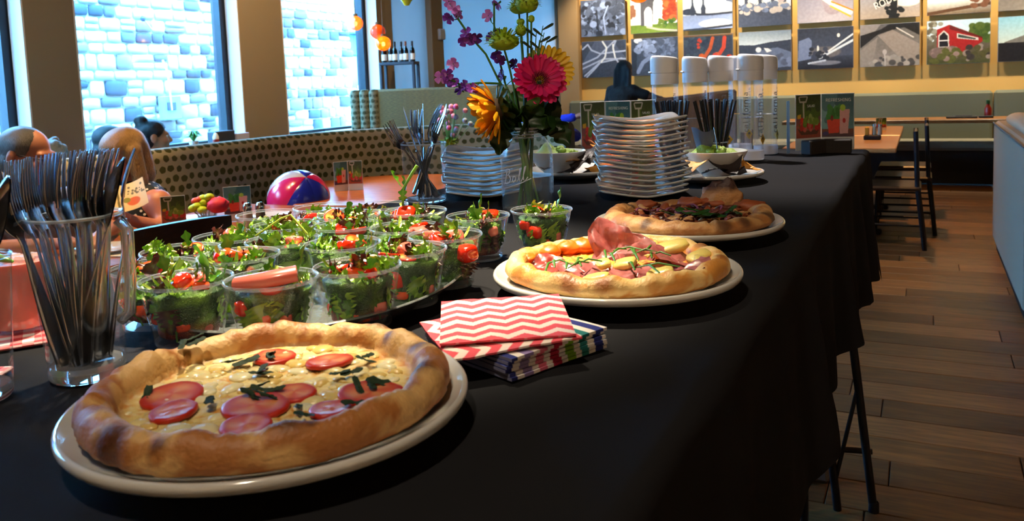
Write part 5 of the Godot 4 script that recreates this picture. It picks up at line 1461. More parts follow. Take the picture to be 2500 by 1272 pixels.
func build_ceiling_things() -> void:
	var amber := mat("amber_glass", Color(0.95, 0.38, 0.03), 0.12, {"alpha": 0.78})
	var green := mat("green_glass", Color(0.68, 0.72, 0.05), 0.12, {"alpha": 0.85})
	var cord := mat("cord", Color(0.30, 0.28, 0.20), 0.6)
	var list := [["amber glass globe pendant with a lit bulb, leftmost of the cluster", Vector3(-4.133, 1.879, -5.303), 0.064, true, true], ["amber glass globe pendant, unlit, in the middle of the cluster", Vector3(-3.965, 1.80, -5.379), 0.066, true, false], ["amber glass globe pendant with a lit bulb, lowest of the cluster", Vector3(-3.90, 1.697, -5.36), 0.064, true, true], ["amber glass pendant at the top edge, before the picture wall", Vector3(-1.987, 2.055, -6.387), 0.10, true, true], ["yellow green glass pendant at the top edge, left of the bouquet", Vector3(-3.747, 2.095, -5.513), 0.085, false, false]]
	for q in list:
		var r: float = q[2]
		var o := thing("pendant_lamp", q[0], "lamp", q[1], 0.0, "coloured glass globe pendants")
		var pr := []
		for i in 15:
			var a := -PI / 2 + PI * i / 15.0
			pr.append(Vector2(cos(a) * r, sin(a) * r * 0.96))
		if not q[3]: pr = [Vector2(0.0, -r), Vector2(0.02, -r * 0.98), Vector2(r * 0.5, -r * 0.55), Vector2(r, 0.0), Vector2(r * 0.9, r * 0.4), Vector2(r * 0.3, r * 0.9)]
		part(o, "globe", lathem(pr, 28), amber if q[3] else green)
		part(o, "cap", lathem([Vector2(0.018, r * 0.93), Vector2(0.020, r * 0.95), Vector2(0.018, r * 1.25), Vector2(0.0, r * 1.28)], 12), cord)
		part(o, "cord", tubem([Vector3(0, r * 1.25, 0), Vector3(0, CEIL - q[1].y, 0)], 0.003, 5), cord)
		if q[4]:
			var b := MB.new()
			b.ball(Vector3(0, -0.004, 0), Vector3(0.015, 0.020, 0.015), 14, 10)
			part(o, "bulb", b, glow("bulb_glow", Color(1.0, 0.86, 0.45), 9.0))
			var l := OmniLight3D.new()
			l.name = "light"
			l.light_color = Color(1.0, 0.62, 0.25)
			l.light_energy = 0.35
			l.omni_range = 8.0
			l.omni_attenuation = 2.0
			l.light_size = 0.012
			l.shadow_enabled = true
			o.add_child(l, true)
			l.position = Vector3(0, -0.004, 0)
	# thin wires of pendants that hang out of view, one passing before the bottle shelf
	# console with wine bottles before the narrow backlit sheet
	var dm := mat("console_metal", Color(0.13, 0.14, 0.18), 0.5)
	var cs := thing("bottle_console", "dark narrow console shelf holding bottles, left of the bouquet", "shelf", Vector3(-4.81, 0, -6.93), 0.20)
	part(cs, "top", boxm(Vector3(0, 1.575, 0), Vector3(0.40, 0.03, 0.16), 0.005), dm)
	for x in [-0.185, 0.185]:
		for z in [-0.065, 0.065]:
			part(cs, "leg", boxm(Vector3(x, 0.78, z), Vector3(0.03, 1.56, 0.03), 0.004), dm)
	part(cs, "lower_shelf", boxm(Vector3(0, 0.9, 0), Vector3(0.36, 0.025, 0.15), 0.004), dm)
	var bg := mat("wine_glass", Color(0.03, 0.035, 0.03), 0.08)
	for i in 6:
		var b := thing("wine_bottle", "dark bottle with a white label on the console, %s" % ["first from the left", "second from the left", "third from the left", "fourth from the left", "fifth from the left", "last on the right"][i], "bottle", Vector3(-4.81, 1.59, -6.93) + Basis(Vector3.UP, 0.20) * Vector3(-0.155 + i * 0.062, 0, 0.0 if i % 2 else 0.03), 0.0, "bottles on the dark console")
		part(b, "glass", lathem([Vector2(0.0, 0.0), Vector2(0.026, 0.0), Vector2(0.027, 0.01), Vector2(0.027, 0.115), Vector2(0.020, 0.138), Vector2(0.011, 0.152), Vector2(0.010, 0.20), Vector2(0.012, 0.203), Vector2(0.012, 0.212), Vector2(0.0, 0.213)], 18), bg)
		part(b, "label", lathem([Vector2(0.0276, 0.02), Vector2(0.0276, 0.085)], 18), mat("paper_white", Color.WHITE))
		part(b, "foil", lathem([Vector2(0.0125, 0.165), Vector2(0.0125, 0.214), Vector2(0.0, 0.2145)], 14), mat("foil%d" % (i % 3), [Color(0.08, 0.08, 0.1), Color(0.45, 0.22, 0.10), Color(0.10, 0.08, 0.07)][i % 3], 0.35))

# ------------------------------------------------------------------ the buffet table and its cloth
func build_buffet_table() -> void:
	var steel := mat("leg_metal", Color(0.055, 0.07, 0.11), 0.4, {"metal": 0.4})
	var ply := mat("table_ply", Color(0.30, 0.22, 0.14), 0.6)
	var ends := [[0.72, -0.40], [-0.43, -2.50]]
	for i in 2:
		var z0: float = ends[i][0]
		var z1: float = ends[i][1]
		var t := thing("folding_table", ["bar-height folding table under the black cloth, near half of the buffet", "bar-height folding table under the black cloth, far half, its dark legs showing"][i], "table", Vector3(-0.465, 0, (z0 + z1) * 0.5), 0.0, "folding tables under the black cloth")
		var hz := (z0 - z1) * 0.5
		part(t, "tabletop", boxm(Vector3(0, 1.045, 0), Vector3(0.92, 0.04, hz * 2), 0.008), ply)
		for e in [-1.0, 1.0]:
			for s in [-1.0, 1.0]:
				var top := Vector3(0.40 * s, 1.025, (hz - 0.36) * e)
				var foot := Vector3(0.44 * s + (0.075 if s > 0 else 0.0), 0.0, (hz - 0.345) * e)
				part(t, "leg", tubem([top, foot], 0.0125, 10), steel)
				var top2 := top + Vector3(-0.085 * s, 0, -0.04 * e)
				part(t, "leg", tubem([top2, foot + Vector3(-0.10 * s, 0, -0.03 * e)], 0.0125, 10), steel)
				part(t, "foot_cap", lathem([Vector2(0.0, 0.0), Vector2(0.016, 0.0), Vector2(0.015, 0.03), Vector2(0.0125, 0.032)], 10), steel).position = foot
				part(t, "brace", tubem([top.lerp(foot, 0.62) , top2.lerp(foot + Vector3(-0.10 * s, 0, -0.03 * e), 0.92)], 0.007, 6), steel)
			part(t, "crossbar", tubem([Vector3(-0.43, 0.10, (hz - 0.345) * e), Vector3(0.50, 0.10, (hz - 0.145) * e)], 0.010, 8), steel)
			part(t, "crossbar", tubem([Vector3(-0.40, 0.80, (hz - 0.36) * e), Vector3(0.40, 0.80, (hz - 0.17) * e)], 0.010, 8), steel)
		for s in [-1.0, 1.0]:
			part(t, "brace", tubem([Vector3(0.36 * s, 1.02, -(hz - 0.75)), Vector3(0.34 * s, 0.55, -(hz - 0.56)), Vector3(0.335 * s, 0.0, -(hz - 0.50))], 0.0115, 8), steel)
			part(t, "brace", tubem([Vector3(0.28 * s, 1.02, -(hz - 0.70)), Vector3(0.23 * s, 0.0, -(hz - 0.46))], 0.0115, 8), steel)
	# pale panel standing on the floor among the legs
	var pb := thing("floor_crate", "pale grey crate standing on the floor among the table legs", "crate", Vector3(-0.16, 0, -2.33))
	part(pb, "side", boxm(Vector3(0, 0.31, 0), Vector3(0.14, 0.62, 0.10), 0.01), mat("crate_grey", Color(0.42, 0.40, 0.38), 0.7))
	part(pb, "rim", boxm(Vector3(0, 0.625, 0), Vector3(0.155, 0.02, 0.115), 0.006), mat("crate_grey", Color.WHITE))
	# cloth: a sheet laid over the rectangle; what overhangs falls down, in folds that widen towards the hem
	var X0 := -0.935
	var X1 := 0.0
	var Z0 := 0.73
	var Z1 := -2.52
	var us := []      # along z
	var zz := Z0 + 0.30
	while zz > Z1 - 0.40:
		us.append(zz)
		zz -= 0.022 if absf(zz - Z1) > 0.06 else 0.012
	var ws := []      # across x
	var xx := X0 - 0.36
	while xx < X1 + 0.350:
		ws.append(xx)
		var e: float = min(absf(xx - X0), absf(xx - X1))
		xx += 0.006 if e < 0.03 else 0.022
	fn.seed = 77
	var cm := MB.new()
	var nw := ws.size()
	var f := func(a: float, b: float) -> Vector3:
		var ca := clampf(a, X0, X1)
		var cb := clampf(b, Z1, Z0)
		var o := Vector2(a - ca, b - cb)
		var l := o.length()
		if l < 1e-5:
			var wr := 0.0012 * fn.get_noise_2d(a * 260, b * 260) + 0.0010 * fn.get_noise_2d(a * 60 + b * 500, b * 90)
			return Vector3(a, TOP - 0.0025 + wr, b)
		var dir := o / l
		var r := 0.018
		# run along the edge, for the folds
		var s := cb if absf(o.x) > absf(o.y) else ca
		if absf(o.x) > 1e-4 and absf(o.y) > 1e-4: s = cb * 0.5 + ca * 0.5 + atan2(o.y, o.x) * 0.12
		var down := l
		var out := 0.0
		if l < r * 1.57:
			out = r * sin(l / r)
			down = r * (1.0 - cos(l / r))
		else:
			out = r
			down = l - r * 0.57
		var k := clampf(down / 0.36, 0, 1.6)
		var fold := sin(s * 13.0 + 1.6 * sin(s * 3.1)) * 0.5 + 0.5 * sin(s * 23.0 + 2.0)
		out += k * (0.022 + 0.030 * fold + 0.02 * fn.get_noise_2d(s * 300, down * 120))
		var hem := 1.0 + 0.10 * sin(s * 2.3 + 0.6) + 0.07 * fn.get_noise_2d(s * 160, 5)
		return Vector3(ca + dir.x * out, TOP - 0.0025 - down * hem, cb + dir.y * out)
	for b in us:
		for a in ws:
			cm.p(f.call(a, b))
	for j in us.size() - 1:
		for i in nw - 1:
			cm.quad(j * nw + i, j * nw + i + 1, (j + 1) * nw + i + 1, (j + 1) * nw + i)
	single("tablecloth", cm, mat("black_cloth", Color(0.13, 0.13, 0.14), 0.85, {"bump": noise_tex("linen", 0.35, 2), "depth": 0.02, "tri": Vector3(9, 9, 9), "two": true, "spec": 0.12}), "black cloth draped over the whole buffet, hanging in folds on the aisle side", "tablecloth")

func plate_round(label: String, at: Vector3, r := 0.155, h := 0.027, s := 1.0) -> Node3D:
	var k := r / 0.155
	var pr := [Vector2(0.0, 0.002), Vector2(0.085 * k, 0.002), Vector2(0.090 * k, 0.0), Vector2(0.096 * k, 0.001), Vector2(0.108 * k, h * 0.16), Vector2(0.136 * k, h * 0.46), Vector2(0.151 * k, h * 0.63), Vector2(0.1548 * k, h * 0.70), Vector2(0.1562 * k, h * 0.82), Vector2(0.1558 * k, h * 0.93), Vector2(0.1540 * k, h), Vector2(0.1515 * k, h * 0.99), Vector2(0.1465 * k, h * 0.84), Vector2(0.132 * k, h * 0.60), Vector2(0.110 * k, h * 0.45), Vector2(0.098 * k, h * 0.40), Vector2(0.0, h * 0.38)]
	return single("plate", lathem(pr, 72), mat("stoneware", Color(0.80, 0.79, 0.77), 0.14, {"coat": 0.6, "coatr": 0.06}), label, "plate", at, 0.0, "round white pizza plates")

# ------------------------------------------------------------------ pizzas
func pizza(called: String, label: String, at: Vector3, R: float, hc: float, sd: int, style: int) -> Node3D:
	var o := thing(called, label, "pizza", at)
	fn.seed = sd
	var rng := RandomNumberGenerator.new()
	rng.seed = sd
	var nth := 150
	var nr := 46
	var spots := []
	for i in [16, 7, 8][style]: spots.append([rng.randf() * TAU, rng.randf_range(0.15, 0.75), rng.randf_range(0.05, 0.17)])
	var base_h := 0.0165
	var cr: Array = [[lin(0.83, 0.66, 0.42), lin(0.66, 0.42, 0.20), lin(0.30, 0.15, 0.08)], [lin(0.88, 0.73, 0.47), lin(0.78, 0.52, 0.22), lin(0.55, 0.30, 0.12)], [lin(0.80, 0.60, 0.38), lin(0.66, 0.43, 0.22), lin(0.30, 0.18, 0.11)]][style]
	var ch: Array = [[lin(0.88, 0.78, 0.50), lin(0.82, 0.54, 0.18), lin(0.93, 0.88, 0.70)], [lin(0.92, 0.62, 0.16), lin(0.85, 0.30, 0.06), lin(0.93, 0.80, 0.46)], [lin(0.52, 0.24, 0.10), lin(0.34, 0.12, 0.06), lin(0.72, 0.50, 0.30)]][style]
	var m := MB.new()
	m.grid(nth, nr, func(u: float, w: float):
		var th := u * TAU
		var s := 1.0 - w            # the surface is drawn from the outer foot inwards
		var ct := cos(th); var st := sin(th)
		var out := R * (1.0 + 0.035 * fn.get_noise_2d(ct * 130 + 50, st * 130) + 0.018 * fn.get_noise_2d(ct * 420, st * 420))
		var lump := 1.0 + 0.42 * fn.get_noise_2d(ct * 210 - 90, st * 210) + 0.20 * fn.get_noise_2d(ct * 520, st * 520 + 40)
		if style == 2:              # folded in: broad flaps with pinches between them
			lump *= 0.80 + 0.30 * absf(sin(th * 2.5 + 0.6)) - 0.55 * exp(-pow(fposmod(th - 5.2, TAU) / 0.09, 2)) - 0.3 * exp(-pow((fposmod(th, TAU) - 2.2) / 0.10, 2))
		var h := hc * lump
		var rim := 0.80 - 0.03 * fn.get_noise_2d(ct * 260 + 9, st * 260)
		if style == 2: rim = 0.70 + 0.06 * sin(th * 2.5 + 0.4)
		var r: float
		var y: float
		var c: Color
		if s < 0.66:
			r = s / 0.66 * rim
			y = base_h + 0.0018 * fn.get_noise_2d(r * ct * 900, r * st * 900) + 0.0016 * fn.get_noise_2d(r * ct * 2400, r * st * 2400)
			var a := fn.get_noise_2d(r * ct * 600 + 300, r * st * 600)
			var b := fn.get_noise_2d(r * ct * 1700, r * st * 1700 + 70)
			c = ch[0].lerp(ch[1], smoothstep(0.06, 0.36, a)).lerp(ch[2], smoothstep(0.10, 0.42, b) * 0.8)
			c = c.lerp(cr[1], smoothstep(0.90, 1.0, s / 0.66) * 0.7)
		else:
			var t := (s - 0.66) / 0.34
			var ph := t * 1.32 * PI
			var mid := (1.0 + rim) * 0.5
			r = mid - (1.0 - rim) * 0.5 * cos(ph) * (1.0 if ph < PI else 0.9)
			y = base_h + (h * pow(sin(ph), 0.85) if ph < PI else 0.0075 * sin(ph))
			y += 0.0007 * fn.get_noise_2d(ct * 1500 + s * 900, st * 1500)
			var a := fn.get_noise_3d(ct * 170, st * 170, t * 90 + 20) + 0.4 * fn.get_noise_3d(ct * 620, st * 620, t * 300)
			c = cr[0].lerp(cr[1], smoothstep(-0.05, 0.30, a * 1.5 + (t - 0.45) * 0.4))
			for q in spots:
				var d: float = Vector2(angle_difference(th, q[0]) * 0.9, (t - q[1]) * 0.42).length() / q[2]
				c = c.lerp(cr[2], (1.0 - smoothstep(0.35, 1.0, d + 0.5 * a)) * 0.88)
			if style == 1: c = c.lerp(ch[0], smoothstep(0.35, 0.05, t) * 0.8)
		return [Vector3(r * out * ct, max(y, 0.001), -r * out * st), c], true)
	m.col = cr[1]
	m.disc(Vector3(0, 0.0012, 0), R * 0.86, 48, false)
	part(o, "crust", m, mat("crust%d" % style, Color.WHITE, 0.55 if style != 1 else 0.5, {"vc": true, "bump": noise_tex("crumb", 0.09, 5), "depth": 0.10, "tri": Vector3(9, 9, 9), "sss": 0.04}))
	return o

func flat_piece(pts_fn: Callable, n: int, th: float, warp: Callable) -> MB:
	# a thin irregular sheet with an outline in polar form, curled by warp(x, z) -> y
	var m := MB.new()
	for sd in 2:
		m.grid(n, 5, func(u: float, w: float):
			var a := u * TAU
			var r: float = pts_fn.call(a) * (1.0 - w)
			var x := cos(a) * r
			var z := -sin(a) * r
			if sd == 1: z = -z
			return Vector3(x, warp.call(x, z) + (th if sd == 0 else 0.0) * (1.0 if w > 0.0 else 0.55), z), true)
	return m

func build_pizzas() -> void:
	plate_round("round white plate under the tomato pizza, nearest to the viewer", Vector3(-0.288, TOP, -0.028))
	plate_round("round white plate under the ham pizza, beyond the napkins", Vector3(-0.171, TOP, -0.520))
	plate_round("round white plate under the folded brown pizza, before the tall plate stack", Vector3(-0.176, TOP, -0.895))
	var rng := RandomNumberGenerator.new()
	rng.seed = 4
	# margherita
	var p1 := pizza("pizza", "tomato and basil pizza with a puffy browned crust, nearest to the viewer", Vector3(-0.288, TOP + 0.0112, -0.028), 0.141, 0.019, 12, 0)
	var tom := mat("tomato_slice", Color.WHITE, 0.38, {"vc": true, "coat": 0.15, "sss": 0.1})
	var slices := []
	for v in 3:
		var sm := MB.new()
		fn.seed = 30 + v
		sm.grid(30, 8, func(u: float, w: float):
			var a := u * TAU
			var k: float = [0.98, 1.0, 1.0, 0.97, 0.86, 0.6, 0.36, 0.14, 0.0][int(round(w * 8))]
			var y: float = [0.0, 0.001, 0.0022, 0.0034, 0.0038, 0.0030, 0.0030, 0.0034, 0.0034][int(round(w * 8))]
			var r := k * (1.0 + 0.05 * fn.get_noise_2d(cos(a) * 90, sin(a) * 90))
			var seedy := 0.5 + 0.5 * cos(a * 3.0 + v)
			var c := lin(0.74, 0.17, 0.09)
			if w > 0.5: c = lin(0.82, 0.34, 0.19).lerp(lin(0.88, 0.62, 0.40), seedy * 0.7 * (1.0 if w < 0.95 else 0.3))
			return [Vector3(cos(a) * r, y / 0.027 + 0.004 * fn.get_noise_2d(cos(a) * 200 * k, sin(a) * 200 * k) / 0.027 * 0.2, -sin(a) * r), c], true)
		slices.append(sm.mesh())
	var tp := [[-0.063, 0.043, 0.026], [0.016, 0.036, 0.027], [0.026, 0.004, 0.019], [0.004, -0.066, 0.022], [-0.051, -0.058, 0.022], [0.083, -0.018, 0.026], [0.074, 0.02, 0.018], [0.036, 0.066, 0.021], [-0.036, 0.066, 0.020]]
	for i in tp.size():
		var t := part(p1, "tomato_slice", slices[i % 3], tom)
		t.position = Vector3(tp[i][0], 0.0172, tp[i][1])
		t.scale = Vector3(tp[i][2], 0.027, tp[i][2] * 0.86)
		t.rotation = Vector3(rng.randf_range(-0.06, 0.06), rng.randf() * TAU, rng.randf_range(-0.06, 0.06))
	var bas := []
	for v in 3:
		fn.seed = 60 + v
		bas.append(flat_piece(func(a): return 0.011 * (1.0 + 0.5 * cos(2 * a)) * (1.0 + 0.35 * fn.get_noise_2d(cos(a) * 160, sin(a) * 160)), 18, 0.0009, func(x, z): return 0.16 * x * x / 0.01 * 0.3 + 0.003 * fn.get_noise_2d(x * 9000, z * 9000)).mesh())
	var bmat := mat("basil", Color(0.06, 0.17, 0.04), 0.75, {"two": true, "back": Color(0.05, 0.15, 0.03)})
	for q in [[-0.049, -0.051], [-0.055, -0.06], [-0.069, -0.027], [-0.060, -0.034], [-0.027, -0.016], [-0.033, -0.024], [0.0, 0.012], [-0.008, 0.009], [0.012, 0.010], [0.034, -0.081], [0.038, -0.072], [0.039, -0.036], [0.046, -0.042], [0.070, -0.019], [0.078, -0.026], [0.081, -0.033], [-0.078, 0.055], [0.069, 0.043], [-0.118, -0.028], [-0.112, -0.012], [-0.106, -0.022], [0.016, 0.023], [0.004, 0.026], [0.09, 0.012], [-0.018, 0.048], [0.052, 0.03]]:
		var b := part(p1, "basil_leaf", bas[rng.randi() % 3], bmat)
		b.position = Vector3(q[0], 0.0215 + rng.randf() * 0.002 + (0.016 if q[0] < -0.1 else 0.0), q[1])
		b.rotation = Vector3(rng.randf_range(-0.35, 0.35), rng.randf() * TAU, rng.randf_range(-0.35, 0.35))
		b.scale = Vector3(rng.randf_range(0.5, 0.85), 0.6, rng.randf_range(0.3, 0.6))
	var cu := MB.new()      # melted curds of cheese over the middle
	for i in 190:
		var a := rng.randf() * TAU
		var r := sqrt(rng.randf()) * 0.106
		var k := rng.randf_range(0.003, 0.008)
		cu.col = [lin(0.90, 0.82, 0.58), lin(0.93, 0.88, 0.70), lin(0.88, 0.74, 0.42)][rng.randi() % 3]
		fn.seed = i
		cu.ball(Vector3(cos(a) * r, 0.0165, -sin(a) * r), Vector3(k * rng.randf_range(0.8, 1.8), k * 0.42, k * rng.randf_range(0.8, 1.6)), 9, 5)
	part(p1, "cheese_curds", cu, mat("curds", Color.WHITE, 0.3, {"vc": true, "coat": 0.3, "sss": 0.1})).set_meta("kind", "stuff")
	# ham and pineapple
	var p2 := pizza("pizza", "ham and pineapple pizza with green onion strips, pale front crust", Vector3(-0.171, TOP + 0.0112, -0.520), 0.139, 0.017, 33, 1)
	var ham := mat("ham", Color(0.68, 0.39, 0.39), 0.35, {"tex": noise_tex("ham_c", 0.03, 4, [[0.25, 0.55, 0.8], [Color(0.85, 0.78, 0.76), Color(1, 1, 1), Color(1.0, 0.9, 0.86)]]), "tri": Vector3(8, 8, 8), "coat": 0.3, "sss": 0.08, "two": true})
	var edge := mat("ham_dark", Color(0.56, 0.20, 0.17), 0.35, {"coat": 0.3, "two": true})
	var hp := [[-0.015, -0.045, 0.042, 1.05, 0.3, 0.018], [-0.060, 0.070, 0.034, 0.15, 0.4, 0.010], [-0.026, 0.040, 0.033, 0.2, 1.2, 0.012], [0.070, -0.035, 0.046, 0.35, 2.0, 0.013], [0.045, 0.050, 0.036, 0.12, 0.8, 0.012], [0.092, 0.020, 0.034, -0.3, 1.5, 0.016], [0.010, 0.072, 0.028, 0.1, 2.6, 0.012], [-0.082, 0.030, 0.022, 0.5, 0.2, 0.013]]
	for i in hp.size():
		var q = hp[i]
		fn.seed = 90 + i
		var hm := flat_piece(func(a): return q[2] * (1.0 + 0.18 * fn.get_noise_2d(cos(a) * 120, sin(a) * 120) + (0.25 * cos(3 * a) if i == 0 else 0.0)), 28, 0.0014, func(x, z): return 3.2 * x * x + 0.010 * fn.get_noise_2d(x * 3500, z * 3500 + i * 50))
		var h := part(p2, "ham_slice", hm, ham if i not in [1, 7] else edge)
		h.position = Vector3(q[0], q[5] + 0.006, q[1])
		h.rotation = Vector3(q[3], q[4], 0.0)
	var pine := mat("pineapple", Color(0.86, 0.77, 0.42), 0.3, {"sss": 0.1, "coat": 0.3, "bump": noise_tex("fibre", 0.15, 3), "depth": 0.03, "tri": Vector3(20, 60, 20)})
	for q in [[0.042, -0.070, 0.040, 0.014, 0.5], [0.021, 0.026, 0.017, 0.013, 0.0], [0.096, -0.040, 0.020, 0.011, 1.0], [0.074, 0.058, 0.020, 0.010, 0.3], [0.012, 0.104, 0.020, 0.009, 0.1], [-0.005, 0.032, 0.011, 0.010, 0.8], [0.104, -0.020, 0.013, 0.009, 2.0], [0.020, -0.090, 0.011, 0.010, 0.2]]:
		var pm := MB.new()
		fn.seed = int(q[0] * 999)
		pm.ball(Vector3.ZERO, Vector3(q[2], q[3] * 0.55, q[3] * 1.2), 14, 9, func(d: Vector3): return 1.0 / pow(pow(absf(d.x), 4.0) + pow(absf(d.y), 4.0) + pow(absf(d.z), 4.0), 0.25) * (0.82 + 0.10 * fn.get_noise_3d(d.x * 150, d.y * 150, d.z * 150)))
		var e := part(p2, "pineapple_chunk", pm, pine)
		e.position = Vector3(q[0], 0.027, q[1])
		e.rotation = Vector3(0.2, q[4], 0.25)
	var gon := mat("green_onion", Color(0.24, 0.44, 0.12), 0.4)
	for i in 22:
		var c: Vector2 = [Vector2(-0.026, 0.064), Vector2(0.020, -0.030), Vector2(0.046, -0.006), Vector2(-0.039, 0.080), Vector2(0.054, 0.066), Vector2(0.0, 0.0)][i % 6]
		var q := Vector3(c.x + rng.randf_range(-0.02, 0.02), 0.033, c.y + rng.randf_range(-0.016, 0.016))
		var d := Vector3(rng.randfn(), 0, rng.randfn()).normalized() * rng.randf_range(0.012, 0.026)
		part(p2, "onion_strip", tubem([q - d, q + Vector3(0, 0.004, 0), q + d - Vector3(0, 0.002, 0)], [0.0012, 0.0018, 0.0010], 6, 0.7), gon)
	for q in [[-0.104, -0.03, 0.016], [-0.09, -0.06, 0.018], [-0.075, -0.075, 0.020], [-0.115, 0.02, 0.014], [-0.055, -0.09, 0.018], [0.01, -0.105, 0.016]]:      # blistered orange cheese on the left
		var bm := MB.new()
		fn.seed = int(q[1] * 777)
		bm.ball(Vector3.ZERO, Vector3(q[2], q[2] * 0.6, q[2]), 16, 10, func(d: Vector3): return 1.0 + 0.30 * fn.get_noise_3d(d.x * 170, d.y * 170, d.z * 170))
		part(p2, "cheese_blister", bm, mat("blister%d" % (int(q[2] * 1000) % 2), [Color(0.88, 0.42, 0.08), Color(0.80, 0.26, 0.06)][int(q[2] * 1000) % 2], 0.35, {"coat": 0.3, "sss": 0.08})).position = Vector3(q[0], 0.023, q[1])
	# barbecue pizza
	var p3 := pizza("pizza", "folded-edge pizza with browned meat and herbs, farthest of the three pizzas", Vector3(-0.176, TOP + 0.0112, -0.895), 0.140, 0.015, 57, 2)
	var meats := [mat("meat0", Color(0.40, 0.17, 0.09), 0.5, {"coat": 0.1}), mat("meat1", Color(0.60, 0.30, 0.15), 0.55), mat("meat2", Color(0.30, 0.11, 0.07), 0.4, {"coat": 0.2}), mat("meat3", Color(0.74, 0.54, 0.34), 0.6)]
	var lumps := []
	for v in 5:
		fn.seed = 140 + v
		var lm := MB.new()
		lm.ball(Vector3.ZERO, Vector3(1.0, 0.6, 0.8), 14, 9, func(d: Vector3): return 1.0 + 0.5 * fn.get_noise_3d(d.x * 120, d.y * 120, d.z * 120))
		lumps.append(lm.mesh())
	for i in 190:
		var a := rng.randf() * TAU
		var r := sqrt(rng.randf()) * 0.098
		var k := rng.randf_range(0.004, 0.010)
		var e := part(p3, "meat_piece", lumps[rng.randi() % 5], meats[rng.randi() % 4])
		e.position = Vector3(cos(a) * r, 0.018 + rng.randf() * 0.008, sin(a) * r)
		e.rotation = Vector3(rng.randf() * 0.6, rng.randf() * TAU, rng.randf() * 0.6)
		e.scale = Vector3(k * rng.randf_range(0.8, 1.9), k * 0.7, k)
	for q in [[0.02, -0.108, 0.030], [-0.02, -0.10, 0.026], [-0.09, -0.06, 0.022], [0.085, -0.085, 0.026]]:
		var e := part(p3, "meat_slice", lumps[rng.randi() % 5], mat("meat1", Color.WHITE))
		e.position = Vector3(q[0], 0.027, q[1])
		e.scale = Vector3(q[2], q[2] * 0.7, q[2])
	# a tall burnt flap of crust standing up at the back
	fn.seed = 200
	var fl := MB.new()
	fl.ball(Vector3.ZERO, Vector3(0.036, 0.034, 0.016), 22, 14, func(d: Vector3):
		fl.col = lin(0.74, 0.54, 0.34).lerp(lin(0.25, 0.15, 0.13), smoothstep(0.35, 0.8, d.y + 0.4 * fn.get_noise_3d(d.x * 90, d.y * 90, d.z * 90)))
		return 1.0 + 0.45 * fn.get_noise_3d(d.x * 130, d.y * 130, d.z * 130) + 0.25 * max(0.0, d.y) * max(0.0, sin(d.x * 5)))
	var fo := part(p3, "crust_flap", fl, mat("flap", Color.WHITE, 0.55, {"vc": true, "bump": noise_tex("crumb", 0.09, 5), "depth": 0.1, "tri": Vector3(9, 9, 9)}))
	fo.position = Vector3(0.035, 0.030, -0.105)
	for q in [[0.05, 0.055], [0.042, 0.066], [0.06, 0.05], [0.03, 0.03], [0.085, 0.02], [0.0, 0.02], [-0.02, 0.045], [0.07, -0.01], [0.012, 0.006], [0.055, 0.062]]:
		var b := part(p3, "herb_leaf", bas[rng.randi() % 3], mat("herb", Color(0.14, 0.30, 0.07), 0.4, {"two": true}))
		b.position = Vector3(q[0], 0.031, q[1])
		b.rotation = Vector3(rng.randf_range(-0.4, 0.4), rng.randf() * TAU, rng.randf_range(-0.4, 0.4))
	for i in 7:
		var a := rng.randf() * TAU
		var r := rng.randf() * 0.08
		var q := Vector3(cos(a) * r, 0.029, sin(a) * r)
		var arc := []
		for k in 7: arc.append(q + Vector3(cos(a + k * 0.35) * 0.02, 0.003 * sin(k), sin(a + k * 0.35) * 0.02))
		part(p3, "red_onion", tubem(arc, 0.0022, 6, 0.6), mat("red_onion", Color(0.55, 0.30, 0.42), 0.35))

# ------------------------------------------------------------------ salads in plastic cups
func leaf_mesh(kind: int, sd: int) -> ArrayMesh:
	# a leaf about one unit long from its foot at the origin towards +Z, curled and lobed; both kinds have real outline and relief
	fn.seed = sd
	var m := MB.new()
	var nl := 24
	var nw := 6
	var curl: float = [0.9, 0.5, 1.2, 0.3][sd % 4]
	m.grid(nw, nl, func(u: float, w: float):
		var x := 2.0 * u - 1.0
		var wd: float
		if kind == 0:      # rocket: a long stalk, then side lobes
			wd = 0.03 + 0.20 * smoothstep(0.22, 0.5, w) * (0.25 + 0.75 * pow(absf(sin(w * 9.0 + sd)), 1.6)) * sqrt(max(0.0, 1.0 - pow(max(0.0, w - 0.55) / 0.45, 2)))
		elif kind == 1:    # frilly lettuce
			wd = 0.06 + 0.36 * sin(min(1.0, w * 1.1) * PI * 0.66) * (0.85 + 0.30 * sin(w * 38.0 + sd) + 0.14 * sin(w * 71.0))
		else:              # narrow stalk / chopped strip
			wd = 0.06 + 0.05 * sin(w * PI)
		var fr := 0.0
		if kind == 1: fr = 0.19 * pow(absf(x), 1.5) * sin(w * 24.0 + x * 4.0 + sd)
		var y := curl * 0.5 * w * w - 0.10 * w + fr + 0.10 * absf(x) * wd * 4.0 + 0.05 * fn.get_noise_2d(w * 200, x * 60)
		var z := w * (1.0 - 0.18 * curl * w)
		var vein := exp(-pow(x * 3.5, 2))
		var c: Color = [lin(0.30, 0.52, 0.10), lin(0.50, 0.66, 0.16), lin(0.66, 0.74, 0.30)][kind]
		if kind == 1 and sd % 3 == 2: c = lin(0.30, 0.09, 0.09)
		c = c.lerp(lin(0.66, 0.76, 0.36), vein * 0.55 * (1.0 - w * 0.6)).lerp(c.darkened(0.35), 0.5 + 0.5 * fn.get_noise_2d(w * 300 + 40, x * 130))
		return [Vector3(x * wd, y, z), c])
	return m.mesh()

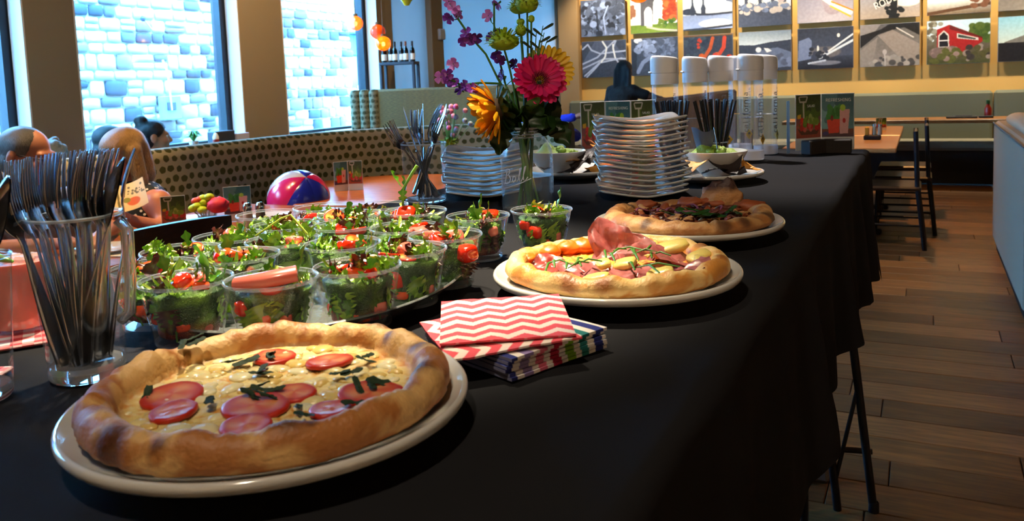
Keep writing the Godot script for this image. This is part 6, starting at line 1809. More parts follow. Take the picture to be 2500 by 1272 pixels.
func build_salads() -> void:
	var rng := RandomNumberGenerator.new()
	rng.seed = 99
	var tray := MB.new()
	var tc := Vector3(-0.556, TOP, -0.398)
	var yaw := atan2(-0.47, -0.883)          # long axis of the oval tray
	tray.lathe([Vector2(0.0, 0.0), Vector2(0.84, 0.0), Vector2(0.88, 0.004), Vector2(0.99, 0.022), Vector2(1.0, 0.0245), Vector2(0.992, 0.0265), Vector2(0.975, 0.024), Vector2(0.875, 0.0075), Vector2(0.85, 0.0055), Vector2(0.0, 0.0055)], 96, 0.208, 0.281)
	single("serving_tray", tray, mat("tray_metal", Color(0.72, 0.74, 0.74), 0.22, {"metal": 0.85, "bump": noise_tex("hammer", 0.05, 2), "depth": 0.05, "tri": Vector3(6, 6, 6)}), "oval silvery serving tray crowded with salad cups", "tray", tc, yaw)
	var plastic := mat("cup_plastic", Color(0.93, 0.96, 1.0), 0.04, {"alpha": 0.02, "spec": 0.55})
	var rimm := mat("cup_rim", Color(0.88, 0.93, 1.0), 0.08, {"alpha": 0.14, "spec": 0.6})
	var cup_m := lathem([Vector2(0.0, 0.001), Vector2(0.033, 0.001), Vector2(0.0345, 0.003), Vector2(0.0470, 0.064)], 40).mesh()
	var rim_m := lathem([Vector2(0.0468, 0.0625), Vector2(0.0486, 0.064), Vector2(0.0490, 0.0655), Vector2(0.0480, 0.067), Vector2(0.0466, 0.0665), Vector2(0.0464, 0.0640), Vector2(0.0468, 0.0625)], 40).mesh()
	var foot_m := lathem([Vector2(0.031, 0.0005), Vector2(0.0345, 0.0005), Vector2(0.0352, 0.002), Vector2(0.0350, 0.004), Vector2(0.0335, 0.0035)], 32).mesh()
	var leaves := []
	for k in 3:
		var a := []
		for i in 6: a.append(leaf_mesh(k, i + 1))
		leaves.append(a)
	var lmat := mat("salad_leaf", Color.WHITE, 0.32, {"vc": true, "two": true, "back": Color(0.35, 0.45, 0.12), "coat": 0.25, "coatr": 0.2})
	var red := mat("salad_tomato", Color(0.84, 0.17, 0.055), 0.16, {"coat": 0.6, "sss": 0.12})
	var oran := mat("salad_tomato2", Color(0.88, 0.30, 0.10), 0.2, {"coat": 0.5, "sss": 0.12})
	var pink := mat("salad_radish", Color(0.78, 0.40, 0.34), 0.25, {"coat": 0.3, "sss": 0.1})
	var chunks := []
	for i in 4:
		fn.seed = 300 + i
		var cm := MB.new()
		cm.ball(Vector3.ZERO, Vector3(1, 0.72, 0.85), 18, 12, func(d: Vector3): return 1.0 / pow(pow(absf(d.x), 4.5) + pow(absf(d.y), 4.5) + pow(absf(d.z), 4.5), 1.0 / 4.5) * (0.9 + 0.12 * fn.get_noise_3d(d.x * 110, d.y * 110, d.z * 110)))
		chunks.append(cm.mesh())
	var wedge := MB.new()      # a half tomato: skin outside, pale wet face with seeds
	wedge.grid(22, 12, func(u: float, w: float):
		var e := (1.0 - w) * PI
		var d := Vector3(cos(u * TAU) * sin(e), cos(e), -sin(u * TAU) * sin(e))
		var cut := d.y > 0.12
		var q := Vector3(d.x, min(d.y, 0.12), d.z)
		var rr := Vector2(d.x, d.z).length()
		var c := lin(0.80, 0.12, 0.05)
		if cut: c = lin(0.88, 0.36, 0.14).lerp(lin(0.93, 0.66, 0.30), 0.5 + 0.5 * cos(atan2(d.z, d.x) * 3.0)) if rr < 0.72 else lin(0.86, 0.22, 0.09)
		return [q, c], true)
	var wedge_m := wedge.mesh()
	var wet := mat("tomato_cut", Color.WHITE, 0.15, {"vc": true, "coat": 0.6, "sss": 0.1})
	var seedm := MB.new()
	seedm.ball(Vector3.ZERO, Vector3(0.0042, 0.0011, 0.0024), 8, 5)
	var seed_mesh := seedm.mesh()
	var seedmat := mat("almond", Color(0.90, 0.82, 0.58), 0.4)
	# what lies inside the cup below the top: a packed mass of chopped leaves
	var fills := []
	for i in 3:
		fn.seed = 500 + i
		var fm := MB.new()
		fm.grid(40, 12, func(u: float, w: float):
			var a := u * TAU
			var y: float = 0.004 + 0.050 * min(1.0, w / 0.75)
			var rr := lerpf(0.0325, 0.0440, (y - 0.004) / 0.060)
			if w > 0.75: rr *= (1.0 - (w - 0.75) / 0.25); y += 0.004 * sin((w - 0.75) / 0.25 * PI)
			if w == 0.0: rr = 0.0
			var q := Vector3(cos(a) * rr, y, -sin(a) * rr)
			var n1 := fn.get_noise_3d(q.x * 3800, q.y * 3800, q.z * 3800)
			q.x *= 0.89 + 0.12 * n1; q.z *= 0.89 + 0.12 * n1
			var t := fn.get_noise_3d(q.x * 2300 + 80, q.y * 2300, q.z * 2300)
			var c := lin(0.14, 0.26, 0.05).lerp(lin(0.42, 0.60, 0.14), smoothstep(-0.1, 0.4, t))
			var low := smoothstep(0.028, 0.010, y + 0.008 * n1)
			if i == 1: c = c.lerp(lin(0.55, 0.12, 0.07), low)
			if i == 2: c = c.lerp(lin(0.62, 0.16, 0.06), smoothstep(0.22, 0.4, n1))
			return [q, c], true)
		fills.append(fm.mesh())
	var fmat := mat("salad_fill", Color.WHITE, 0.35, {"vc": true, "bump": noise_tex("crumb", 0.09, 5), "depth": 0.25, "tri": Vector3(25, 25, 25)})
	var pos := [[-0.605, -0.186], [-0.518, -0.153], [-0.429, -0.184], [-0.377, -0.261], [-0.375, -0.355], [-0.378, -0.449], [-0.653, -0.267], [-0.664, -0.36], [-0.555, -0.266], [-0.57, -0.359], [-0.476, -0.362], [-0.753, -0.528], [-0.649, -0.453], [-0.558, -0.476], [-0.71, -0.611], [-0.614, -0.555], [-0.624, -0.648], [-0.529, -0.612], [-0.464, -0.484], [-0.427, -0.627], [-0.356, -0.703]]
	var who := ["leftmost at the front edge of the tray", "second from the left along the tray's front edge", "third from the left along the tray's front edge, behind the crust", "fourth along the tray's front edge, above the tray's bare rim", "at the tray's right front, with a tomato cube low in the glass", "at the tray's right end, with a big tomato cube on its wall", "second row, leftmost, beside the jug of forks", "at the left before the dark chair back", "second row, behind the second front cup", "in the middle of the tray, with a long pale stalk across it", "in the middle of the tray, with sliced tomato halves", "back left, an almost empty-looking rim over pale leaves", "left of centre in the third row, topped by pale chopped leaves", "right of centre in the third row", "back row of the tray, leftmost", "back rows of the tray, second from the left", "back row of the tray, third from the left", "back row of the tray, right, with a rocket stalk sticking up", "right side of the tray, behind the big tomato cube", "on the cloth right of the tray, the left one of the pair before the jar", "on the cloth right of the tray, the right one of the pair before the jar"]
	for i in pos.size():
		var on_tray := i < 19
		var at := Vector3(pos[i][0], TOP + (0.0065 if on_tray else 0.0005), pos[i][1])
		var c := thing("plastic_cup", "plastic cup, " + who[i], "cup", at, 0.0, "salad cups")
		part(c, "cup_wall", cup_m, plastic)
		part(c, "cup_rim", rim_m, rimm)
		part(c, "cup_foot", foot_m, rimm)
		var s := thing("salad", "salad in the cup " + who[i], "salad", at, rng.randf() * TAU, "salads in plastic cups")
		var low := i in [11, 14, 16]      # not so full
		var lift := -0.014 if low else 0.0
		var fi: int = [1, 1, 0, 1, 0, 2, 0, 0, 2, 0, 1, 0, 0, 0, 0, 0, 1, 0, 0, 1, 0][i]
		var fo := part(s, "chopped_leaves", fills[fi], fmat)
		fo.set_meta("kind", "stuff")
		if low: fo.scale = Vector3(0.95, 0.75, 0.95)
		var n := 27
		for k in n:
			var kind: int = [0, 1, 1, 2, 1, 2][rng.randi() % 6]
			var a := rng.randf() * TAU
			var r := rng.randf_range(0.0, 0.028)
			var l := rng.randf_range(0.016, 0.034) * (1.15 if kind == 0 else 0.85)
			var e := part(s, "leaf", leaves[kind][rng.randi() % 6], lmat)
			e.position = Vector3(cos(a) * r, 0.050 + lift + rng.randf() * 0.010, sin(a) * r)
			e.basis = Basis(Vector3.UP, PI / 2 - a + rng.randf_range(-0.7, 0.7)) * Basis(Vector3.RIGHT, -rng.randf_range(-0.1, 0.75)) * Basis(Vector3.BACK, rng.randf_range(-0.6, 0.6)) * Basis.from_scale(Vector3.ONE * l)
		for k in 13:      # leaves pressed against the wall
			var a := rng.randf() * TAU
			var y0 := rng.randf_range(0.006, 0.022)
			var e := part(s, "leaf", leaves[1 if k % 2 else 0][rng.randi() % 6], lmat)
			var r0 := lerpf(0.0315, 0.043, y0 / 0.06)
			var b := Basis(Vector3(-sin(a), 0, cos(a)), Vector3(cos(a), 0, sin(a)), Vector3(cos(a) * 0.19, 1, sin(a) * 0.19).normalized())
			b = b.orthonormalized() * Basis(Vector3.UP, rng.randf_range(-0.5, 0.5)) * Basis.from_scale(Vector3(0.034, 0.008, 0.034))
			e.basis = b
			e.position = Vector3(cos(a) * (r0 - 0.0012), y0, sin(a) * (r0 - 0.0012))
		var nt: int = [3, 4, 4, 4, 4, 4, 2, 3, 4, 3, 5, 1, 2, 3, 1, 2, 3, 3, 2, 3, 2][i]
		for k in nt:
			var a := rng.randf() * TAU
			var r := rng.randf_range(0.004, 0.026)
			var half := rng.randf() < 0.4
			var e := part(s, "tomato_half" if half else "tomato_chunk", wedge_m if half else chunks[rng.randi() % 4], wet if half else [red, red, oran, pink][rng.randi() % 4])
			var k2 := rng.randf_range(0.011, 0.016)
			e.position = Vector3(cos(a) * r, 0.056 + lift + rng.randf() * 0.008, sin(a) * r)
			e.basis = Basis(Vector3.UP, rng.randf() * TAU) * Basis(Vector3.RIGHT, rng.randf_range(-0.9, 0.9)) * Basis.from_scale(Vector3(k2, k2 * 0.8, k2))
		for k in 3:
			var a := rng.randf() * TAU
			var e := part(s, "seed", seed_mesh, seedmat)
			e.position = Vector3(cos(a) * 0.02, 0.066 + lift + rng.randf() * 0.008, sin(a) * 0.02)
			e.rotation = Vector3(rng.randf_range(-0.5, 0.5), rng.randf() * 3, rng.randf_range(-0.5, 0.5))
		# the pieces that make a cup recognisable
		var toward := Vector3(0.447, 0, 0.894).rotated(Vector3.UP, -s.rotation.y)
		var side := Vector3(0.894, 0, -0.447).rotated(Vector3.UP, -s.rotation.y)
		if i in [4, 5, 20]:
			var e := part(s, "tomato_chunk", chunks[i % 4], red)
			e.position = toward * 0.024 + side * [0.0, 0.0, -0.008, 0.0, -0.010, 0.028][i if i < 6 else 2] + Vector3(0, 0.036 if i != 5 else 0.045, 0)
			e.scale = Vector3.ONE * 0.0165
		if i < 5 or i > 18:
			for k in 3:
				var e := part(s, "tomato_chunk", chunks[(i + k) % 4], [red, oran, pink][k])
				var t := -0.9 + 0.9 * k + rng.randf_range(-0.25, 0.25)
				var yy := rng.randf_range(0.012, 0.046)
				e.position = (toward * cos(t) + side * sin(t)) * (lerpf(0.030, 0.041, yy / 0.06) - 0.009) + Vector3(0, yy, 0)
				e.basis = Basis(Vector3.UP, rng.randf() * TAU) * Basis.from_scale(Vector3.ONE * rng.randf_range(0.009, 0.013))
		if i == 2:
			var e := part(s, "ham_roll", tubem([-side * 0.03 + Vector3(0, 0.066, 0) + toward * 0.02, Vector3(0, 0.069, 0) + toward * 0.024, side * 0.032 + Vector3(0, 0.074, 0) + toward * 0.018], [0.010, 0.013, 0.012], 12, 0.7), pink)
		if i == 9:
			part(s, "stalk", tubem([-side * 0.035 + Vector3(0, 0.072, 0), Vector3(0, 0.094, 0), side * 0.012 + Vector3(0, 0.098, 0), side * 0.034 + Vector3(0, 0.070, 0)], 0.0015, 6), mat("stalk", Color(0.66, 0.74, 0.30), 0.4))
		if i == 17:
			part(s, "stalk", tubem([-side * 0.020 + Vector3(0, 0.06, 0), -side * 0.018 + Vector3(0, 0.10, 0), -side * 0.002 + Vector3(0, 0.125, 0), side * 0.006 + Vector3(0, 0.136, 0)], [0.0015, 0.002, 0.0026, 0.003], 7), mat("stalk2", Color(0.42, 0.60, 0.18), 0.4))
			for k in 3:
				var e := part(s, "leaf", leaves[0][k], lmat)
				e.position = -side * 0.019 + Vector3(0, 0.075 + 0.014 * k, 0)
				e.basis = Basis(Vector3.UP, k * 2.1) * Basis(Vector3.RIGHT, -0.9) * Basis.from_scale(Vector3.ONE * 0.034)
		if i in [1, 2, 19, 20]:
			var e := part(s, "leaf", leaves[0][i % 5], lmat)
			e.position = side * (0.02 if i != 19 else -0.005) + Vector3(0, 0.055, 0)
			e.basis = Basis(Vector3.UP, atan2(side.x, side.z)) * Basis(Vector3.RIGHT, -1.15) * Basis.from_scale(Vector3.ONE * 0.05)

# ------------------------------------------------------------------ square plates
func build_plates() -> void:
	var china := mat("square_china", Color(0.80, 0.80, 0.81), 0.10, {"coat": 0.7, "coatr": 0.05})
	var m := MB.new()
	var half := 0.0975
	# rounded square, corners lifted, edges dipping: both faces and the rim in one skin
	var h := func(q: Vector2) -> float:
		var u := q / half
		var r2 := u.length_squared()
		var e: float = max(absf(u.x), absf(u.y))
		return 0.003 * smoothstep(0.5, 1.0, e) + 0.0125 * pow(absf(u.x * u.y), 1.3) + 0.0022 * u.x * u.x - 0.0012 * u.y * u.y * (1.0 - u.x * u.x) + 0.0 * r2
	var sq := func(a: float, k: float) -> Vector2:
		var c := cos(a); var s := sin(a)
		var r := 1.0 / pow(pow(absf(c), 7.0) + pow(absf(s), 7.0), 1.0 / 7.0)
		return Vector2(c, s) * r * half * k
	var ks := [0.0, 0.35, 0.6, 0.8, 0.92, 0.98, 1.0, 0.98, 0.92, 0.8, 0.6, 0.35, 0.0]
	var ys := [-0.004, -0.004, -0.0038, -0.0034, -0.0030, -0.0028, 0.0, 0.0022, 0.0018, 0.0010, 0.0004, 0.0, 0.0]
	m.grid(72, ks.size() - 1, func(u: float, w: float):
		var i := int(round(w * (ks.size() - 1)))
		var q: Vector2 = sq.call(u * TAU, ks[i])
		return Vector3(q.x, h.call(q) + ys[i], -q.y), true)
	var mesh := m.mesh()
	var rng := RandomNumberGenerator.new()
	rng.seed = 3
	var ord := ["bottom", "second from the bottom", "third from the bottom", "fourth from the bottom", "fifth from the bottom", "sixth from the bottom", "seventh from the bottom", "eighth from the bottom", "eighth from the top", "seventh from the top", "sixth from the top", "fifth from the top", "fourth from the top", "third from the top", "second from the top", "topmost"]
	for s in 2:
		var n: int = [15, 9][s]
		for i in n:
			var o := ""
			if i == n - 1: o = "topmost plate"
			elif i < 8 and i < n - 1: o = ord[i] + " plate" if i else "bottom plate"
			else: o = ["second", "third", "fourth", "fifth", "sixth", "seventh", "eighth"][n - 2 - i] + " plate from the top"
			var at := Vector3(-0.397, TOP + 0.0048 + i * 0.01145, -1.345) if s == 0 else Vector3(-0.765, TOP + 0.0048 + i * 0.0118, -1.275)
			at += Vector3(rng.randf_range(-0.004, 0.004), 0, rng.randf_range(-0.004, 0.004))
			single("square_plate", mesh, china, "square white %s of the %s" % [o, "tall stack by the brown pizza" if s == 0 else "lower stack left of the jar"], "plate", at, (0.4636 if s == 0 else 0.52) + rng.randf_range(-0.07, 0.07), "stacked square plates")

# ------------------------------------------------------------------ cutlery and glasses
func fork_mesh() -> ArrayMesh:
	var m := MB.new()
	m.tube([Vector3(0, 0.0, 0), Vector3(0, 0.004, 0), Vector3(0, 0.03, 0), Vector3(0.001, 0.07, 0), Vector3(0.003, 0.105, 0), Vector3(0.004, 0.125, 0), Vector3(0.003, 0.135, 0)], [0.006, 0.0085, 0.0088, 0.0068, 0.0042, 0.0032, 0.004], 10, 0.28)
	m.tube([Vector3(0.003, 0.132, 0), Vector3(0.001, 0.140, 0), Vector3(-0.0015, 0.150, 0), Vector3(-0.002, 0.160, 0)], [0.004, 0.0095, 0.0125, 0.0128], 12, 0.10)
	for i in 4:
		var z := (i - 1.5) * 0.0072
		m.tube([Vector3(-0.002, 0.157, z), Vector3(-0.0015, 0.170, z), Vector3(0.0012, 0.186, z * 0.98), Vector3(0.0055, 0.204, z * 0.94)], [0.0026, 0.0022, 0.0019, 0.0009], 6, 0.7)
	return m.mesh()

func knife_mesh() -> ArrayMesh:
	var m := MB.new()
	m.tube([Vector3(0, 0.0, 0), Vector3(0, 0.004, 0), Vector3(0, 0.04, 0), Vector3(0, 0.10, 0), Vector3(0, 0.115, 0)], [0.006, 0.0085, 0.0085, 0.007, 0.006], 10, 0.5)
	m.tube([Vector3(0, 0.113, 0), Vector3(0, 0.125, 0.001), Vector3(0, 0.165, 0.002), Vector3(0, 0.198, 0.0), Vector3(0, 0.212, -0.004), Vector3(0, 0.219, -0.009)], [0.006, 0.0095, 0.0105, 0.0095, 0.006, 0.001], 12, 0.09)
	return m.mesh()

func spoon_mesh() -> ArrayMesh:
	var m := MB.new()
	m.tube([Vector3(0, 0.0, 0), Vector3(0, 0.004, 0), Vector3(0, 0.03, 0), Vector3(0.001, 0.08, 0), Vector3(0.003, 0.125, 0), Vector3(0.004, 0.142, 0)], [0.006, 0.0085, 0.0088, 0.006, 0.0036, 0.0034], 10, 0.28)
	var outer := func(u: float, w: float, k: float):
		var a := u * TAU
		var r := (1.0 - w)
		var y := 0.172 + cos(a) * r * 0.034
		var z := -sin(a) * r * 0.021 * (1.0 - 0.12 * cos(a))
		return Vector3(0.004 - 0.009 * (1.0 - r * r) - k, y, z)
	m.grid(28, 8, func(u: float, w: float): return outer.call(u, w, 0.0), true)
	m.grid(28, 8, func(u: float, w: float): return outer.call(1.0 - u, w, 0.0013), true)
	return m.mesh()

func lay(o: Node3D, foot: Vector3, top: Vector3, spin: float) -> void:      # stand a piece with its handle end at foot, leaning towards top
	var y := (top - foot).normalized()
	var x := y.cross(Vector3.BACK).normalized()
	o.transform = Transform3D(Basis(x, y, x.cross(y)) * Basis(Vector3.UP, spin), foot)

func tumbler(called: String, label: String, at: Vector3, r0: float, r1: float, h: float, base: float, group := "") -> Node3D:
	var o := thing(called, label, "glass", at, 0.0, group)
	var g := mat("clear_glass", Color(0.93, 0.96, 1.0), 0.03, {"alpha": 0.02, "spec": 0.6})
	part(o, "wall", lathem([Vector2(r0, 0.004), Vector2(r0 * 1.01, base), Vector2(r1, h)], 40), g)
	part(o, "rim", lathem([Vector2(r1 - 0.0028, h - 0.003), Vector2(r1, h - 0.003), Vector2(r1 + 0.0006, h - 0.001), Vector2(r1 - 0.0012, h), Vector2(r1 - 0.0028, h - 0.001)], 40), mat("glass_rim", Color(0.85, 0.93, 1.0), 0.05, {"alpha": 0.45, "spec": 0.9}))
	part(o, "foot", lathem([Vector2(0.0, 0.0), Vector2(r0 * 0.94, 0.0), Vector2(r0, 0.003), Vector2(r0 * 1.01, base * 0.7), Vector2(r0 * 0.93, base), Vector2(0.0, base * 0.9)], 40), mat("glass_foot", Color(0.95, 0.97, 1.0), 0.02, {"refr": 0.05, "alpha": 0.12}))
	return o

func build_glassware() -> void:
	var steel := mat("cutlery_steel", Color(0.66, 0.66, 0.67), 0.17, {"metal": 1.0})
	var rng := RandomNumberGenerator.new()
	rng.seed = 17
	var fk := fork_mesh()
	var kn := knife_mesh()
	var sp := spoon_mesh()
	# tall glass of forks, left foreground
	var g1 := Vector3(-0.545, TOP, -0.052)
	tumbler("fork_glass", "tall thick-footed glass crammed with forks, left foreground", g1, 0.034, 0.0425, 0.157, 0.014)
	part(get_node("fork_glass"), "handle", tubem([Vector3(0.037, 0.150, -0.018), Vector3(0.044, 0.140, -0.022), Vector3(0.0435, 0.095, -0.0215), Vector3(0.041, 0.060, -0.020), Vector3(0.032, 0.052, -0.016)], 0.0055, 10), mat("glass_foot", Color.WHITE))
	var L := Vector3(-0.894, 0, 0.447)
	var F := Vector3(0.447, 0, 0.894)
	for i in 22:
		var u := i / 21.0
		var row := (i % 3 - 1) * 0.016
		var ft := g1 + L * lerpf(-0.014, 0.012, u) * 1.0 + F * row * 0.7 + Vector3(0, 0.016, 0)
		ft += L * rng.randf_range(-0.006, 0.006)
		var tp := g1 + L * (lerpf(-0.040, 0.056, u) + rng.randf_range(-0.004, 0.004)) + F * (row * 1.3 + rng.randf_range(-0.008, 0.008)) + Vector3(0, 0.196 - 0.030 * smoothstep(0.5, 1.0, u), 0)
		ft.y -= 0.002 + 0.004 * u
		var f := single("fork", fk, steel, "steel fork standing tines up in the tall glass, left foreground", "fork", Vector3.ZERO, 0.0, "forks in the tall glass")
		lay(f, ft, tp, rng.randf_range(-0.5, 0.5) + 0.55)
	var s0 := single("spoon", sp, steel, "steel spoon leaning right out of the tall glass of forks", "spoon", Vector3.ZERO)
	lay(s0, g1 + L * 0.010 + F * 0.012 + Vector3(0, 0.016, 0), g1 - L * 0.054 + F * 0.016 + Vector3(0, 0.205, 0), 0.9)
	# glass of spoons cut by the left edge of the frame
	var g2 := Vector3(-0.586, TOP, 0.030)
	tumbler("spoon_glass", "glass of spoons cut off by the left edge", g2, 0.030, 0.038, 0.13, 0.012)
	var tops := [[0.010, 0.0, 0.10], [-0.030, 0.02, 0.13], [0.03, -0.02, 0.10], [-0.01, 0.03, 0.15], [-0.046, 0.0, 0.14]]
	for i in 5:
		var s := single("spoon", sp, steel, "steel spoon in the glass at the left edge, %s" % ["upright in the middle", "leaning right, its bowl over the pink drink", "leaning left, mostly out of frame", "standing at the back", "lowest, its bowl edge catching the light"][i], "spoon", Vector3.ZERO, 0.0, "spoons in the edge glass")
		var tp: Vector3 = g2 + L * tops[i][0] + F * tops[i][1] + Vector3(0, 0.205, 0)
		lay(s, g2 - L * tops[i][0] * 0.35 - F * tops[i][1] * 0.3 + Vector3(0, 0.013 if i < 3 else 0.004, 0), tp, [0.2, 0.8, 0.0, 0.5, 1.2][i])
		if i == 4 or i == 1: s.position.y -= 0.0
	# cutlery tumbler beside the square plates
	var g3 := Vector3(-0.838, TOP, -1.125)
	tumbler("cutlery_glass", "clear tumbler of forks and knives left of the lower plate stack", g3, 0.046, 0.052, 0.136, 0.010)
	var L2 := Vector3(-0.894, 0, 0.447)
	var tl := [["f", 0.030, 0.0, 0.0, 0.36], ["f", -0.045, 0.01, -0.3, 0.2], ["f", 0.085, 0.0, 1.2, -0.5], ["f", 0.070, 0.02, 0.6, -0.3], ["k", 0.028, 0.036, 0.0, 0.6], ["f", 0.012, 0.035, 0.3, 0.0], ["f", 0.0, 0.028, 0.2, 0.0], ["f", -0.022, 0.036, 0.0, 0.1], ["k", -0.06, -0.02, 0.4, 0.5], ["f", -0.040, 0.030, 0.8, 0.0], ["f", 0.02, -0.03, 1.0, 0.0], ["k", 0.0, -0.03, 0.2, 0.0]]
	for i in tl.size():
		var q = tl[i]
		var knife: bool = q[0] == "k"
		var hgt: float = [0.215, 0.235, 0.185, 0.185, 0.185, 0.185, 0.19, 0.18, 0.225, 0.18, 0.20, 0.20][i]
		var s := single("knife" if knife else "fork", kn if knife else fk, steel, ("steel table knife in the tumbler, " if knife else "steel fork in the tumbler, ") + ["tall at the left, tines up", "tallest, tines up, in front of the rest", "leaning far left, seen edge on", "leaning left beside the edge-on one", "broad dark blade at the left front", "low in the middle front", "half hidden in the middle", "low right of centre", "leaning right behind the tall fork", "low at the right wall", "at the back, tines hidden", "at the back of the glass"][i], "knife" if knife else "fork", Vector3.ZERO, 0.0, "cutlery in the tumbler")
		var tp: Vector3 = g3 + L2 * q[1] + F * q[2] + Vector3(0, hgt, 0)
		var lo := g3 - L2 * clampf(q[1] * 0.45, -0.028, 0.028) + F * clampf(-q[2] * 0.2, -0.02, 0.02) + Vector3(0, max(0.011, hgt - 0.205), 0)
		lay(s, lo, tp, 0.46 + q[3])
	# glass of pink drink with lime, and red checked napkins under it
	var g4 := Vector3(-0.752, TOP + 0.004, -0.122)
	var pd := thing("drink_glass", "glass of pale pink drink with a lime wedge, behind the tall glass of forks", "drink", g4)
	part(pd, "wall", lathem([Vector2(0.031, 0.0), Vector2(0.031, 0.006), Vector2(0.0365, 0.10)], 32), mat("clear_glass", Color.WHITE))
	part(pd, "drink", lathem([Vector2(0.0, 0.006), Vector2(0.0302, 0.006), Vector2(0.0345, 0.080), Vector2(0.0, 0.080)], 32), mat("pink_drink", Color(0.86, 0.52, 0.44), 0.12, {"sss": 0.3, "coat": 0.5}))
	var lime := MB.new()
	lime.tube([Vector3(-0.020, 0.082, 0.012), Vector3(-0.012, 0.087, 0.019), Vector3(0.0, 0.089, 0.023), Vector3(0.012, 0.087, 0.022), Vector3(0.020, 0.083, 0.016)], [0.002, 0.005, 0.006, 0.005, 0.002], 10, 0.8)
	part(pd, "lime_wedge", lime, mat("lime", Color(0.36, 0.58, 0.10), 0.3, {"coat": 0.4}))
	var ic := MB.new()
	for i in 4: ic.box(Vector3(cos(i * 1.7) * 0.014, 0.080, sin(i * 1.7) * 0.014), Vector3(0.018, 0.012, 0.018), 0.003)
	part(pd, "ice", ic, mat("ice", Color(0.90, 0.78, 0.76), 0.1, {"alpha": 0.5}))
	var im := Image.create(64, 64, false, Image.FORMAT_RGB8)
	for y in 64:
		for x in 64:
			var k := (1 if posmod(x, 32) < 16 else 0) + (1 if posmod(y, 32) < 16 else 0)
			im.set_pixel(x, y, [Color(0.90, 0.86, 0.84), Color(0.86, 0.48, 0.48), Color(0.76, 0.14, 0.18)][k])
	var chk := mat("gingham", Color.WHITE, 0.85, {"tex": ImageTexture.create_from_image(im), "tri": Vector3(22, 22, 22)})
	single("checked_napkin", boxm(Vector3.ZERO, Vector3(0.155, 0.004, 0.10), 0.0015), chk, "red and white checked napkin under the pink drink", "napkin", Vector3(-0.755, TOP + 0.002, -0.125), -0.6)
	single("checked_napkin", boxm(Vector3.ZERO, Vector3(0.085, 0.004, 0.055), 0.0015), chk, "corner of a red checked napkin on the cloth, between the two cutlery glasses", "napkin", Vector3(-0.655, TOP + 0.002, 0.010), 0.5)

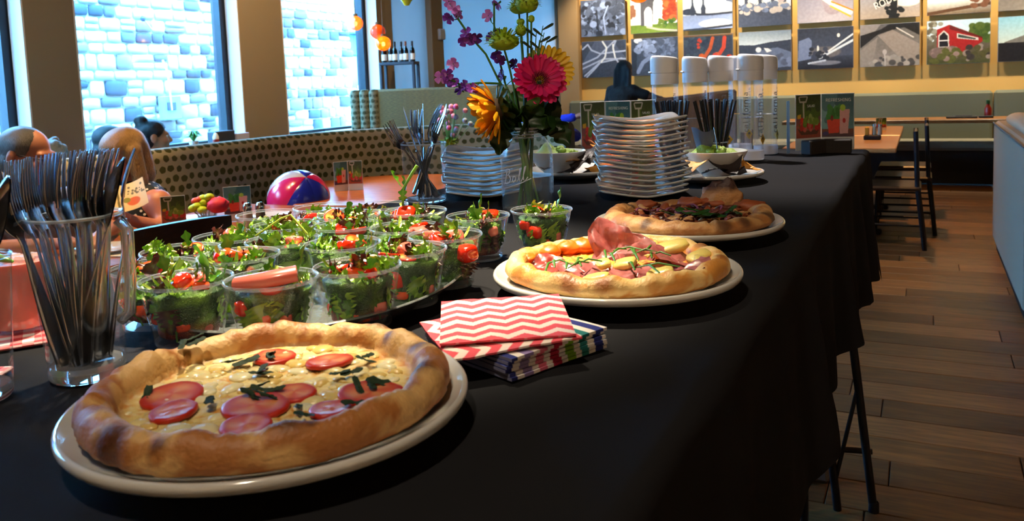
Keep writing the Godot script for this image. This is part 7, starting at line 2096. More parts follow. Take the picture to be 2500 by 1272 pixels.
# ------------------------------------------------------------------ flowers in the canning jar
func build_bouquet() -> void:
	var rng := RandomNumberGenerator.new()
	rng.seed = 31
	var J := Vector3(-0.545, TOP, -1.052)
	var F := Vector3(0.447, 0, 0.894)
	var R := Vector3(0.894, 0, -0.447)
	var jar := thing("canning_jar", "clear glass canning jar with raised script lettering, holding the bouquet", "jar", J)
	var gl := mat("jar_glass", Color(0.90, 0.95, 1.0), 0.03, {"alpha": 0.02, "spec": 0.6})
	part(jar, "wall", lathem([Vector2(0.0, 0.001), Vector2(0.046, 0.0), Vector2(0.0525, 0.006), Vector2(0.0535, 0.02), Vector2(0.0535, 0.115), Vector2(0.051, 0.130), Vector2(0.0455, 0.142), Vector2(0.040, 0.149), Vector2(0.0385, 0.152), Vector2(0.0385, 0.172)], 48), gl)
	part(jar, "inner_wall", lathem([Vector2(0.0, 0.007), Vector2(0.044, 0.007), Vector2(0.0505, 0.012), Vector2(0.0515, 0.115), Vector2(0.0485, 0.130), Vector2(0.043, 0.142), Vector2(0.0365, 0.150), Vector2(0.0365, 0.171)], 48), gl)
	var th := MB.new()
	for k in 3: th.lathe([Vector2(0.0388, 0.153 + k * 0.006), Vector2(0.0402, 0.1545 + k * 0.006), Vector2(0.0388, 0.156 + k * 0.006)], 40)
	th.lathe([Vector2(0.0362, 0.171), Vector2(0.0388, 0.1705), Vector2(0.0394, 0.173), Vector2(0.0376, 0.1745), Vector2(0.0362, 0.173)], 40)
	part(jar, "thread", th, mat("glass_rim", Color.WHITE))
	part(jar, "water", lathem([Vector2(0.0, 0.008), Vector2(0.050, 0.008), Vector2(0.0515, 0.02), Vector2(0.0515, 0.075), Vector2(0.0, 0.075)], 40), mat("jar_water", Color(0.62, 0.70, 0.62), 0.03, {"alpha": 0.04}))
	# raised script on the side that faces the viewer's left: "Ball" with an underline
	var strokes := [[[0.0, 0.0], [0.35, 0.9], [0.55, 1.75]], [[0.2, 1.55], [0.55, 1.8], [0.95, 1.72], [1.0, 1.35], [0.6, 1.0], [0.95, 0.95], [1.12, 0.55], [0.85, 0.12], [0.4, 0.0], [0.05, 0.15]],
		[[1.85, 0.75], [1.55, 0.8], [1.38, 0.4], [1.5, 0.1], [1.75, 0.2], [1.95, 0.75], [1.85, 0.25], [2.0, 0.08], [2.2, 0.3]], [[2.2, 0.3], [2.55, 1.2], [2.72, 1.75], [2.55, 1.7], [2.35, 0.8], [2.4, 0.15], [2.6, 0.1], [2.8, 0.4]],
		[[2.8, 0.4], [3.12, 1.3], [3.28, 1.85], [3.1, 1.75], [2.92, 0.85], [2.95, 0.2], [3.15, 0.1], [3.5, 0.5]], [[0.4, -0.45], [1.6, -0.28], [2.6, -0.1], [3.9, 0.25]]]
	var sc := MB.new()
	for st in strokes:
		var pts := []
		for q in st:
			var a0: float = (q[0] - 1.9) * 0.0155 / 0.054 - 0.45
			var y: float = 0.062 + q[1] * 0.0165 + q[0] * 0.0022
			var d := (F * cos(a0) + R * sin(a0)) * 0.0542
			pts.append(d + Vector3(0, y, 0))
		sc.tube(pts, 0.0011, 6)
	part(jar, "script_lettering", sc, mat("glass_script", Color(0.92, 0.95, 1.0), 0.08, {"alpha": 0.75, "spec": 1.0}))
	var sg := mat("stem_green", Color(0.22, 0.42, 0.12), 0.5)
	var dk := mat("leaf_dark", Color(0.10, 0.20, 0.055), 0.45, {"two": true, "back": Color(0.06, 0.12, 0.02)})
	var md := mat("leaf_mid", Color(0.26, 0.48, 0.14), 0.5)
	var stem := func(o: Node3D, head: Vector3, r: float, bend := Vector3.ZERO):
		var neck := J + Vector3(0, 0.168, 0) + (head - J) * Vector3(1, 0, 1) * 0.28
		var off := (neck - J) * Vector3(1, 0, 1)
		if off.length() > 0.026: neck = J + off.normalized() * 0.026 + Vector3(0, 0.168, 0)
		var foot := J - off.limit_length(0.02) * 0.8 + Vector3(rng.randf_range(-0.015, 0.015), 0.012, rng.randf_range(-0.015, 0.015))
		var pts := []
		for k in 5: pts.append(foot.lerp(neck, k / 4.0) - o.position)
		for k in range(1, 7):
			var t := k / 6.0
			var c := neck.lerp(head, 0.5) + Vector3(0, 0.02, 0) + bend
			pts.append(neck.lerp(c, t).lerp(c.lerp(head, t), t) - o.position)
		part(o, "stem", tubem(pts, r, 8), sg)
	# pink gerbera
	var g := Vector3(-0.507, 1.338, -1.045)
	var ger := thing("gerbera", "magenta pink gerbera facing the viewer, right side of the bouquet", "flower", g)
	var n := (F * 0.86 + R * 0.12 + Vector3(0, 0.36, 0)).normalized()
	var ux := n.cross(Vector3.UP).normalized() * -1.0
	var uy := ux.cross(n) * -1.0
	uy = n.cross(ux)
	var pet := func(l: float, w: float, cup: float, tip: float) -> MB:      # a petal along +Y, its face to +Z
		var m := MB.new()
		for sd in 2:
			m.grid(4, 9, func(u: float, t: float):
				var x := (2.0 * u - 1.0) * (1.0 if sd == 0 else -1.0)
				var wd := w * (0.35 + 0.65 * sin(min(t * 1.12, 1.0) * PI * 0.62)) * (1.0 if t < 0.88 else sqrt(max(0.03, 1.0 - pow((t - 0.88) / 0.125, 2))))
				return Vector3(x * wd, t * l, cup * t * t * l + tip * x * x * wd + (0.0004 if sd == 0 else -0.0004) + 0.0008 * sin(x * 5.0)))
		return m
	var petal_at := func(o: Node3D, mesh: Mesh, m: Material, c: Vector3, nn: Vector3, ax: Vector3, ay: Vector3, a: float, tilt: float, r0: float, called := "petal"):
		var d := (ax * cos(a) + ay * sin(a)).normalized()
		var dy := (d * cos(tilt) + nn * sin(tilt)).normalized()
		var dx := dy.cross(nn).normalized()
		var e := part(o, called, mesh, m)
		e.transform = Transform3D(Basis(dx, dy, dx.cross(dy)), c + d * r0)
	var pinks := [mat("petal_pink", Color(0.88, 0.12, 0.46), 0.5, {"back": Color(0.8, 0.05, 0.25)}), mat("petal_magenta", Color(0.74, 0.07, 0.40), 0.5, {"back": Color(0.6, 0.03, 0.2)})]
	var p1: ArrayMesh = pet.call(0.044, 0.0056, 0.10, 0.25).mesh()
	var p2: ArrayMesh = pet.call(0.036, 0.0060, 0.22, 0.30).mesh()
	for i in 30: petal_at.call(ger, p1, pinks[i % 2 if i % 5 == 0 else 0], Vector3.ZERO, n, ux, uy, TAU * i / 30.0 + rng.randf_range(-0.04, 0.04), rng.randf_range(-0.05, 0.22), rng.randf_range(0.009, 0.0125))
	for i in 20: petal_at.call(ger, p2, pinks[1 if i % 3 == 0 else 0], n * 0.003, n, ux, uy, TAU * (i + 0.5) / 20.0, rng.randf_range(0.22, 0.42), 0.010)
	var fz := MB.new()
	for i in 90:
		var a := i * 2.39996
		var r := 0.0175 * sqrt(i / 90.0)
		var c := n * (0.004 + 0.003 * (r / 0.0175)) + (ux * cos(a) + uy * sin(a)) * r
		fz.col = lin(0.32, 0.14, 0.08).lerp(lin(0.82, 0.20, 0.38), smoothstep(0.6, 1.0, r / 0.0175))
		fz.tube([c, c + (n * 0.8 + (ux * cos(a) + uy * sin(a)) * 0.3) * 0.006], [0.0011, 0.0007], 5)
	part(ger, "disc", fz, mat("disc_florets", Color.WHITE, 0.6, {"vc": true})).set_meta("kind", "stuff")
	stem.call(ger, g - n * 0.004, 0.0042, R * 0.01)
	# yellow gerbera behind it
	var y0 := Vector3(-0.520, 1.356, -1.115)
	var yel := thing("gerbera", "golden yellow gerbera mostly hidden behind the magenta one", "flower", y0)
	var py := mat("petal_yellow", Color(0.93, 0.76, 0.06), 0.5, {"back": Color(0.7, 0.5, 0.0)})
	for i in 26: petal_at.call(yel, p1, py, Vector3.ZERO, n, ux, uy, TAU * i / 26.0, rng.randf_range(0.05, 0.25), 0.012)
	part(yel, "disc", lathem([Vector2(0.0, 0.0), Vector2(0.014, 0.002), Vector2(0.010, 0.008), Vector2(0.0, 0.009)], 16), mat("disc_brown", Color(0.25, 0.16, 0.05), 0.7)).basis = Basis(ux, n, ux.cross(n))
	stem.call(yel, y0 - n * 0.003, 0.004)
	# orange sunflower seen from its side
	var s0 := Vector3(-0.575, 1.284, -0.985)
	var sun := thing("sunflower", "orange sunflower turned to the left, lower left of the bouquet", "flower", s0)
	var sn := (-R * 0.97 + F * 0.10 - Vector3(0, 0.22, 0)).normalized()
	var sx := sn.cross(Vector3.UP).normalized()
	var sy := sn.cross(sx)
	var os := [mat("petal_orange", Color(0.98, 0.68, 0.05), 0.5, {"back": Color(0.8, 0.35, 0.0)}), mat("petal_amber", Color(0.98, 0.78, 0.10), 0.5, {"back": Color(0.8, 0.4, 0.0)})]
	var p3: ArrayMesh = pet.call(0.050, 0.0085, 0.22, 0.30).mesh()
	for i in 24: petal_at.call(sun, p3, os[i % 2], Vector3.ZERO, sn, sx, sy, TAU * i / 24.0, rng.randf_range(-0.05, 0.55), 0.018)
	for i in 24: petal_at.call(sun, p3, os[(i + 1) % 2], sn * 0.004, sn, sx, sy, TAU * (i + 0.4) / 24.0, rng.randf_range(0.35, 1.0), 0.014)
	var db := MB.new()
	db.ball(sn * 0.004, Vector3(0.024, 0.024, 0.024), 16, 10)
	part(sun, "disc", db, mat("disc_brown", Color.WHITE))
	var sep: ArrayMesh = pet.call(0.036, 0.0075, -0.25, 0.2).mesh()
	for i in 14: petal_at.call(sun, sep, dk, -sn * 0.008, sn, sx, sy, TAU * i / 14.0, rng.randf_range(-0.55, 0.1), 0.013, "sepal")
	var cup := MB.new()
	cup.ball(-sn * 0.008, Vector3(0.021, 0.021, 0.021), 14, 8)
	part(sun, "calyx", cup, dk)
	stem.call(sun, s0 - sn * 0.022, 0.0048, Vector3(0, 0.03, 0))
	# green button chrysanthemums
	var ml := [["broad flat green chrysanthemum left of the gerbera", Vector3(-0.582, 1.418, -1.043), 0.036, 0.55], ["round green chrysanthemum at the very top of the bouquet", Vector3(-0.540, 1.492, -1.069), 0.027, 0.75], ["green chrysanthemum at the top, behind and left of the round one", Vector3(-0.566, 1.488, -1.085), 0.022, 0.7], ["small green chrysanthemum bud below the top pair", Vector3(-0.551, 1.440, -1.060), 0.0135, 1.0], ["smallest green bud, just above the other bud", Vector3(-0.557, 1.458, -1.072), 0.010, 0.8], ["tight green bud high on the right of the bouquet", Vector3(-0.530, 1.462, -1.066), 0.008, 1.1]]
	var mp: ArrayMesh = pet.call(0.5, 0.11, 0.7, 0.3).mesh()
	var mgs := [mat("mum_green", Color(0.58, 0.70, 0.14), 0.5, {"back": Color(0.4, 0.5, 0.05)}), mat("mum_lime", Color(0.68, 0.78, 0.22), 0.5, {"back": Color(0.4, 0.5, 0.05)})]
	for q in ml:
		var o := thing("chrysanthemum", q[0], "flower", q[1], 0.0, "green chrysanthemums in the bouquet")
		var r: float = q[2]
		var body := MB.new()
		fn.seed = int(r * 9999)
		body.ball(Vector3.ZERO, Vector3(r, r * q[3], r) * 0.86, 24, 14, func(d: Vector3): return 1.0 + 0.10 * fn.get_noise_3d(d.x * 300, d.y * 300, d.z * 300))
		part(o, "head", body, mgs[0])
		if r > 0.012:
			for i in 64:
				var a := i * 2.39996
				var yy := 1.0 - 1.35 * (i + 0.5) / 64.0
				var rr := sqrt(1.0 - yy * yy)
				var d := Vector3(cos(a) * rr, yy, sin(a) * rr)
				var e := part(o, "petal", mp, mgs[i % 2])
				var ay := (Vector3.UP - d * d.y).normalized() if absf(d.y) < 0.97 else Vector3.RIGHT
				var dy := (d * 0.6 + ay * 0.55).normalized()
				var dx := dy.cross(d).normalized()
				e.transform = Transform3D(Basis(dx, dy, dx.cross(dy)).scaled(Vector3.ONE) * Basis.from_scale(Vector3.ONE * r * 0.75), d * Vector3(r, r * q[3], r) * 0.72)
		stem.call(o, q[1] - Vector3(0, r * q[3] * 0.7, 0), 0.0022, R * 0.004)
	# purple stock: three branching stems with four-petalled blooms
	var pur := [mat("petal_purple", Color(0.50, 0.22, 0.66), 0.5, {"back": Color(0.4, 0.15, 0.5)}), mat("petal_lilac", Color(0.72, 0.46, 0.78), 0.5, {"back": Color(0.5, 0.25, 0.5)}), mat("petal_violet", Color(0.36, 0.15, 0.55), 0.5, {"back": Color(0.3, 0.1, 0.4)})]
	var bp: ArrayMesh = pet.call(0.0125, 0.0062, 0.12, 0.3).mesh()
	var sprays := [["purple stock stem rising far to the upper left", [Vector3(-0.593, 1.347, -1.03), Vector3(-0.612, 1.395, -1.02), Vector3(-0.636, 1.432, -1.0), Vector3(-0.655, 1.466, -0.99), Vector3(-0.668, 1.497, -0.985)], [[-0.662, 1.486, -0.985, 1], [-0.672, 1.502, -0.985, 1], [-0.650, 1.478, -0.985, 1], [-0.673, 1.470, -0.985, 0], [-0.640, 1.437, -0.993, 0], [-0.632, 1.426, -0.993, 0], [-0.644, 1.424, -0.99, 0], [-0.622, 1.428, -1.0, 2]]],
		["purple stock stem drooping low to the left, above the cutlery", [Vector3(-0.585, 1.335, -1.02), Vector3(-0.610, 1.338, -0.985), Vector3(-0.640, 1.335, -0.965), Vector3(-0.662, 1.350, -0.95)], [[-0.659, 1.345, -0.953, 0], [-0.662, 1.357, -0.95, 0], [-0.652, 1.338, -0.955, 0], [-0.632, 1.332, -0.966, 2], [-0.620, 1.326, -0.97, 0], [-0.640, 1.326, -0.962, 2], [-0.650, 1.377, -0.955, 1], [-0.674, 1.352, -0.945, 1]]],
		["purple stock stem upright behind the broad green flower", [Vector3(-0.590, 1.33, -1.06), Vector3(-0.608, 1.40, -1.063), Vector3(-0.614, 1.455, -1.065), Vector3(-0.612, 1.50, -1.065)], [[-0.624, 1.474, -1.06, 1], [-0.603, 1.497, -1.065, 1], [-0.603, 1.435, -1.063, 2], [-0.618, 1.428, -1.06, 2], [-0.607, 1.395, -1.055, 0], [-0.600, 1.382, -1.055, 0], [-0.597, 1.350, -1.06, 2], [-0.574, 1.372, -1.07, 2], [-0.545, 1.375, -1.08, 2]]]]
	for q in sprays:
		var path: Array = q[1]
		var o := thing("stock_stem", q[0], "flower", path[0], 0.0, "purple stock stems in the bouquet")
		var pts := []
		for e in path: pts.append(e - path[0])
		part(o, "stem", tubem(pts, 0.0022, 7), sg)
		stem.call(o, path[0], 0.0026)
		for k in q[2].size():
			var b = q[2][k]
			var c: Vector3 = Vector3(b[0], b[1], b[2]) - path[0]
			var near: Vector3 = pts[0]
			for e in pts:
				if (e - c).length() < (near - c).length(): near = e
			var bn := (F * 0.6 + Vector3(rng.randf_range(-0.7, 0.7), rng.randf_range(-0.5, 0.6), rng.randf_range(-0.3, 0.3))).normalized()
			var ax := bn.cross(Vector3.UP).normalized()
			var ay := bn.cross(ax)
			for i in 4: petal_at.call(o, bp, pur[b[3]], c, bn, ax, ay, TAU * i / 4.0 + k, rng.randf_range(0.0, 0.35), 0.0012)
			var ft := MB.new()
			ft.tube([near, near.lerp(c, 0.5) + Vector3(0, -0.003, 0), c - bn * 0.008, c], [0.0010, 0.0011, 0.0022, 0.0016], 6)
			part(o, "flower_stalk", ft, sg)
	# small shoots and leaves
	var shoots := thing("shoot", "slender green shoots with narrow leaves beside the round green flowers", "foliage", Vector3(-0.527, 1.36, -1.06))
	for i in 7:
		var a := -0.5 + i * 0.22
		var tip := R * (0.010 + 0.018 * a + 0.01 * (i % 2)) + Vector3(0, 0.045 + 0.014 * (i % 4), 0)
		part(shoots, "stem", tubem([Vector3(0, -0.12, 0), Vector3(0, -0.02, 0), tip], [0.002, 0.0016, 0.0008], 6), sg)
		var lm: MB = pet.call(0.026, 0.0028, 0.2, 0.4)
		var e := part(shoots, "leaf", lm, dk)
		var dy := (R * (1.0 if i % 2 else -0.6) + Vector3(0, 0.5, 0)).normalized()
		e.transform = Transform3D(Basis(dy.cross(F).normalized(), dy, F), tip * 0.9)
	var fo := thing("foliage", "dark green cut leaves massed round the jar's mouth", "foliage", J + Vector3(0, 0.17, 0))
	var big: MB = pet.call(0.062, 0.020, 0.15, 0.4)
	var bl := MB.new()
	for sd in 2:
		bl.grid(8, 14, func(u: float, t: float):
			var x := (2.0 * u - 1.0) * (1.0 if sd == 0 else -1.0)
			var wd := 0.024 * (sin(t * PI * 0.92 + 0.12)) * (0.72 + 0.28 * absf(sin(t * 11.0)))
			return Vector3(x * wd, t * 0.068, 0.014 * t * t + 0.006 * x * x + 0.003 * sin(t * 14.0 + x * 3.0) + (0.0003 if sd == 0 else -0.0003)))
	var blm := bl.mesh()
	var bm2 := big.mesh()
	for i in 26:
		var a := i * 2.4
		var el := rng.randf_range(-0.3, 0.75)
		var d := (Vector3(cos(a), 0, sin(a)) * cos(el) + Vector3.UP * sin(el)).normalized()
		var nn := (Vector3.UP * 0.4 + F * 0.7 + Vector3(rng.randfn(), rng.randfn(), rng.randfn()) * 0.3)
		nn = (nn - d * nn.dot(d)).normalized()
		var e := part(fo, "leaf", blm if i % 3 else bm2, dk if i % 4 else mat("leaf_light", Color(0.22, 0.34, 0.10), 0.45, {"two": true}))
		e.transform = Transform3D(Basis(d.cross(nn), d, nn), Vector3(cos(a) * 0.014, rng.randf_range(-0.005, 0.03), sin(a) * 0.014))
	for q in [[R * 0.05 + F * 0.02 + Vector3(0, 0.024, 0), R * 0.5 - Vector3(0, 0.85, 0)], [-R * 0.045 + F * 0.03 + Vector3(0, 0.02, 0), -R * 0.15 - Vector3(0, 0.9, 0)], [R * 0.005 + F * 0.03 + Vector3(0, 0.05, 0), R * 0.35 - Vector3(0, 0.6, 0) + F * 0.3]]:
		var d: Vector3 = q[1].normalized()
		var nn := (F - d * F.dot(d)).normalized()
		part(fo, "leaf", blm, dk).transform = Transform3D(Basis(d.cross(nn), d, nn), q[0])
	# pink flowers in a tall glass on the round booth table
	var v2 := thing("flower_vase", "slim vase of loose pink flowers on the round booth table, behind the plate stack", "flowers", Vector3(-2.38, 0.75, -3.82))
	part(v2, "vase", lathem([Vector2(0.0, 0.0), Vector2(0.045, 0.0), Vector2(0.05, 0.10), Vector2(0.035, 0.18), Vector2(0.04, 0.20)], 20), mat("thin_glass", Color(0.85, 0.90, 0.95), 0.05, {"alpha": 0.25}))
	var blob := MB.new()
	blob.ball(Vector3.ZERO, Vector3.ONE * 0.016, 8, 6)
	var bmh := blob.mesh()
	for i in 24:
		var c := Vector3(rng.randfn() * 0.045, 0.28 + rng.randf() * 0.19, rng.randfn() * 0.045)
		var e := part(v2, "blossom", bmh, mat(["blos0", "blos1", "blos2"][i % 3], [Color(0.78, 0.42, 0.66), Color(0.84, 0.60, 0.76), Color(0.55, 0.70, 0.90)][i % 3], 0.6))
		e.position = c
		part(e, "stem", tubem([Vector3.ZERO, Vector3(0, 0.17, 0) - c], 0.002, 5), md)
	var lv := MB.new()
	for i in 22:
		var a := i * 2.4
		lv.tube([Vector3(0, 0.16, 0), Vector3(cos(a) * 0.03, 0.24 + 0.01 * (i % 4), sin(a) * 0.03), Vector3(cos(a) * 0.06, 0.27 - 0.012 * (i % 5), sin(a) * 0.06)], [0.004, 0.012, 0.002], 6, 0.3)
	part(v2, "leaves", lv, mat("leaf_bright", Color(0.42, 0.62, 0.12), 0.5))

# ------------------------------------------------------------------ tortilla chips and guacamole
func build_nachos() -> void:
	var rng := RandomNumberGenerator.new()
	rng.seed = 71
	plate_round("round white plate of dark and yellow chips, right of the tall plate stack", Vector3(-0.305, TOP, -1.615), 0.132, 0.024)
	plate_round("round white plate of chips partly hidden behind the jar", Vector3(-0.68, TOP, -1.64), 0.132, 0.024)
	var bowl := lathem([Vector2(0.0, 0.0), Vector2(0.034, 0.0), Vector2(0.036, 0.004), Vector2(0.060, 0.026), Vector2(0.078, 0.058), Vector2(0.0795, 0.062), Vector2(0.0770, 0.0625), Vector2(0.072, 0.054), Vector2(0.055, 0.027), Vector2(0.03, 0.010), Vector2(0.0, 0.008)], 56)
	var china := mat("stoneware", Color.WHITE)
	var guac := mat("guacamole", Color(0.50, 0.62, 0.18), 0.4, {"bump": noise_tex("crumb", 0.09, 5), "depth": 0.25, "tri": Vector3(18, 18, 18), "sss": 0.1})
	var spots := [[Vector3(-0.292, TOP + 0.012, -1.625), "right"], [Vector3(-0.715, TOP + 0.012, -1.60), "left"]]
	for i in 2:
		single("bowl", bowl, china, "white bowl of guacamole on the %s" % ["chip plate right of the tall plate stack", "chip plate behind the jar"][i], "bowl", spots[i][0], 0.0, "guacamole bowls")
		var g := thing("guacamole", "mound of green guacamole in the bowl %s" % ["right of the tall plate stack", "behind the jar"][i], "dip", spots[i][0], 0.0, "guacamole in bowls")
		var m := MB.new()
		fn.seed = 400 + i
		var peak: float = [-0.4, 0.9][i]
		m.grid(48, 14, func(u: float, w: float):
			var a := u * TAU
			var r := 0.070 * (1.0 - w)
			var x := cos(a) * r
			var z := -sin(a) * r
			var y := 0.047 + 0.012 * (1.0 - pow(r / 0.07, 2)) + 0.026 * exp(-pow((Vector2(x, z) - Vector2(-0.030, 0.0)).length() / 0.026, 2)) + 0.010 * exp(-pow((Vector2(x, z) - Vector2(0.030, -0.02)).length() / 0.022, 2))
			y += 0.006 * fn.get_noise_2d(x * 3800, z * 3800) + 0.003 * fn.get_noise_2d(x * 9000, z * 9000)
			return Vector3(x, y, z), true)
		part(g, "mound", m, guac)
		for k in 7:
			var a := rng.randf() * TAU
			var r := rng.randf() * 0.05
			var lm := MB.new()
			fn.seed = 420 + k
			lm.ball(Vector3.ZERO, Vector3(0.011, 0.008, 0.010), 12, 8, func(d: Vector3): return 1.0 + 0.7 * fn.get_noise_3d(d.x * 150, d.y * 150, d.z * 150))
			part(g, "avocado_lump", lm, guac).position = Vector3(cos(a) * r, 0.057 + 0.012 * exp(-pow((r) / 0.03, 2)), sin(a) * r)
	var sp := thing("serving_spoon", "serving spoon with a grey scoop standing in the right-hand guacamole", "spoon", Vector3(-0.285, TOP + 0.07, -1.62))
	part(sp, "handle", tubem([Vector3(0.006, -0.010, 0.02), Vector3(0.0, 0.03, 0.012), Vector3(-0.008, 0.062, 0.0)], [0.0045, 0.004, 0.0045], 10, 0.4), mat("steel", Color(0.80, 0.80, 0.80), 0.18, {"metal": 1.0}))
	var scp := MB.new()
	for sd in 2:
		scp.grid(10, 8, func(u: float, w: float):
			var x := (2.0 * u - 1.0) * (1.0 if sd == 0 else -1.0)
			return Vector3(-0.035 + x * (0.010 + 0.022 * w), -0.014 + w * 0.072 + 0.006 * sin(x * 3.0 + w * 4.0), 0.010 - 0.014 * x * x + (0.0006 if sd == 0 else -0.0006)))
	part(sp, "scoop", scp, mat("scoop_grey", Color(0.26, 0.27, 0.33), 0.4))
	# chips: bent triangles
	var chip := func(sd: int, s: float) -> MB:
		fn.seed = sd
		var m := MB.new()
		for k in 2:
			m.grid(10, 10, func(u: float, w: float):
				var x := (2.0 * u - 1.0) * (1.0 - w) * (1.0 if k == 0 else -1.0)
				var z := w * 1.7 - 0.7
				var y := 0.32 * x * x * (1.0 if sd % 2 else -0.6) + 0.25 * sin(z * 1.6 + sd) + 0.10 * fn.get_noise_2d(x * 160, z * 160)
				return Vector3(x, y + (-0.02 if k == 0 else 0.02), z) * s)
		return m
	var cm := []
	for i in 5: cm.append(chip.call(i + 3, 0.030).mesh())
	var ym := mat("chip_yellow", Color(0.86, 0.60, 0.22), 0.55, {"bump": noise_tex("crumb", 0.09, 5), "depth": 0.1, "tri": Vector3(15, 15, 15), "two": true})
	var bm := mat("chip_dark", Color(0.13, 0.085, 0.085), 0.5, {"bump": noise_tex("crumb", 0.09, 5), "depth": 0.1, "tri": Vector3(15, 15, 15), "two": true})
	var om := mat("chip_amber", Color(0.62, 0.34, 0.12), 0.55, {"two": true})
	var list := []
	# [centre, colour, size, pitch, yaw, roll]; plate on the left first
	for q in [[0.085, 0.075, 0.03, 0, 1.25, -0.7, 0.5, 0.2], [0.100, 0.050, -0.03, 0, 1.3, -0.4, 1.3, 0.3], [0.060, 0.030, 0.070, 0, 1.2, 0.3, 0.2, -0.2], [0.075, 0.090, -0.01, 1, 1.35, -1.0, 0.9, -0.5], [0.025, 0.060, 0.060, 2, 1.3, -0.9, 0.3, 0.3], [0.0, 0.040, 0.085, 2, 1.2, -0.4, -0.4, 0.2], [-0.03, 0.030, 0.09, 2, 1.2, 0.2, 0.6, 0.0], [0.04, 0.025, 0.045, 2, 1.2, 0.4, 0.9, 0.1], [-0.02, 0.055, 0.075, 0, 0.9, -0.5, -0.2, 0.2], [0.095, 0.03, 0.04, 0, 1.1, 0.1, 1.0, 0.2], [-0.07, 0.03, 0.05, 2, 1.1, 0.1, 2.0, 0.1], [0.05, 0.07, -0.05, 2, 1.2, -0.7, 2.0, 0.3]]:
		list.append([Vector3(-0.68, TOP, -1.64), q, "behind the jar"])
	for q in [[0.03, 0.045, 0.080, 2, 1.5, -0.75, 0.15, 0.1], [-0.015, 0.040, 0.095, 2, 1.2, -0.5, -0.3, 0.2], [-0.05, 0.045, 0.075, 0, 1.1, -0.8, -0.5, 0.1], [0.075, 0.030, 0.055, 0, 1.0, 0.2, 0.6, 0.2], [0.10, 0.040, 0.01, 0, 1.1, -0.7, 1.4, 0.2], [0.055, 0.028, 0.075, 2, 1.0, 0.1, 0.2, 0.0], [-0.085, 0.03, 0.04, 2, 1.1, -0.4, -1.0, 0.2], [0.06, 0.03, -0.07, 0, 1.1, 0.0, 2.4, 0.1], [-0.06, 0.03, -0.06, 2, 1.1, 0.0, 3.6, 0.1]]:
		list.append([Vector3(-0.305, TOP, -1.615), q, "right of the tall plate stack"])
	var F := Vector3(0.447, 0, 0.894)
	var R := Vector3(0.894, 0, -0.447)
	var kinds := ["yellow", "amber", "dark"]
	var places := ["standing highest", "leaning over the rim", "lying flat in front", "tilted at the back", "propped upright", "low at the front edge", "half under the others", "flat beside the bowl", "small, tucked between two others", "at the right edge", "at the left edge", "behind the bowl"]
	for i in list.size():
		var q = list[i][1]
		var k: int = i if i < 12 else i - 12
		var o := single("tortilla_chip", cm[i % 5], [ym, om, bm][q[3]], "%s tortilla chip %s on the plate %s" % [kinds[q[3]], places[k], list[i][2]], "chip", list[i][0] + R * q[0] + F * q[2] + Vector3(0, q[1] * 0.8 + 0.008, 0), 0.0, "tortilla chips on the plates")
		o.basis = Basis(Vector3.UP, 0.46 + q[6]) * Basis(Vector3.RIGHT, -q[5] - 0.3) * Basis(Vector3.BACK, q[7]) * Basis.from_scale(Vector3.ONE * q[4])

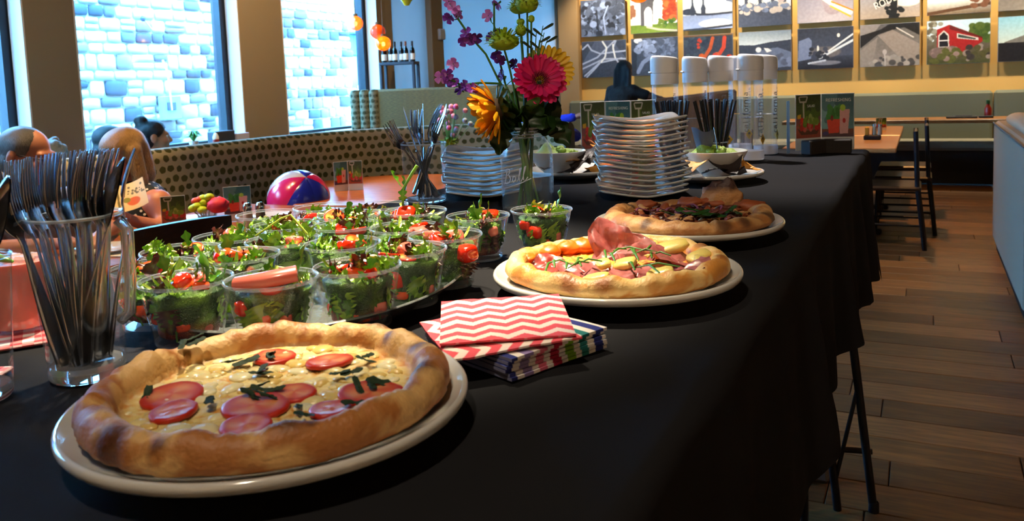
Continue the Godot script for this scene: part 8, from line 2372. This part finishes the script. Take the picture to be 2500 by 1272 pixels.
# ------------------------------------------------------------------ water bottles, straws and menu cards at the far end
func build_bottles() -> void:
	var F := Vector3(0.447, 0, 0.894)
	var R := Vector3(0.894, 0, -0.447)
	var clear := mat("bottle_clear", Color(0.90, 0.95, 1.0), 0.03, {"alpha": 0.02, "spec": 0.6})
	var lidm := mat("bottle_lid", Color(0.88, 0.88, 0.90), 0.28, {"coat": 0.3})
	var ink := mat("bottle_ink", Color(0.05, 0.05, 0.06), 0.5)
	var grey := mat("bottle_ink_grey", Color(0.42, 0.44, 0.48), 0.5)
	var yel := mat("sign_yellow", Color(0.78, 0.62, 0.06), 0.5)
	var spots := [[-0.477, -1.829, 0.0, "leftmost of the row, nearest to the viewer"], [-0.462, -2.114, 0.25, "second from the left in the row"], [-0.390, -2.150, -0.1, "third from the left, in the middle of the row"], [-0.298, -2.140, 0.3, "fourth in the row, its yellow sign in plain view"], [-0.286, -2.330, 0.55, "last in the row at the right, half hidden"], [-0.376, -2.372, 0.9, "standing behind the others between the third and fourth"]]
	for i in spots.size():
		var q = spots[i]
		var b := thing("water_bottle", "white-lidded water bottle, " + q[3], "bottle", Vector3(q[0], TOP, q[1]), 0.4636 + q[2] * 0.3, "water bottles with white lids")
		part(b, "body", lathem([Vector2(0.0, 0.002), Vector2(0.034, 0.001), Vector2(0.0365, 0.005), Vector2(0.0370, 0.05), Vector2(0.0362, 0.12), Vector2(0.0370, 0.20), Vector2(0.0370, 0.245)], 40), clear)
		part(b, "base_cap", lathem([Vector2(0.0, 0.0), Vector2(0.0372, 0.0), Vector2(0.0385, 0.003), Vector2(0.0385, 0.026), Vector2(0.0372, 0.028)], 40), mat("bottle_base", Color(0.84, 0.84, 0.87), 0.3, {"alpha": 0.75}))
		part(b, "water", lathem([Vector2(0.0, 0.010), Vector2(0.0345, 0.010), Vector2(0.0345, 0.13), Vector2(0.0, 0.13)], 32), mat("bottle_water", Color(0.75, 0.82, 0.92), 0.03, {"alpha": 0.03}))
		part(b, "lid", lathem([Vector2(0.0375, 0.242), Vector2(0.0385, 0.243), Vector2(0.0385, 0.272), Vector2(0.0378, 0.274)], 40), lidm)
		var cap := MB.new()
		cap.grid(40, 9, func(u: float, w: float):
			var a := u * TAU
			var k: float = [1.0, 1.0, 1.0, 0.985, 0.94, 0.86, 0.7, 0.45, 0.2, 0.0][int(round(w * 9))]
			var y: float = [0.0, 0.004, 0.030, 0.0375, 0.0425, 0.0455, 0.0465, 0.047, 0.047, 0.047][int(round(w * 9))]
			var x := cos(a) * 0.0395 * k
			var sl := 1.0 - 0.10 * (x / 0.0395)
			return Vector3(x, 0.274 + y * sl, -sin(a) * 0.0395 * k), true)
		var lid := part(b, "spout_cap", cap, lidm)
		var lip := MB.new()
		lip.tube([Vector3(-0.040, 0.276, 0.012), Vector3(-0.043, 0.2765, 0.0), Vector3(-0.040, 0.276, -0.012)], [0.002, 0.003, 0.002], 8)
		part(lid, "spout_lip", lip, lidm)
		# lettering running up the side, and a small yellow diamond sign with a palm
		var col := func(called: String, s: String, size: float, a: float, y0: float, m: Material, sp: float):
			var rr := 0.0374
			for k in s.length():
				if s[k] == " ": continue
				var bs := Basis(Vector3.UP, a) * Basis(Vector3.BACK, PI / 2)
				text(b, called, s[k], size, m, Vector3(sin(a) * rr, y0 + k * sp, cos(a) * rr), bs, "Droid Sans", 0.0003)
		var a0: float = [0.1, 0.2, 0.0, 0.45, 0.5, 0.0][i]
		col.call("lettering", "california", 0.026, a0, 0.075, grey if i < 4 else ink, 0.0135)
		col.call("lettering", "PIZZA KITCHEN", 0.012, a0 + 0.48, 0.095, ink, 0.0098)
		var d := MB.new()
		var aa := a0 + 0.35
		d.xf = Transform3D(Basis(Vector3.UP, aa) * Basis(Vector3.BACK, PI / 4), Vector3(sin(aa) * 0.0374, 0.062, cos(aa) * 0.0374))
		d.box(Vector3.ZERO, Vector3(0.024, 0.024, 0.0006), 0.0002)
		var sg := part(b, "diamond_sign", d, yel)
		var pm := MB.new()
		pm.xf = Transform3D(Basis(Vector3.UP, aa), Vector3(sin(aa) * 0.0378, 0.062, cos(aa) * 0.0378))
		pm.slab([Vector2(-0.0008, -0.010), Vector2(0.0010, -0.010), Vector2(0.0008, 0.002), Vector2(-0.0006, 0.002)], 0.0003)
		for k in 7:
			var t := -0.3 + k * 0.62
			var dr := Vector2(cos(t), sin(t))
			var pr := Vector2(-dr.y, dr.x)
			pm.slab([Vector2(0, 0.002), Vector2(0, 0.002) + dr * 0.004 + pr * 0.0012, Vector2(0, 0.001) + dr * 0.008, Vector2(0, 0.002) + dr * 0.004 - pr * 0.0012], 0.0003)
		part(sg, "palm", pm, ink)
	# black straws in two glasses
	var rng := RandomNumberGenerator.new()
	rng.seed = 44
	var blk := mat("straw_black", Color(0.025, 0.025, 0.03), 0.3)
	var sm := tubem([Vector3.ZERO, Vector3(0, 0.19, 0)], 0.0029, 8).mesh()
	var cups := [[Vector3(-0.325, TOP, -1.775), "straw glass behind the right-hand guacamole bowl"], [Vector3(-0.430, TOP, -1.735), "straw glass behind the tall plate stack"]]
	for c in 2:
		tumbler("straw_glass", "small clear glass of black straws, " + ["behind the guacamole bowl", "behind the tall plate stack"][c], cups[c][0], 0.028, 0.034, 0.085, 0.008, "straw glasses")
		for i in 26:
			var a := i * 2.4
			var k := sqrt((i + 0.5) / 26.0)
			var s := single("straw", sm, blk, "black drinking straw in the " + cups[c][1], "straw", Vector3.ZERO, 0.0, "black straws in the " + ["right" if c == 0 else "left"][0] + " glass")
			var ft: Vector3 = cups[c][0] + Vector3(cos(a), 0, sin(a)) * 0.014 * k + Vector3(0, 0.010, 0)
			var tp: Vector3 = cups[c][0] + Vector3(cos(a), 0, sin(a)) * (0.062 if c == 0 else 0.05) * k + Vector3(0, 0.19, 0)
			lay(s, ft, tp, 0.0)
	# menu cards
	table_tent("menu_card", "three-panel menu card of salads and drinks, left of the water bottles", Vector3(-0.800, TOP, -1.995), 0.4636 - 0.1, 0.083, 0.192, 0, 3, true)
	var tr := table_tent("menu_card", "two-panel menu card in a dark wooden stand at the far end of the buffet", Vector3(-0.186, TOP + 0.012, -2.285), 0.4636, 0.099, 0.178, 0, 2, true)
	var st := MB.new()
	st.xf = Transform3D(Basis.IDENTITY, Vector3(0.092, 0.012, 0.012))
	for s in 2:
		var bb := MB.new()
		bb.xf = st.xf * Transform3D(Basis(Vector3.UP, [0.50, -0.45][s]), Vector3([-0.035, 0.035][s], 0, 0))
		bb.box(Vector3.ZERO, Vector3(0.085, 0.045, 0.04), 0.003)
		st.add(bb, st.xf.affine_inverse())
	part(tr, "stand", st, wood("stand_wood", Color(0.12, 0.075, 0.045), Color(0.08, 0.05, 0.03), 0.7, Vector3(4, 10, 4)))
	# a tent fold seen from its blue side, left of the tall card
	single("folded_card", boxm(Vector3(0, 0.085, 0), Vector3(0.002, 0.17, 0.042), 0.0005), mat("card_blue", Color(0.40, 0.56, 0.68), 0.5), "pale blue back of a folded card left of the tall menu card", "menu card", Vector3(-0.215, TOP, -2.33), -0.05)

# ------------------------------------------------------------------ paper napkins
func build_napkins() -> void:
	var w := 192
	# stripes: white ground with navy, lilac, rose, crimson, green, teal bands
	var im := Image.create(w, 64, false, Image.FORMAT_RGB8)
	im.fill(Color(0.86, 0.83, 0.80))
	var bands := [[0.0, 0.06, Color(0.10, 0.14, 0.42)], [0.13, 0.09, Color(0.50, 0.43, 0.62)], [0.28, 0.08, Color(0.78, 0.36, 0.46)], [0.42, 0.09, Color(0.64, 0.06, 0.22)], [0.57, 0.09, Color(0.42, 0.60, 0.06)], [0.72, 0.08, Color(0.06, 0.42, 0.42)], [0.87, 0.09, Color(0.08, 0.14, 0.45)]]
	for b in bands: im.fill_rect(Rect2i(int(b[0] * w), 0, int(b[1] * w), 64), b[2])
	var stripes := mat("napkin_stripes", Color.WHITE, 0.9, {"tex": ImageTexture.create_from_image(im)})
	var iz := Image.create(128, 128, false, Image.FORMAT_RGB8)
	for y in 128:
		for x in 128:
			var t := absf(fposmod(x / 32.0, 1.0) * 2.0 - 1.0)
			var k := fposmod((y + t * 11.0) / 21.3, 1.0)
			iz.set_pixel(x, y, Color(0.80, 0.27, 0.32) if k < 0.52 else Color(0.84, 0.77, 0.73))
	var chev := mat("napkin_chevron", Color.WHITE, 0.9, {"tex": ImageTexture.create_from_image(iz)})
	# a folded napkin: sheet with rounded fold edges, uv running over the edges so that the stripes wrap
	var fold := func(sd: int, th: float, wav: float) -> ArrayMesh:
		fn.seed = sd
		var m := MB.new()
		var S := 0.127
		var n := 22
		for k in 2:
			var s := m.v.size()
			for j in n + 1:
				for i in n + 1:
					var u := float(i) / n - 0.5
					var v := float(j) / n - 0.5
					var e: float = max(absf(u), absf(v)) * 2.0
					var y := th * (1.0 if k == 0 else 0.0) * (1.0 - 0.08 * smoothstep(0.93, 1.0, e)) + wav * fn.get_noise_2d(u * 150, v * 150) + wav * 0.8 * smoothstep(0.7, 1.0, e) * fn.get_noise_2d(u * 330 + 80, v * 330)
					m.p(Vector3(u * S, y + (0.08 * th * smoothstep(0.93, 1.0, e) if k == 1 else 0.0), -v * S), Vector2(u + 0.5, v + 0.5))
			for j in n:
				for i in n:
					var a := s + j * (n + 1) + i
					if k == 0: m.quad(a, a + 1, a + n + 2, a + n + 1)
					else: m.quad(a, a + n + 1, a + n + 2, a + 1)
		# edges
		var tot := (n + 1) * (n + 1)
		for i in n:
			for q in [[i, i + 1], [(n) * (n + 1) + i + 1, n * (n + 1) + i], [(i + 1) * (n + 1), i * (n + 1)], [i * (n + 1) + n, (i + 1) * (n + 1) + n]]:
				var s := m.v.size()
				for e in [q[0], q[1], q[1] + tot, q[0] + tot]: m.v.append(m.v[e]); m.c.append(Color.WHITE); m.uv.append(m.uv[e])
				m.quad(s + 3, s + 2, s + 1, s)
				m.ix.resize(m.ix.size() - 6)
				m.quad(s, s + 3, s + 2, s + 1)
		return m.mesh()
	var C := Vector3(-0.187, TOP, -0.262)
	var yaw := atan2(0.92, 0.39)
	var y := 0.0
	var place := ["bottom", "second from the bottom", "third from the bottom", "fourth from the bottom", "fifth from the bottom", "uppermost striped"]
	var rng := RandomNumberGenerator.new()
	rng.seed = 6
	for i in 6:
		single("striped_napkin", fold.call(600 + i, 0.0034, 0.0004), stripes, "white paper napkin with coloured stripes, %s of the pile" % place[i], "napkin", C + Vector3(rng.randf_range(-0.002, 0.002), y, rng.randf_range(-0.002, 0.002)), yaw + rng.randf_range(-0.04, 0.04) + (0.06 if i == 5 else 0.0), "striped napkins in the pile")
		y += 0.0035
	var c1 := single("chevron_napkin", fold.call(620, 0.0022, 0.0016), chev, "pink chevron napkin lying askew on the striped pile, corner pointing left", "napkin", Vector3(-0.197, TOP + y + 0.0016, -0.242), -0.78, "pink chevron napkins")
	c1.rotation.x = 0.03
	var c2 := single("chevron_napkin", fold.call(621, 0.0022, 0.0014), chev, "topmost pink chevron napkin, slightly raised over the pile", "napkin", C + Vector3(-0.012, y + 0.0086, 0.000), 0.53, "pink chevron napkins")
	c2.rotation = Vector3(0.05, 0.53, 0.02)
